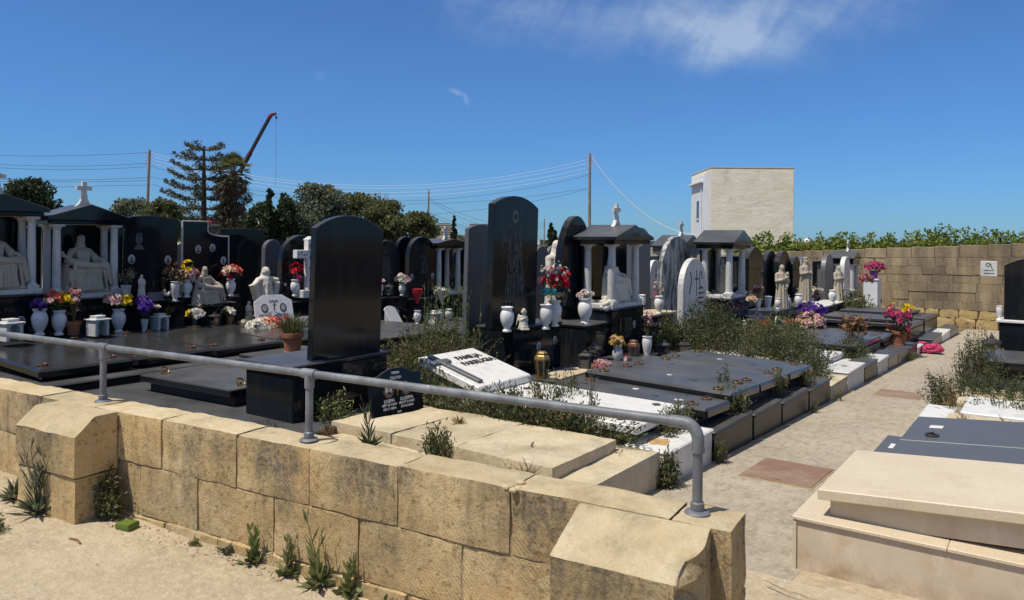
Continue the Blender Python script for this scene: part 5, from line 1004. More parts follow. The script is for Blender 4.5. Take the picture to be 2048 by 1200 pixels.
vf(374, 594, 36, -10.4, None, 'urn', 'white vase of mixed pink and yellow flowers by the small seated statue', ('mixed pink, white and yellow flowers by the small seated statue', 20, [('palepink', 14, (-.2, 0)), ('dusty', 10, (.5, 0)), ('yellow', 8, (.1, .6)), ('cream', 6, (0, -.3))], 8, {}))
vf(461, 592, 35, -10.4, None, 'urn', 'white vase of peach roses near the wide plain headstone', ('peach and pink roses near the wide plain headstone', 18, [('cream', 9, (-.3, .2)), ('coral', 9, (.4, .2)), ('red', 2, (-.9, -.5))], 9, {}))
vf(389, 652, 24, -10.15, .60, 'slim', 'green glass vase holding white lilies', ('white lilies in a green glass vase', 15, [('white', 7, (0, 0)), ('yellow', 2, (0, 0))], 10, dict(nleaf=20, leafm=LEAFB)), PLASTD)
vf(459, 645, 24, -10.15, .60, 'bucket', 'small clay vase with leafy white lilies', ('leafy white lilies in a small clay vase', 15, [('white', 4, (-.3, 0)), ('yellow', 2, (0, .2))], 8, dict(nleaf=70, leafm=LEAFB)), TERRA)
u, h = av(427, 650, -10.15, .60); lantern('small black lantern on the long tomb between lilies', -10.15, u, h, .26)
u, h = av(281, 600, -10.38); statue('small shiny angel in a long dress below the etched headstone', st_standing(5, 'pray'), STATW, -10.36, u, h, .36, .2)
u, h = av(319, 603, -10.36); t = T('book_plaque', 'small open book plaque with a white dove below the etched headstone', 'plaque', -10.36, u, h, .1)
b = B(); b.box(-.06, -.16, 0, .06, .17, .02, .003); pt(t, 'foot', b, BLACK); b = B(); Mt = Matrix.Rotation(-.5, 4, 'Y'); b.box(-.012, -.15, .02, 0, -.005, .15, .003, Mt); b.box(-.012, .0, .02, 0, .10, .15, .003, Mt); pt(t, 'book', b, BACKG)
b = B(); b.ell((.0, .12, .09), (.03, .05, .025), 10, 6); b.ell((0, .155, .115), .018, 8, 6); b.prism([(.07, .09), (.12, .10), (.09, .17), (.05, .16)], -.01, .005, .003); pt(t, 'dove', b, STATW, True)
vf(590, 592, 33, -10.42, None, 'urn', 'white vase with painted rose holding red roses, by the marble cross', ('tall red roses by the marble cross', 13, [('red', 8, (.2, .8)), ('magenta', 4, (-.1, -.2))], 8, dict(flat=1.6, nleaf=24)))
# carnation cushion on the tomb
w_, u_ = G(528, 668, .53); bouquet('long cushion of white, peach and red flowers lying on the black tomb', w_, u_, gz(u_)+.545, .34, [('white', 60, (-.55, 0)), ('cream', 50, (-.1, 0)), ('coral', 40, (.35, 0)), ('red', 26, (.8, -.05))], .062, .55, 77, LEAFD, 40, .045, tight=.42)
# terracotta grass pot by the plain stone
w_, u_ = -7.85, W(585, 703, -7.85)[0]; pot('terracotta pot of spiky green grass beside the plain backed headstone', w_, u_, .50, .25, TERRA)
b = B(); b.box(-.4, -.5, 0, .3, .5, .50, .01); solo('stone_block', 'dark granite block under the terracotta grass pot', 'block', b, KERBG, w_, u_, 0)
rng = np.random.default_rng(3); n = 260; c = np.stack([rng.normal(0, .045, n), rng.normal(0, .045, n), rng.uniform(.0, .03, n)], 1); d = np.stack([c[:, 0]*7+rng.normal(0, .22, n), c[:, 1]*7+rng.normal(0, .22, n), np.ones(n)], 1)
o = solo('grass_plant', 'spiky green grass plant growing in the terracotta pot', 'plant', B().quads(leafq(c, d, rng.normal(size=(n, 3)), rng.uniform(.16, .30, n), .012)), LEAFM, w_, u_, .50+.22)
# --- row B between plain stone and grey backed stone
vf(804, 591, 24, -10.38, None, 'urn', 'small grey vase of white roses on the etched couple pedestal', ('white roses on the etched couple pedestal', 14, [('palepink', 10, (.1, .1)), ('white', 10, (-.1, 0))], 7, {}), MARBG)
u, h = av(778, 590, -10.4); lantern('small black lantern on the etched couple pedestal', -10.4, u, h, .22)
vf(762, 590, 20, -10.42, None, 'slim', 'thin pale vase just beside the plain backed headstone', ('white roses peeping out beside the plain backed headstone', 8, [('palepink', 5, (0, .2))], 6, dict(nleaf=10)))
vf(835, 633, 28, -10.15, .46, 'urn', 'white vase with the red wrapped bouquet', None)
u, h = av(834, 605, -10.15, None); b = B(); b.lathe([(.02, 0), (.05, .08), (.10, .20), (.115, .28), (.105, .285), (.04, .12)], (0, 0, 0), 9); solo('wrapped_bouquet', 'bright red wrapped bouquet standing in a white vase', 'flowers', b, REDF, -10.15, u, h-.02, group='flower bouquets')
vf(883, 630, 26, -10.1, .46, 'slim', 'white vase holding the silvery foil bouquet', None); u, h = av(883, 606, -10.1); t = T('foil_bouquet', 'silvery foil wrapped bouquet in a slim white vase', 'flowers', -10.1, u, h-.02, group='flower bouquets')
b = B(); b.lathe([(.015, 0), (.06, .10), (.14, .22), (.15, .28), (.13, .275), (.05, .12)], (0, 0, 0), 8); pt(t, 'foil', b, SILV); rng = np.random.default_rng(8); c = rng.normal(size=(40, 3))*np.array([.06, .06, .03])+np.array([0, 0, .26]); pt(t, 'petals', B().quads(bloomq(c, rng.normal(size=(40, 3))+[0, 0, 1], .04, rng)), PET['white'])
vf(897, 630, 26, -10.2, .46, 'urn', 'plain white vase next to the foil bouquet', None); u, h = av(868, 634, -9.95, .46); lamp_house('white marble lamp house in front of the red wrapped bouquet', -9.95, u, h, .28, MARB, .2)
# --- row A pedestals
vf(1014, 659, 50, -5.28, .905, 'urn', 'white vase without flowers, standing alone before the tallest headstone', None); vf(1091, 654, 50, -5.32, .885, 'urn', 'white vase with a white stopper, in front of the red flowers', None); vf(1109, 646, 52, -5.50, .885, 'urn', 'white vase behind the stoppered vase, under the red flowers', None); vf(1170, 643, 52, -5.42, .885, 'urn', 'white vase with a wilted wrapped bunch, at the foot of the curved gable shrine', ('wilted white bunch in crumpled clear wrap', 14, [('white', 16, (0, 0)), ('palepink', 5, (-.4, 0))], 7, dict(leafm=LEAFG, nleaf=30)))
u, h = av(1100, 600, -5.62); bouquet('big bunch of red lilies with white sprays and a teal ribbon', -5.58, u, gz(u)+h+.02, .23, [('red', 24, (.15, .35)), ('white', 60, (.1, .85), .35), ('palepink', 8, (-.8, .5), .8), ('red', 10, (.75, .3)), ('cream', 10, (.3, -.5), .6)], .055, .85, 33, LEAFM, 60, .14)
b = B(); rnd = random.Random(2)
for k in range(10): b.ell((rnd.uniform(-.06, .06), rnd.uniform(-.09, .09), rnd.uniform(-.03, .04)), (.03, .05, .03), 7, 5)
u, h = av(1094, 583, -5.45); solo('ribbon_bow', 'teal ribbon bow tied round the red lilies', 'ribbon', b, TEAL, -5.45, u, h, smooth=True)
u, h = av(1047, 655, -5.3, .905); statue('small white winged angel kneeling between the vases', st_child(True), STATW, -5.3, u, h, .27, -.5)
w_, u_ = -4.95, W(1084, 748, -4.95)[0]; jar_lantern('gilt six sided grave lantern on the pale step', w_, u_, .366, .33, GOLD)
w_, u_ = -5.05, W(1170, 733, -5.05)[0]; lantern('black square grave lantern, front one of the pair near the pink flowers', w_, u_, .34, .27); w_, u_ = -5.25, W(1188, 718, -5.25)[0]; lantern('black square grave lantern with a ringed lid, rear one of the pair', w_, u_, .34, .31)
def led(px, py, w): return W(px, py, w)[0]
t = T('stone_step', 'thin dark ledge under the bronze lantern and white flower vase', 'step', -5.2, 10.9, 0); b = B(); b.box(-.28, -.43, 0, .80, 1.9, .32, .01); pt(t, 'ledge', b, GREYG)
u = led(1203, 742, -4.62); t = T('flower_dish', 'low round white dish of pink dried flowers at the corner of the dark covers', 'dish', -4.62, u, .34); b = B(); b.lathe([(.001, 0), (.16, 0), (.17, .02), (.17, .045), (.12, .05), (.001, .05)], (0, 0, 0), 20); pt(t, 'dish', b, MARB, True)
bouquet('pink dried flowers spilling from a low white dish', -4.62, u, gz(u)+.39, .12, [('dusty', 36, (0, 0)), ('palepink', 12, (.2, .3))], .035, .8, 41, DRY, 26, .06)
u = led(1235, 724, -5.1); vase('wide whitish vase of yellow dried flowers', -5.1, u, .32, .27, 'urn', MARBG); bouquet('yellow dried flowers drooping out of a wide vase', -5.1, u, gz(u)+.32+.25, .12, [('gold', 40, (0, 0)), ('cream', 8, (-.5, 0))], .032, .9, 42, DRY, 20, .06)
u = led(1251, 724, -5.0); b = B(); b.lathe([(.001, 0), (.035, 0), (.035, .13), (.03, .14), (.001, .14)], (0, 0, 0), 14); t = T('grave_candle', 'red grave candle in a clear sleeve beside the bronze lantern', 'candle', -5.0, u, .32); pt(t, 'sleeve', b, PET['palepink'], True); b = B(); b.lathe([(.001, .14), (.036, .14), (.036, .16), (.001, .165)], (0, 0, 0), 14); pt(t, 'lid', b, REDF, True)
u = led(1267, 718, -5.1); jar_lantern('brown bronze six sided lantern beside a white vase', -5.1, u, .32, .33, BRONZE)
u = led(1294, 713, -5.1); vase('white vase of pink sprays next to the brown bronze lantern', -5.1, u, .32, .34, 'slim'); bouquet('tall pink and white sprays next to the brown bronze lantern', -5.1, u, gz(u)+.64, .10, [('palepink', 16, (0, .6)), ('dusty', 10, (0, .2)), ('white', 8, (.3, .3))], .03, 2.0, 43, LEAFD, 50, .18)
u = led(1327, 722, -5.0); lantern('black square lantern with a bronze lid, by the leafy creeper', -5.0, u, .30, .30, .2); u = led(1368, 713, -4.9); lantern('black square lantern with a bronze lid, below the slender white stone', -4.9, u, .28, .30, .4)
u, h = av(1318, 635, -5.78, .90); vase('wide white urn on the pale ledge, with dried twigs', -5.78, u, h, .31, 'urn'); bouquet('dried pale twigs in the wide white urn', -5.78, u, gz(u)+h+.28, .10, [('cream', 6, (0, 0))], .025, 2.2, 44, DRY, 30, .15); vase('white vase half hidden behind the wide urn', -6.0, u-.25, h, .32, 'slim')
u, h = av(1318, 597, -8.3); bouquet('magenta flowers in front of the small pointed stone', -8.3, u, gz(u)+h, .14, [('magenta', 18, (0, 0))], .05, 1, 45, LEAFD, 20, .1)
# --- far end of the row
for px, py, pxh, l in ((1516, 621, 26, 'white vase of pale pink roses at the start of the far ledge'), (1536, 619, 29, 'white vase with a round stopper on the far ledge'), (1556, 618, 22, 'short white vase before the hooded statue'), (1573, 614, 24, 'white vase behind the short pair on the far ledge'), (1577, 616, 20, 'small white vase beside the hooded statue'), (1597, 616, 28, 'tall white vase under the narrow bright edged stone'), (1622, 622, 26, 'white vase leaning by the wilted wrapped flowers')):
    u, h = av(px, py, -5.3); vase(l, -5.3, u, h, pxh/sc_at(px, -5.3), 'bucket' if px in (1516, 1536) else 'urn')
u, h = av(1665, 607, -5.2); vase('white vase on the boxy pedestal by the bearded statue', -5.2, u, h, .38, 'urn'); u, h = av(1687, 604, -5.4); vase('little white vase behind the bearded statue', -5.4, u, h, .32, 'slim')
def fb(px, py, w, Rp, label, cols, brp, seed, **kw):
    u, h = W(px, py, w); s_ = sc_at(px, w); return bouquet(label, w, u, gz(u)+h, Rp/s_, cols, brp/s_, seed=seed, **kw)
fb(1515, 586, -5.3, 11, 'pale pink roses in the first far vase', [('palepink', 16, (0, 0)), ('dusty', 3, (.3, -.2))], 6, 51, stem=.06); fb(1504, 602, -5.1, 9, 'drooping cream roses beside the first far vase', [('cream', 12, (0, 0))], 6, 52, stem=.02)
fb(1620, 600, -5.4, 24, 'big wilted bunch in clear wrap before the mottled statue', [('white', 14, (.3, .3)), ('dusty', 10, (0, .1))], 6, 53, leafm=LEAFG, nleaf=160, stem=.05)
fb(1620, 652, -4.6, 32, 'heap of cream and purple flowers among the shrubs', [('cream', 70, (0, -.2)), ('purple', 40, (.3, .55)), ('palepink', 24, (-.6, 0)), ('magenta', 12, (.55, .25)), ('purple', 16, (.9, -.4))], 6, 54, stem=.10, flat=.8); fb(1579, 655, -4.6, 13, 'round bunch of coral roses among the shrubs', [('coral', 26, (0, 0)), ('dusty', 8, (0, 0))], 6, 55, stem=.08); fb(1532, 664, -4.4, 11, 'coral carnations next to the leaning glass plate', [('coral', 26, (0, 0)), ('red', 6, (.1, .7))], 6, 56, stem=.05, flat=1.2)
fb(1518, 645, -4.7, 10, 'purple flowers in a low white vase among the shrubs', [('purple', 22, (0, 0))], 5, 57, stem=.06); u, h = W(1515, 672, -4.7); vase('low white vase of purple flowers among the shrubs', -4.7, u, h, .26, 'bucket')
u, h = W(1494, 672, -4.9); vase('round white vase at the shrub edge below the plain gabled shrine', -4.9, u, h, .30, 'urn'); u, h = W(1503, 668, -4.8); lantern('black lantern at the shrub edge below the plain gabled shrine', -4.8, u, h, .36)
u, h = W(1553, 678, -4.3); t = T('leaning_plate', 'framed glass plate leaning over beside coral carnations', 'plate', -4.3, u, h, -.5); Mt = Matrix.Rotation(-.6, 4, 'X') @ Matrix.Rotation(-.25, 4, 'Y'); b = B(); b.box(-.02, -.15, 0, 0, .15, .42, .004, Mt); pt(t, 'frame', b, MARB); b = B(); b.box(.001, -.12, .03, .004, .12, .39, .001, Mt); pt(t, 'glass', b, GLASSD)
fb(1731, 562, -5.0, 15, 'dusty pink dried flowers hanging beside the smallest shrine', [('dusty', 34, (0, 0)), ('palepink', 8, (.3, -.2))], 5, 58, stem=.05, leafm=DRY)
fb(1718, 650, -4.7, 11, 'bright blue flowers in a dark jar near the far tomb', [('blue', 26, (-.2, 0))], 6, 59, stem=.05); fb(1735, 640, -4.6, 12, 'red and cream flowers beside a dark jar near the far tomb', [('dusty', 18, (.2, 0)), ('cream', 8, (-.4, .3))], 6, 60, stem=.05)
u, h = W(1728, 660, -4.6); vase('dark green jar of red and cream flowers', -4.6, u, h, .32, 'bucket', PLASTD); u, h = W(1744, 658, -4.5); vase('teal ribbed jar beside the wire rack', -4.5, u, h, .28, 'bucket', PLASTD)
u, h = W(1738, 668, -4.2); b = B(); b.lathe([(.001, 0), (.14, 0), (.26, .07), (.27, .085), (.25, .085), (.13, .02), (.001, .02)], (0, 0, 0), 20); solo('clay_bowl', 'shallow clay bowl on the dark tomb cover', 'bowl', b, TERRA, -4.2, u, h, smooth=True)
u, h = W(1772, 668, -4.0); vase('dark jar with a single red rose', -4.0, u, h, .22, 'bucket', DARKM); fb(1772, 652, -4.0, 7, 'single red roses in a dark jar', [('magenta', 6, (0, 0))], 6, 61, stem=.03, nleaf=10)
u, h = W(1828, 691, -2.75); pot('terracotta pot standing on a dark kerb block', -2.75, 17.9, .25, .30, TERRA); bouquet('magenta and yellow potted flowers on a dark kerb block', -2.75, 17.9, gz(17.9)+.50, .30, [('magenta', 26, (-.5, .6)), ('magenta', 8, (-.75, -.1)), ('yellow', 12, (.35, .9)), ('coral', 12, (0, -.75))], .07, .85, 62, LEAFM, 160, .16)
u, h = W(1710, 698, -3.1); t = pot('wide brown pot of dry twigs at the edge of the dark tomb cover', -3.1, u, .36, .30, PALEB); bouquet('dry brown twiggy plant in a wide pot beside the path', -3.1, u, gz(u)+.62, .30, [('dusty', 8, (0, 0))], .04, .6, 63, DRY, 420, .10); fb(1672, 690, -3.4, 14, 'white flower cushion lying by the dry twigs', [('white', 40, (0, 0))], 5, 64, stem=.0, flat=.4)
b = B(); rnd = random.Random(9)
for k in range(26): b.ell((rnd.uniform(-.26, .26), rnd.uniform(-.22, .22), rnd.uniform(.04, .20)), (rnd.uniform(.07, .13), rnd.uniform(.07, .13), rnd.uniform(.03, .07)), 8, 6)
w_, u_ = G(1866, 700, 0); solo('netting_bundle', 'crumpled crimson netting dumped on the path edge', 'netting', b, NETR, -2.35, 19.3, 0)
# other side
w_, u_ = -.95, 15.6; t = T('memorial_urn', 'black footed urn beside the shouldered headstone', 'urn', -1.02, 16.6, 0); b = B(); b.lathe([(.001, 0), (.10, 0), (.10, .03), (.03, .06), (.03, .20), (.14, .34), (.15, .50), (.17, .53), (.16, .56), (.04, .62), (.02, .68), (.001, .69)], (0, 0, 0), 18); pt(t, 'urn_body', b, DARKM, True)
t = T('wall_plaque', 'small square pale plaque with a dark emblem fixed high on the boundary wall', 'plaque', -1.62, 25.06, 1.78)
b = B(); b.box(-.20, -.03, -.02, .20, .01, .40, .01); pt(t, 'plaque_slab', b, MARBG); My = Matrix.Rotation(-math.pi/2, 4, 'Z')
b = B(); rnd = random.Random(12)
for row in (.05, .13):
    x = -.12
    while x < .11: q = rnd.uniform(.012, .03); b.box(x, -.034, row+rnd.uniform(-.006, .004), x+q, -.0305, row+rnd.uniform(.018, .034), .001); x += q+rnd.uniform(.002, .007)
b.tube([(.035, -.033, .33), (.05, -.033, .27), (.07, -.033, .22), (.085, -.033, .185)], .010, 5); pt(t, 'worn_writing', b, INKD)
b = B(); b.ring((-.02, -.032, .30), .045, .008, 14, 6, Matrix.Translation((-.02, -.032, .30)) @ Matrix.Rotation(math.pi/2, 4, 'X') @ Matrix.Translation((.02, .032, -.30))); pt(t, 'emblem', b, INKD)
# ================================================================== weeds and shrubs
def weed(label, w, u, h, ht, seed, mat=None, nleaf=26, stalk=True, grp='weeds at the foot of the wall', spread=.5, lw=.012):
    rng = np.random.default_rng(seed); t = T('weed', label, 'weed', w, u, h, 0, grp); mat = mat or LEAFP
    c = rng.normal(0, .012, (nleaf, 3)); c[:, 2] = np.abs(c[:, 2]); a = rng.uniform(0, 6.28, nleaf); el = rng.uniform(.2, 1.3, nleaf); d = np.stack([np.cos(a)*np.cos(el), np.sin(a)*np.cos(el)-.1, np.sin(el)], 1)
    q = [leafq(c, d, rng.normal(size=(nleaf, 3)), ht*spread*rng.uniform(.4, .9, nleaf), lw*rng.uniform(.7, 1.6, nleaf)*2)]; b = B()
    if stalk:
        for k in range(stalk if isinstance(stalk, int) and stalk > 1 else 2):
            top = np.array([rng.normal(0, ht*.16), rng.normal(0, ht*.12), ht*rng.uniform(.7, 1.05)]); pts = [np.array([0, 0, 0]), top*np.array([.3, .3, .5]), top]; b.tube([tuple(p) for p in pts], [.004, .003, .0015], 5)
            m_ = 9; f = rng.uniform(.15, 1, m_); cc = f[:, None]*top*np.array([1, 1, 1]); a = rng.uniform(0, 6.28, m_); dd = np.stack([np.cos(a)*.5, np.sin(a)*.5, np.ones(m_)], 1)
            q.append(leafq(cc, dd, rng.normal(size=(m_, 3)), ht*.36*(1.15-f*.6), lw*1.6*(1.2-f*.5)))
        pt(t, 'stalk', b, mat)
    pt(t, 'leaves', B().quads(np.concatenate(q)), mat); return t
def onwall(px, py, z=0.):                 # foot of the wall
    r0, r2 = ray(px, py)
    for k in range(4): d = (z-H)/r2; w = d*(N[0]*r0+N[1]); z = .027*max(0., -w)
    return w, min(d*(D[0]*r0+D[1]), 2.9+.1*w-.045)
for i, (px, py, hp, l, mt, n, st) in enumerate(((505, 1128, 85, 'tall weed with broad strap leaves, leftmost of the four at the wall foot', LEAFP, 34, 3), (585, 1150, 82, 'weed with several narrow stems at the wall foot, second of the four', LEAFP, 40, 4), (640, 1172, 140, 'tallest green weed with a leafy spike at the wall foot', LEAFP, 40, 2), (712, 1188, 92, 'bushy green weed at the wall foot nearest the end buttress', LEAFP, 36, 4), (390, 1092, 32, 'small grassy tuft at the wall foot by the mossy stone', LEAFP, 24, 0), (465, 1105, 40, 'dull dry tuft in the wall joint by the strap leaf weed', LEAFG, 26, 0), (800, 1200, 30, 'tiny weed at the wall foot where the picture ends', LEAFP, 20, 2))):
    w_, u_ = onwall(px, py); s_ = F/(-D[0]*0+ (D[1]*u_-.5807*w_)); weed(l, w_, u_, street_z(w_), hp/s_, 100+i, mt, n, st)
w_, u_ = onwall(75, 1030); weed('wispy dry tall weed by the wall at the picture edge', w_, u_, street_z(w_), .45, 121, LEAFG, 70, 9, spread=.45, lw=.008)
w_, u_ = onwall(30, 1000); weed('bushy green weed under the wispy stalks at the picture edge', w_, u_, street_z(w_), .20, 122, LEAFG, 90, 0, spread=.8, lw=.010)
w_, u_ = onwall(272, 1052); b = B(); rough_block(b, -.055, -.05, 0, .055, .04, .045, .015, .006, .02, 5); solo('mossy_stone', 'flat loose stone covered in bright green moss, beside the buttress', 'stone', b, foliage('moss', (.13, .19, .03), (.20, .24, .05), 0), w_, u_-.05, street_z(w_), .3, smooth=True)
w_, u_ = onwall(150, 1085); b = B(); b.tube([(-.06, 0, .008), (0, .01, .012), (.06, .0, .008)], .006, 6); solo('dry_twig', 'dry twig lying on the pale ground', 'twig', b, DRY, w_, u_, street_z(w_))
def shrub(label, w, u, h, rx, ry, ht, nst, nl, leaf, mat, seed, name='shrub', grp='shrubs among the tombs', up=.6, lw=.34, bare=.25, dry=0, wild=.3):
    """many upright stems clothed in small leaves"""
    rng = np.random.default_rng(seed); t = T(name, label, 'shrub', w, u, h, 0, grp); C_ = []; D_ = []; b = B()
    for k in range(nst):
        a = rng.uniform(0, 6.28); r = math.sqrt(rng.uniform(0, 1)); bx, by = rx*r*math.cos(a)*.75, ry*r*math.sin(a)*.75; tp = np.array([bx*1.35+rng.normal(0, rx*.12), by*1.35+rng.normal(0, ry*.12), ht*(1-.45*r*r)*rng.uniform(.62, 1.08)]); b0 = np.array([bx, by, 0]); mid = (b0+tp)/2+rng.normal(0, ht*.05, 3)
        if k < 90: b.tube([tuple(b0), tuple(mid), tuple(tp)], [.005, .004, .002], 4, False)
        m_ = max(4, int(nl*tp[2]/ht)); f = rng.uniform(bare, 1, m_)[:, None]; p = (1-f)**2*b0+2*f*(1-f)*mid+f*f*tp+rng.normal(0, leaf*.5, (m_, 3)); C_.append(p); dd = rng.normal(0, 1, (m_, 3))+(tp-b0)/np.linalg.norm(tp-b0)*up*2; D_.append(dd)
    C_ = np.concatenate(C_); D_ = np.concatenate(D_); n = len(C_); pt(t, 'foliage', B().quads(leafq(C_, D_, rng.normal(size=(n, 3)), leaf*rng.uniform(.6, 1.4, n), leaf*lw)), mat); pt(t, 'stems', b, STEMG)
    if dry:
        a = rng.integers(0, n, dry); pt(t, 'dead_leaves', B().quads(leafq(C_[a]+rng.normal(0, .02, (dry, 3)), D_[a], rng.normal(size=(dry, 3)), leaf*1.2, leaf*.35)), DRY)
    return t
shrub('dense dark weeds behind the limestone tomb slab, under the railing', -3.75, 5.50, .18, 1.10, .19, .44, 420, 44, .040, LEAFD, 1, up=1., dry=1200, bare=.05)
shrub('leafy weeds round the leaning black plaque', -5.0, 5.55, .15, .35, .3, .62, 70, 34, .05, LEAFM, 2)
shrub('green weeds beside the plain backed headstone and the plaque', -5.12, 4.55, .15, .14, .22, .42, 26, 22, .045, LEAFP, 3, up=.3)
shrub('big tangled bush in front of the leaning grey backed headstone', -6.1, 7.0, .1, .75, .60, .95, 320, 46, .042, LEAFM, 4, dry=900, bare=.05)
shrub('low brown green bush between the plain headstone and the slanted tablet', -6.4, 5.9, .1, .8, .5, .62, 300, 40, .042, LEAFM, 5, dry=900, bare=.05)
t = T('tall_grass', 'very tall thin grass stems rising before the grey backed headstone', 'grass clump', -6.15, 7.25, .1); rng = np.random.default_rng(6); n = 44; c = np.stack([rng.normal(0, .12, n), rng.normal(0, .20, n), np.zeros(n)], 1); d = np.stack([rng.normal(0, .07, n), rng.normal(0, .07, n), np.ones(n)], 1); q = [leafq(c, d, rng.normal(size=(n, 3)), rng.uniform(.7, 1.75, n)*.9, .008)]; k = 700; i = rng.integers(0, n, k); f = rng.uniform(.35, 1, k)[:, None]; L = 1.3; q.append(leafq(c[i]+d[i]*L*f, d[i]+rng.normal(0, .35, (k, 3)), rng.normal(size=(k, 3)), .07, .009)); pt(t, 'blades', B().quads(np.concatenate(q)), LEAFP)
shrub('weeds on the marble slab beside the rounded dark covers', -4.0, 6.35, .30, .30, .22, .42, 40, 24, .04, LEAFD, 7, up=1.2)
shrub('spindly weed standing on the marble slab by the railing elbow', -3.25, 5.75, .28, .06, .06, .62, 7, 16, .05, LEAFG, 8, up=1.2, bare=.1)
shrub('weeds between marble slab and white kerb block', -2.75, 6.35, .25, .12, .40, .30, 60, 26, .035, LEAFM, 9)
shrub('green creeper hanging over the low kerb beside the railing elbow', -2.50, 5.62, -.05, .10, .10, .36, 40, 30, .04, LEAFM, 10, up=-.2)
shrub('weeds in the joint where marble kerb meets dark kerb', -2.44, 6.62, 0, .06, .07, .24, 20, 20, .03, LEAFM, 11)
shrub('round bushy weed growing on the dark kerb caps', -2.70, 7.6, .26, .16, .36, .30, 80, 30, .035, LEAFM, 12, dry=60)
shrub('small weed rooted between two rounded dark covers', -2.95, 8.05, .48, .10, .10, .26, 10, 16, .035, LEAFD, 13)
shrub('weed tuft by the corner ring of the dark covers', -2.62, 8.95, .30, .08, .2, .30, 30, 22, .035, LEAFM, 14, dry=30)
shrub('weeds at the end of the dark covers before the big shrubs', -2.6, 10.1, .28, .1, .2, .25, 36, 24, .035, LEAFM, 15)
shrub('biggest dark shrub, directly below the slender white stone', -4.75, 12.4, .1, .62, .85, 1.15, 420, 48, .048, LEAFD, 16, dry=700, bare=.1)
shrub('broad dark shrub spilling toward the limestone kerb', -3.55, 12.2, .1, .75, .75, .78, 420, 46, .046, LEAFD, 17, dry=600, bare=.1)
shrub('wide olive shrub in front of the cream flower heap', -4.2, 14.0, .1, .75, .85, .85, 420, 46, .05, LEAFM, 18, dry=800, bare=.1)
shrub('dark shrub overhanging the path kerb beside the tall marble kerb', -2.9, 11.4, .0, .30, .45, .60, 140, 34, .05, LEAFD, 19, bare=.05)
shrub('low shrub beside the wide pot of dry twigs', -3.0, 14.4, .1, .35, .55, .50, 110, 30, .055, LEAFD, 20)
shrub('leafy creeper climbing between urn ledge and slender white stone', -5.6, 12.6, .2, .25, .4, .75, 90, 30, .05, LEAFM, 21); shrub('leafy creeper behind the bronze lidded lantern', -5.25, 11.7, .2, .16, .25, .6, 60, 26, .045, LEAFM, 22)
shrub('small shrub with reddish leaves before the white cabinet', -5.0, 24.5, .1, .55, .75, 1.15, 120, 36, .10, LEAFM, 23, dry=160)
shrub('low weeds under the kerb near the pot of dry twigs', -2.44, 17.4, 0, .05, .6, .14, 40, 14, .03, LEAFM, 24); shrub('little weed at the foot of a pale kerb block', -2.42, 11.0, 0, .05, .06, .16, 10, 12, .03, LEAFM, 25); shrub('small weed at the foot of a dark kerb block', -2.42, 9.8, 0, .04, .05, .16, 10, 12, .03, LEAFM, 26)
shrub('dry leafy plant on the limestone ledge, middle of the slab edge', -3.62, 4.18, .25, .12, .08, .30, 40, 26, .035, LEAFM, 27)
weed('tall spiky weed on the limestone ledge in front of the plaque', -4.35, 4.22, .25, .36, 130, LEAFD, 46, 3, 'weeds on the limestone tomb', .5, .009)
weed('bare forked twig standing on the limestone ledge by the wall', -2.78, 3.85, .25, .22, 131, LEAFG, 6, 5, 'weeds on the limestone tomb', .3, .004)
weed('reddish dry tuft at the slab corner of the limestone tomb', -2.92, 4.28, .25, .17, 132, DRY, 80, 0, 'weeds on the limestone tomb', 1., .004); weed('reddish dry tuft by the leaning plaque end of the limestone ledge', -4.85, 4.25, .25, .14, 133, DRY, 70, 0, 'weeds on the limestone tomb', 1., .004); weed('dry straw tuft on the limestone slab', -4.1, 5.0, .34, .10, 134, DRY, 50, 0, 'weeds on the limestone tomb', 1., .004); weed('small green sprig at the limestone ledge corner', -2.95, 4.02, .25, .12, 135, LEAFD, 30, 2, 'weeds on the limestone tomb', .6, .006); weed('flat dead leaf on the limestone slab', -3.2, 4.75, .34, .07, 136, DRY, 3, 0, 'weeds on the limestone tomb', .9, .008)
shrub('tiny yellow flowered weeds beside the second railing post', -5.35, 4.1, .1, .22, .2, .22, 60, 20, .025, LEAFM, 28, dry=120)
shrub('weeds on white marble kerb end of the limestone tomb', -2.75, 5.3, .17, .12, .14, .12, 40, 16, .025, DRY, 29)
w_, u_ = onwall(212, 1030); shrub('leafy creeper in the corner between the buttress and the wall', w_+.03, u_-.02, street_z(w_), .13, .06, .30, 60, 26, .035, LEAFM, 35, up=.2, bare=.05, grp='weeds at the foot of the wall')
w_, u_ = onwall(60, 1040); shrub('low leafy weed clump at the front foot of the buttress', w_, u_-.22, street_z(w_), .12, .06, .13, 40, 18, .03, LEAFP, 36, up=.2, bare=.05, grp='weeds at the foot of the wall')
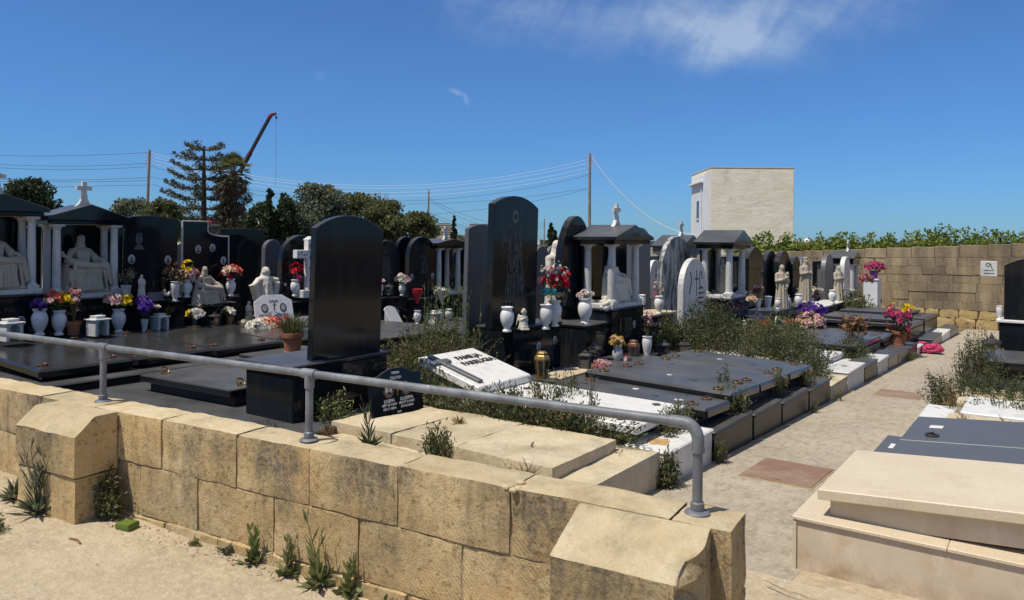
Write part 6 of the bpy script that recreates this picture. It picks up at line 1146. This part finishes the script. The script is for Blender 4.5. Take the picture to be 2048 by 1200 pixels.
# other side of the path
shrub('tall upright shrub with small leaves standing beside the path', -.98, 13.2, .0, .30, .34, .95, 130, 46, .042, LEAFD, 30, dry=200, bare=.05, name='shrub')
shrub('round brownish shrub at the far corner before the shouldered headstone', -1.0, 15.9, .0, .25, .6, .55, 90, 34, .05, LEAFM, 31, dry=200)
shrub('sprawling dark shrub leaning over the path edge', -1.0, 11.2, .0, .45, .45, .60, 120, 42, .042, LEAFD, 32, up=.1)
shrub('creeping dark weeds over the pale tomb slab', -.30, 11.3, .15, .75, .5, .42, 190, 34, .042, LEAFD, 33, up=.3)
shrub('succulent like weeds among the bright white blocks', -.35, 9.8, .2, .55, .25, .26, 90, 26, .035, LEAFD, 34, up=.8)
for i, (w, u, l) in enumerate(((-1.05, 8.05, 'dry straw tuft at the front of the limestone slabs'), (-.75, 8.6, 'dry straw tuft in a crack of the limestone slabs'), (-.4, 8.55, 'sparse dry stalks along the limestone crack'), (-.2, 8.0, 'dry stalks at the picture edge of the limestone slabs'))): weed(l, w, u, .12 if i < 1 else .26, .18, 140+i, DRY, 40, 2, 'dry tufts on the limestone slabs', .9, .004)
weed('small dark sprig at the path edge beside the blue grey foot block', -1.26, 7.72, 0, .17, 150, LEAFD, 10, 2, 'sprigs on the path edge', .4, .007); weed('pair of thin dry stalks by the large manhole cover', -1.32, 6.0, 0, .14, 151, DRY, 5, 2, 'sprigs on the path edge', .4, .004); weed('small weed at the kerb before the bright marble blocks', -1.28, 9.9, 0, .08, 152, LEAFD, 16, 0, 'sprigs on the path edge', .8, .006)
weed('straw coloured stalk bent over the bright marble blocks', -1.0, 9.9, .2, .35, 153, DRY, 12, 3, 'sprigs on the path edge', .8, .005)
rng = np.random.default_rng(77); b = B()
for k in range(420):
    w = rng.uniform(-6.5, -1.05); u = 2.9+.1*w-.05-abs(rng.normal(0, .12)) if k < 300 else rng.uniform(.6, 2.5); q = rng.uniform(.003, .011)*(1 if k > 30 else 1.8); b.ell((w, u, street_z(w)+q*.3), (q, q*rng.uniform(.6, 1), q*.6), 5, 4)
tag(link('gravel', b.mesh('gravel'), WALLT), 'loose limestone crumbs and grit along the foot of the wall', 'gravel', kind='stuff')
rng = np.random.default_rng(78); n = 260; w = rng.uniform(-6.3, -1.1, n); u = 2.9+.1*w-.04-np.abs(rng.normal(0, .06, n)); cc = np.stack([w, u, .027*-w+.006+rng.uniform(0, .01, n)], 1); dd = rng.normal(size=(n, 3))*[1, 1, .25]
tag(link('leaf_litter', B().quads(leafq(cc, dd, rng.normal(0, .4, (n, 3))+[0, 0, 1], rng.uniform(.015, .045, n), .008)).mesh('leaf_litter'), DRY), 'dry leaf scraps at the foot of the wall', 'litter', kind='stuff')
cr = random.Random(21); b = B()
def crack(x, y, dx, dy, n, wd):
    L_, R_ = [], []
    for k in range(n):
        q = wd*(1-k/n)*cr.uniform(.5, 1.2); L_.append((x-dy*q*8, y+dx*q*8)); R_.append((x+dy*q*8, y-dx*q*8)); x += dx*cr.uniform(.5, 1.4)+cr.uniform(-.025, .025); y += dy*cr.uniform(.5, 1.4)+cr.uniform(-.025, .025)
    o = len(b.v)
    for (p, q) in zip(L_, R_): b.v += [(p[0], p[1], street_z(p[0])+(gz(p[1]) if p[1] > 4.2 else 0)+.0065), (q[0], q[1], street_z(q[0])+(gz(q[1]) if q[1] > 4.2 else 0)+.0065)]
    for k in range(n-1): b.f.append((o+2*k, o+2*k+1, o+2*k+3, o+2*k+2))
crack(-1.5, 4.2, .06, .01, 30, .0012) if 0 else None
crack(-1.25, 4.05, .055, -.012, 34, .011); crack(-.75, 3.55, .04, .03, 26, .008)
tag(link('ground_crack', b.mesh('ground_crack'), SOIL), 'jagged cracks in the concrete at the foot of the beige tomb', 'crack')
# ================================================================== boundary wall
t = T('boundary_wall', 'high weathered limestone boundary wall closing the end of the path', 'wall', -4, 29.7, 0, z=gz(29.7)); XW0, XW1 = -6.6, 9.0
def wtop(x): return 2.86+(x-3.0)*.054*1.0 if x < 3 else 2.86+(x-3)*.03
b = B(); b.box(XW0, .05, -.3, XW1, .38, 1.6, 0); pt(t, 'mortar_bed', b, JOINT)
b = B(); rnd = random.Random(5); cz = [.0, .33, .62, .92, 1.22, 1.52, 1.82, 2.12, 2.42]
for ci in range(2, len(cz)):
    z0 = cz[ci]; x = XW0-rnd.uniform(0, .5)
    while x < XW1:
        L = rnd.uniform(.52, .85); a, c = max(x, XW0), min(x+L, XW1); f0 = wtop(a)-2.86; z1 = cz[ci+1] if ci+1 < len(cz) else None
        if z1 is None: b.box(a+.006, rnd.uniform(-.008, .008), z0+f0*.5+.005, c-.004, .42, wtop((a+c)/2), .012)
        else: b.box(a+.003, rnd.uniform(-.012, .012), z0+f0*.5*(ci/8)+.002, c-.003, .42, z1+f0*.5*((ci+1)/8)-.002, .008)
        x += L
pt(t, 'stone_courses', b, FARW)
b = B(); x = XW0; rnd = random.Random(8)
while x < XW1:
    L = rnd.uniform(.4, .9)
    if not (2.15 < x < 2.9): rough_block(b, x, -.07, -.2, x+L-.02, .3, .32+rnd.uniform(-.03, .03), .05, .05, .09, int(x*10)+50); rough_block(b, x+.1, -.03, .335, x+L+.06, .3, .60, .03, .03, .09, int(x*10)+90)
    x += L
pt(t, 'rubble_footing', b, RUBB, True)
# ================================================================== vines beyond the wall
def leaf_clump(rng, c, r, n, sz, up=.2):
    d = rng.normal(size=(n, 3)); d /= np.linalg.norm(d, axis=1, keepdims=True); p = np.asarray(c)+d*np.asarray(r)*rng.uniform(.55, 1.05, (n, 1)); return leafq(p, d*.5+rng.normal(0, .6, (n, 3))+[0, 0, up], rng.normal(size=(n, 3)), sz*rng.uniform(.6, 1.3, n), sz*.75)
VL = ['grapevine crown above the wall, straight behind the plain cream house wall', 'low dense grapevine beside the cream house', 'grapevine with pale shoots near the church towers', 'dense grapevine right of the church dome', 'grapevine with yellowing leaves above the hooded statue wall', 'thick grapevine above the mottled statue', 'grapevine with an upright shoot above the bearded statue', 'grapevine above the smallest shrine', 'spreading grapevine above the white cabinet', 'grapevine with a gap of sky beside it', 'broad grapevine above the bare stretch of boundary wall', 'leafy grapevine with long side shoots', 'tallest grapevine rising well over the wall', 'grapevine just past the tallest one', 'grapevine with drooping shoots above the square wall plaque', 'yellowish grapevine beyond the wall plaque', 'grapevine at the picture edge above the shouldered headstone', 'last grapevine past the picture edge']
for i, l in enumerate(VL):
    px = 1490+i*34; rng = np.random.default_rng(200+i); hh = [.30, .55, .35, .30, .32, .45, .48, .38, .46, .40, .62, .58, .98, .66, .72, .58, .62, .6][i]; p = P(px, 480, 33.5+rng.uniform(-.6, .6))
    t = T('grapevine', l, 'vine', p.x, p.y, 0, 0, 'grapevines beyond the wall', z=.72); b = B(); b.tube([(0, 0, 0), (.03, .02, .5), (-.02, 0, 1.0)], [.04, .035, .025], 6); pt(t, 'trunk', b, BARK); q = []
    top = .72+hh*.85
    for k in range(13): q.append(leaf_clump(rng, [rng.uniform(-.65, .65), rng.uniform(-.45, .45), rng.uniform(.45, top-.2)], .26, 46, .15))
    for k in range(7): a = rng.uniform(-.5, .5); z = top-.1+rng.uniform(0, .30 if k else .42); q.append(leaf_clump(rng, [a, rng.uniform(-.2, .2), z], [.09, .09, .18], 16, .13))
    pt(t, 'foliage', B().quads(np.concatenate(q)), LEAFB)
# ================================================================== trees
def blade(a, c, r0, r1, b, seg=7): b.tube([a, tuple((Vector(a)+Vector(c))/2+Vector((.1, 0, .1))), c], [r0, (r0+r1)/2, r1], seg)
def tree(name, label, px, pyb, pyt, dist, wpx, clumps, nl, leaf, mat, seed, trunk=.25, base=None, shape='round', grp='trees beyond the tombs', flat=.8, lop=1.):
    rng = np.random.default_rng(seed); s_ = dist/F; top = P(px, pyt, dist); zb = gz(40)-1. if base is None else base; hgt = top.z-zb; t = T(name, label, 'tree', top.x, top.y, 0, 0, grp, z=zb); R = wpx*s_/2; low = P(px, pyb, dist).z-zb; q = []; b = B(); b.tube([(0, 0, -.3), (R*.05, 0, hgt*.3), (0, R*.04, hgt*.75)], [trunk*1.25, trunk*.9, trunk*.4], 9)
    for k in range(clumps):
        f = rng.uniform(0, 1); z = low*.85+(hgt-low*.85)*f
        if shape == 'round': rr = R*math.sqrt(max(.05, 1-(2*f-.85)**2*.72)); cr = R*rng.uniform(.20, .36)
        elif shape == 'cone': rr = R*(1-f)**.8; cr = R*rng.uniform(.18, .30)*(1.15-.65*f)
        else: rr = R*(1-f*.9); cr = R*rng.uniform(.25, .4)
        a = rng.uniform(0, 6.28); r = rr*math.sqrt(rng.uniform(.12, 1)); c = np.array([r*math.cos(a), r*math.sin(a), min(z, hgt-cr*.55)])
        v = np.array([cr, cr, cr*flat*(1.7 if shape != 'round' else 1)]); q.append(leaf_clump(rng, c, v, nl, leaf, .3 if shape == 'round' else .9))
        if k < 26: b.tube([(0, 0, max(.2, c[2]*.5)), tuple(c*np.array([.6, .6, .85])), tuple(c)], [trunk*.35, trunk*.2, trunk*.06], 5, False)
    pt(t, 'trunk', b, BARK); pt(t, 'crown', B().quads(np.concatenate(q)), mat); return t
tree('conifer_tree', 'dark ragged conifer behind the shrine cut by the picture edge', 58, 425, 362, 46, 95, 70, 70, .22, LEAFC, 301, flat=1., shape='round'); tree('conifer_tree', 'small conifer top beside the ragged conifer', 100, 425, 398, 47, 26, 14, 50, .2, LEAFC, 302, .1, shape='cone')
tree('round_tree', 'round grey green tree behind the first utility pole', 268, 450, 402, 52, 95, 60, 80, .20, LEAFG, 303); tree('round_tree', 'olive tree between the utility pole and the tiered pine', 330, 455, 404, 50, 75, 46, 80, .20, LEAFM, 304)
tree('cypress_tree', 'pointed dark cypress with a thin spire, in front of the broad trees', 541, 480, 367, 44, 30, 40, 60, .15, LEAFC, 305, .14, shape='cone'); tree('cypress_tree', 'dense dark cypress mass around the thin spire', 522, 490, 412, 44.5, 75, 70, 80, .18, LEAFC, 306, .2, shape='round', flat=1.2); tree('cypress_tree', 'dark jagged cypress next to the spire', 568, 490, 392, 45, 55, 60, 80, .17, LEAFC, 307, .2, shape='round', flat=1.3)
tree('broad_tree', 'tallest grey green broad tree in the middle of the tree line', 635, 490, 373, 50, 120, 110, 90, .19, LEAFG, 308, .3); tree('broad_tree', 'wide olive broad tree behind the plain backed headstone', 715, 490, 392, 52, 125, 110, 90, .19, LEAFM, 309, .3); tree('broad_tree', 'olive broad tree beside the second wire pole', 772, 490, 404, 50, 95, 90, 90, .19, LEAFM, 310, .25); tree('broad_tree', 'low olive tree at the end of the tree line by the slatted hillside', 832, 490, 428, 52, 85, 70, 90, .19, LEAFM, 311, .2); tree('broad_tree', 'low grey green tree between cypress and headstone', 610, 490, 430, 46, 90, 60, 90, .17, LEAFG, 312, .2)
for px, pyb, pyt, d, w, l, s in ((908, 478, 434, 60, 15, 'slim dark cypress leaning behind the small cross shrine', 313), (1102, 492, 446, 95, 20, 'slim dark cypress in the tan field', 314), (1110, 492, 462, 96, 16, 'short dark cypress touching the slim one in the tan field', 315)): tree('cypress_tree', l, px, pyb, pyt, d, w, 40, 50, .22 if d > 90 else .14, LEAFC, s, .1, shape='cone', base=-2.6)
# bare shrub tree
p = P(760, 380, 54); t = T('bare_tree', 'leafless twiggy tree top showing above the olive tree', 'tree', p.x, p.y, 0, 0, 'trees beyond the tombs', z=-2.2); b = B(); rng = np.random.default_rng(320); hh = p.z+2.2; b.tube([(0, 0, 0), (0, 0, hh*.6)], [.12, .07], 6)
for k in range(26): a = rng.uniform(0, 6.28); r = rng.uniform(.2, 1.4); z = hh*rng.uniform(.8, 1.02)-.25*r; m_ = (r*.4*math.cos(a), r*.4*math.sin(a), hh*.62+(z-hh*.62)*.45); e = (r*math.cos(a), r*math.sin(a), z); b.tube([(0, 0, hh*.58), m_, e], [.045, .025, .006], 4, False); b.tube([m_, (e[0]+.25*math.cos(a+1), e[1]+.25*math.sin(a+1), e[2]-.1)], [.02, .005], 4, False)
pt(t, 'trunk', b, DRYD)
# tiered araucaria
top = P(408, 287, 58); t = T('araucaria_tree', 'tall tiered pine with upswept branches beside the palm', 'tree', top.x, top.y, 0, 0, 'trees beyond the tombs', z=-2.2); hh = top.z+2.2; b = B(); b.tube([(0, 0, 0), (.05, 0, hh*.5), (0, 0, hh-.2)], [.30, .22, .09], 10); pt(t, 'trunk', b, BARK, True); rng = np.random.default_rng(330); q = []; bb = B()
for tier in range(10):
    z = hh-.4-tier*.74; L0 = [1.6, 2.2, 2.4, 2.7, 3.0, 3.0, 3.3, 3.6, 3.7, 3.3][tier]; nb = 7
    for k in range(nb):
        a = 2*math.pi*k/nb+tier*.9+rng.uniform(-.2, .2); L = L0*rng.uniform(.7, 1.1); pts = [np.array([math.cos(a)*L*f, math.sin(a)*L*f, z-.34*math.sin(f*2.6)*L*.28+.40*f*f*L*.55]) for f in (0, .25, .5, .75, 1.)]
        bb.tube([tuple(p_) for p_ in pts], [.05, .04, .03, .022, .012], 5, False)
        n = 95+tier*16; f = rng.uniform(.25, 1, n)**.8; base_ = np.stack([np.interp(f, (0, .25, .5, .75, 1.), [p_[j] for p_ in pts]) for j in range(3)], 1); sd = np.array([-math.sin(a), math.cos(a), 0]); off = rng.normal(0, 1, (n, 1))*.20*sd; tuft = rng.normal(0, .045, (n, 3)); d = np.array([math.cos(a), math.sin(a), .5])+rng.normal(0, .7, (n, 3)); q.append(leafq(base_+off+tuft, d, rng.normal(size=(n, 3)), .24, .075)); q.append(leaf_clump(rng, pts[-1], .12, 22, .15, .6))
pt(t, 'branches', bb, BARK); pt(t, 'crown', B().quads(np.concatenate(q)), LEAFA)
# palm with a skirt of dead fronds
top = P(466, 318, 57); t = T('palm_tree', 'fan palm with a thick hanging skirt of dead fronds, in front of the crane boom', 'tree', top.x, top.y, 0, 0, 'trees beyond the tombs', z=-2.2); hh = top.z+2.2; b = B(); b.tube([(0, 0, 0), (.0, 0, hh-.9)], [.38, .30], 10); pt(t, 'trunk', b, BARK, True); rng = np.random.default_rng(340); q = []; dq = []; bs = B()
for k in range(54):
    a = rng.uniform(0, 6.28); el = rng.uniform(-.5, 1.35); L = rng.uniform(.8, 1.15); d = np.array([math.cos(a)*math.cos(el), math.sin(a)*math.cos(el), math.sin(el)]); o_ = np.array([0, 0, hh-1.1]); tip = o_+d*L; bs.tube([tuple(o_), tuple(tip)], [.025, .015], 4, False); sd = np.cross(d, [0, 0, 1]); sd /= np.linalg.norm(sd)+1e-6; n = 15; th = np.linspace(-1.2, 1.2, n); dd = np.cos(th)[:, None]*d+np.sin(th)[:, None]*sd+np.array([0, 0, -.25]); q.append(leafq(np.repeat(tip[None], n, 0), dd, np.cross(d, sd)[None]+np.zeros((n, 3)), .72, .085))
for k in range(330):
    a = rng.uniform(0, 6.28); z = hh-1.2-rng.uniform(0, 1)**.8*3.9; r = rng.uniform(.35, 1.25)*(1-.12*(hh-z-1.2)) ; c = np.array([math.cos(a)*r, math.sin(a)*r, z]); n = 9; d = np.array([math.cos(a)*.25, math.sin(a)*.25, -1])+rng.normal(0, .38, (n, 3)); dq.append(leafq(np.repeat(c[None], n, 0), d, rng.normal(size=(n, 3)), .62, .06))
for k in range(14):
    a = math.radians(-55)+rng.normal(0, .5); c = np.array([math.cos(a)*rng.uniform(.8, 1.5), math.sin(a)*rng.uniform(.8, 1.5), hh-1.6-rng.uniform(0, 1.2)]); n = 12; d = np.array([math.cos(a)*.5, math.sin(a)*.5, -.7])+rng.normal(0, .4, (n, 3)); dq.append(leafq(np.repeat(c[None], n, 0), d, rng.normal(size=(n, 3)), .5, .07))
pt(t, 'frond_stalks', bs, DRYD); pt(t, 'crown', B().quads(np.concatenate(q)), LEAFM); pt(t, 'dead_skirt', B().quads(np.concatenate(dq)), DRYD)
# ================================================================== poles and wires
def pole(label, px, pyt, dist, lean_px, r=.13, arms=True, zb=-2.4):
    tp = P(px, pyt, dist); r0, _ = ray(px-lean_px, HZ); base = P(px-lean_px, 470, dist); base.z = zb; t = T('utility_pole', label, 'pole', base.x, base.y, 0, 0, 'wooden utility poles', z=zb); d = tp-base; b = B(); b.tube([(0, 0, 0), tuple(d*.5), tuple(d)], [r*1.25, r*1.1, r*.85], 10); pt(t, 'post', b, WOOD, True); rt = Vector((N[0], D[0], 0))
    if arms:
        b = B()
        for k in range(4):
            for s_ in (-1, 1): c = d-Vector((0, 0, .25+.32*k))+rt*s_*.32; b.tube([tuple(d-Vector((0, 0, .25+.32*k))), tuple(c)], .02, 5); b.lathe([(.001, -.06), (.04, -.06), (.055, -.01), (.035, .02), (.05, .05), (.001, .08)], tuple(c), 8)
        pt(t, 'insulator', b, MARBG)
    return tp
PA = pole('leaning wooden utility pole beside the tiered pine', 299, 300, 68, 9); PB = pole('tall wooden utility pole holding the white cable to the house', 1179.5, 307, 68, .5); PC = pole('wooden utility pole at the end of the tree line', 857.5, 380, 118, 3, .15, True, -3.2); PD_ = pole('small distant lamp pole in the tan field', 1089, 437, 190, 1, .13, False, -3.5)
b = B(); b.tube([(0, 0, 0), tuple(Vector((N[0], D[0], 0))*1.0)], .05, 5); b.box(.4, .3, -.16, 1.0, .7, .02, .02); solo('street_lamp', 'lamp head on the small distant pole', 'lamp', b, MARBG, PD_.x, PD_.y, 0, z=PD_.z-.8)
def cable(label, a, c, sag, r, mat, grp='overhead wires', n=28):
    a = Vector(a); c = Vector(c); m_ = (a+c)/2; b = B(); b.tube([tuple(a.lerp(c, i/n)-m_-Vector((0, 0, sag*4*(i/n)*(1-i/n)))) for i in range(n+1)], r, 5, False); solo('power_cable', label, 'cable', b, mat, m_.x, m_.y, 0, group=grp, z=m_.z, smooth=True)
rt = Vector((N[0], D[0], 0))
for i, (ya, yb, sg, mt, nm) in enumerate(((306, 319, 2.60, WIREW, 'topmost white wire between the two tall poles'), (312, 326, 2.55, WIREW, 'second white wire between the two tall poles'), (319, 335, 2.55, WIREW, 'third white wire between the two tall poles'), (326, 343, 2.55, WIREW, 'fourth, lowest white wire between the two tall poles'), (332, 350, 2.7, WIRED, 'dark wire just below the white wires between the two tall poles'), (353, 376, 1.9, WIRED, 'upper low dark cable slung between the two tall poles'), (368, 378, 2.6, WIRED, 'lowest dark cable slung between the two tall poles'))):
    cable(nm, P(301, ya, 68), P(1177, yb, 68), sg, 0.013 if mt is WIREW else .014, mt)
for i, (ya, yb, sg, mt, nm) in enumerate(((305, 305, .3, WIRED, 'topmost wire running out of the picture from the leaning pole'), (326, 314, .5, WIRED, 'upper dark wire running out of the picture from the leaning pole'), (333, 321, .5, WIRED, 'second dark wire running out of the picture from the leaning pole'), (355, 351, .3, WIRED, 'third dark wire running out of the picture from the leaning pole'), (361, 357, .2, WIRED, 'fourth dark wire running out of the picture from the leaning pole'), (370, 386, -.1, WIRED, 'lowest dark wire running out of the picture from the leaning pole'))):
    cable(nm, P(298, ya, 68), P(-160, yb, 66), sg, .016, mt)
for i, (ya, yb, sg, nm) in enumerate(((398, 432, 2.2, 'upper thin wire from the tree line pole toward the slatted hillside'), (402, 440, 2.8, 'second thin wire from the tree line pole toward the slatted hillside'), (424, 452, 2.6, 'third thin wire from the tree line pole toward the slatted hillside'), (430, 468, 2.6, 'fourth thin wire from the tree line pole toward the slatted hillside'))): cable(nm, P(859, ya, 118), P(1088, 445+i*3, 190), sg, .022, WIRED)
cable('thick white cable sagging from the tall pole to the cream house', P(1181, 311, 68), P(1392, 470, 66), 1.55, .035, WIREW)
# ================================================================== crane
c0 = P(430, 436, 120); c1 = P(541, 231, 120); t = T('mobile_crane', 'black telescopic crane boom with red head, rising behind the palm', 'crane', c0.x, c0.y, 0, 0, z=c0.z); d = c1-c0; L = d.length; dn = d.normalized()
b = B()
for i, (f0, f1, r) in enumerate(((0, .46, .42), (.45, .64, .36), (.63, 1., .29))): b.tube([tuple(d*f0), tuple(d*f1)], r, 4)
pt(t, 'boom', b, CRANEB); b = B(); b.tube([tuple(d*.63-dn*.2), tuple(d*.63+dn*.2)], .36, 4); b.tube([tuple(d*.975), tuple(d*1.005)], .34, 4); hd = d+rt*.9+Vector((0, 0, .35)); b.tube([tuple(d), tuple(hd)], [.26, .2], 6); b.ring(tuple(d+rt*.35+Vector((0, 0, .3))), .22, .08); pt(t, 'boom_head', b, CRANER)
b = B(); b.box(-.7, -1.0, -.9, .7, 1.0, -.2, .1); o = pt(t, 'counterweight', b, CRANER); b = B(); b.box(-1.6, -5, -3.4, 1.6, 5, -1.2, .2); pt(t, 'carrier', b, CRANEB)
b = B()
for k in range(4):
    for s_ in (-1, 1): b.lathe([(.001, -.2), (.6, -.2), (.6, .2), (.001, .2)], (0, 0, 0), 14, Matrix.Translation((s_*1.5, -4+k*2.6, -3.6)) @ Matrix.Rotation(math.pi/2, 4, 'Y'))
pt(t, 'wheel', b, CRANEB)
b = B(); hk = hd-Vector((0, 0, .4)); b.tube([tuple(hk), tuple(hk-Vector((0, 0, 11.)))], .018, 4); pt(t, 'hoist_rope', b, WIRED); b = B(); b.ell(tuple(hk-Vector((0, 0, .25))), (.16, .16, .28), 8, 6); pt(t, 'hook_block', b, CRANEB)
# ================================================================== house beyond the vines
a = P(1420, 478, 64); rzh = AZ-math.radians(2.0); t = T('house', 'plain cream rendered house block with one dark window in its white side', 'house', a.x, a.y, 0, rzh, z=-1.2); zt = P(1420, 336.5, 64).z+1.2; Wd = 165*64/F
b = B(); b.box(.01, 0, 0, Wd, 8, zt, .03); pt(t, 'wall', b, CREAM); b = B(); b.box(-.03, .02, 0, .009, 7.4, zt-.35, .01); b.prism([(.02, zt-.36), (7.9, zt-.36), (7.9, zt-.95), (3., zt-.9), (1.9, zt-.02), (.02, zt-.02)][::-1] if 0 else [(.02, zt-.349), (2.2, zt-.349), (.03, zt-.02)], -.03, .009, .004); pt(t, 'white_side_wall', b, WHITEP)
b = B(); b.box(-.02, -.02, zt, Wd+.02, 8.02, zt+.10, .02); pt(t, 'parapet', b, PALEB)
b = B(); b.box(-.06, 4.4, zt-4.1, -.028, 5.3, zt-2.5, .005); o = pt(t, 'window', b, DARKW); b = B(); b.box(-.12, 4.3, zt-4.2, -.03, 5.4, zt-4.1, .01); pt(o, 'sill', b, WHITEP)
b = B(); b.box(-.35, 2.6, zt-1.0, -.03, 8.0, zt-.86, .01); pt(t, 'ledge', b, WHITEP); b = B(); b.tube([(-.09, 3.2, zt-1.0), (-.09, 3.2, zt-6)], .05, 6); pt(t, 'drain_pipe', b, WHITEP)
# ================================================================== far hills, hotels, church
def hill(pts, dist, depth, mat, zb=-30):
    b = B(); n = len(pts); top = [P(x, y, dist) for x, y in pts]; back = [P(x, y+6, dist+depth) for x, y in pts]
    v = [(p.x, p.y, zb) for p in top]+[tuple(p) for p in top]+[tuple(q) for q in back]; f = []
    for r in range(2):
        for i in range(n-1): f.append((r*n+i, r*n+i+1, (r+1)*n+i+1, (r+1)*n+i))
    b.add(v, f); return structure('hills', b, mat, True)
m = Mat('hillside_scrub', .95, spec=.1).base((.12, .125, .085)); m.mix((.30, .25, .18), m.ramp(m.noise(.06, 6, .7), .5, .6)); m.mix((.045, .06, .035), m.ramp(m.noise(.11, 6, .75), .50, .58)); HILLM = m.done()
hill([(-300, 470), (0, 462), (300, 455), (420, 440), (480, 428), (520, 418), (560, 424), (640, 450), (720, 468), (800, 474), (870, 471), (905, 469), (960, 473), (1060, 476), (1090, 480), (1140, 482), (1300, 482), (1340, 483), (1450, 486), (1700, 488), (2300, 490)], 850, 500, HILLM)
hill([(820, 482), (900, 478), (1040, 486), (1070, 489), (1120, 491), (1180, 492), (1320, 492), (1420, 495)], 330, 160, LANDM, -14)
def hotel(label, px0, px1, pyt, pyb, dist, seed):
    a = P((px0+px1)/2, pyb, dist); zt = P(px0, pyt, dist).z; Wd = (px1-px0)*dist/F; hh = zt-a.z; t = T('hotel_block', label, 'building', a.x, a.y, 0, AZ, 'stepped hotel blocks on the hillside', z=a.z); n = 6; b = B(); c = B()
    for k in range(n):
        z0 = hh*k/n; s_ = .035*Wd*k; b.box(-Wd/2+s_*.4, k*3.0, z0-(8 if k == 0 else 0), Wd/2-s_, 40, z0+hh/n*.50, .1); c.box(-Wd/2+s_*.4+1, k*3.0+2.5, z0+hh/n*.50+.01, Wd/2-s_-1, 39, z0+hh/n-.01, .05)
    pt(t, 'storey', b, PALEB); pt(t, 'balcony_recess', c, DARKW)
hotel('stepped hotel block with long balconies, beside the slim leaning cypress', 868, 906, 446, 472, 830, 1); hotel('stepped hotel block with long balconies, beside the grey backed headstone', 932, 985, 447, 474, 840, 2)
rng = random.Random(31)
for i, (px, py, wp, hp, l) in enumerate(((503, 438, 9, 7, 'little pale house on the hill beside the palm'), (516, 433, 8, 6, 'little cream house on the hill left of the cypress'), (528, 441, 10, 5, 'low white house on the hill touching the cypress'), (345, 443, 12, 9, 'pale house wall beside the tiered pine trunk'), (1130, 476, 8, 4, 'tiny pale farmhouse on the far ridge'), (1075, 479, 9, 4, 'tiny pale farmhouse by the distant lamp pole'), (1312, 494, 26, 10, 'low stone farm building behind the small pointed stone'))):
    dd = 780 if i not in (3, 6) else (90 if i == 3 else 110); a = P(px, py+hp, dd); s_ = dd/F; t = T('far_house', l, 'house', a.x, a.y, 0, AZ+rng.uniform(-.4, .4), 'small far houses', z=a.z-2); b = B(); b.box(-wp*s_/2, 0, -3, wp*s_/2, wp*s_*.7, hp*s_*2+2-hp*s_, .05); pt(t, 'wall', b, PALEB if i in (2, 6) else WHITEP); b = B()
    for k in (-.28, .2): b.box(wp*s_*k, -.08, 2+hp*s_*.35, wp*s_*(k+.14), -.01, 2+hp*s_*.65, .01)
    pt(t, 'window', b, DARKW)
ca = P(1601, 490, 620); s_ = 620/F; t = T('domed_church', 'distant domed church with two bell towers above the grapevines', 'church', ca.x, ca.y, 0, AZ, z=ca.z-4)
b = B(); b.box(-22*s_, -3, -10, 20*s_, 20*s_, 4+1*s_, .1); pt(t, 'nave', b, PALEB)
for x in (-11.5, -1):
    b = B(); b.box((x-3.5)*s_, 0, 0, (x+3.5)*s_, 7*s_, 4+7*s_, .2); o = pt(t, 'bell_tower', b, PALEB); b = B(); b.lathe([(3.*s_, 0), (2.6*s_, 2*s_), (2.2*s_, 3*s_), (1.0*s_, 5.2*s_), (.3*s_, 6*s_), (.3*s_, 7.4*s_)], (x*s_, 3.5*s_, 4+7*s_), 10); pt(o, 'spire', b, PALEB); b = B()
    for k in (-1.4, 1.4): b.box((x+k-.7)*s_, -.25, 4+2*s_, (x+k+.7)*s_, -.01, 4+5.5*s_, .05)
    pt(o, 'belfry_opening', b, DARKW)
b = B(); b.lathe([(6.4*s_, 0), (6.4*s_, 6*s_), (7*s_, 6.4*s_), (7*s_, 7*s_)], (16.5*s_, 10*s_, 4), 20); o = pt(t, 'drum', b, PALEB); b = B(); b.lathe([(6.2*s_, 0), (6*s_, 2*s_), (5*s_, 4*s_), (3*s_, 5.6*s_), (1.1*s_, 6.2*s_), (1.1*s_, 7.6*s_), (.2*s_, 8.6*s_), (.15*s_, 10.*s_)], (16.5*s_, 10*s_, 4+7*s_), 20); pt(t, 'dome', b, MARB, True); b = B()
for k in range(12): a_ = k*math.pi/6; b.box(6.35*s_, -.7*s_, 1.4*s_, 6.5*s_, .7*s_, 4.6*s_, .05, Matrix.Translation((16.5*s_, 10*s_, 4)) @ Matrix.Rotation(a_, 4, 'Z'))
pt(o, 'drum_window', b, DARKW)
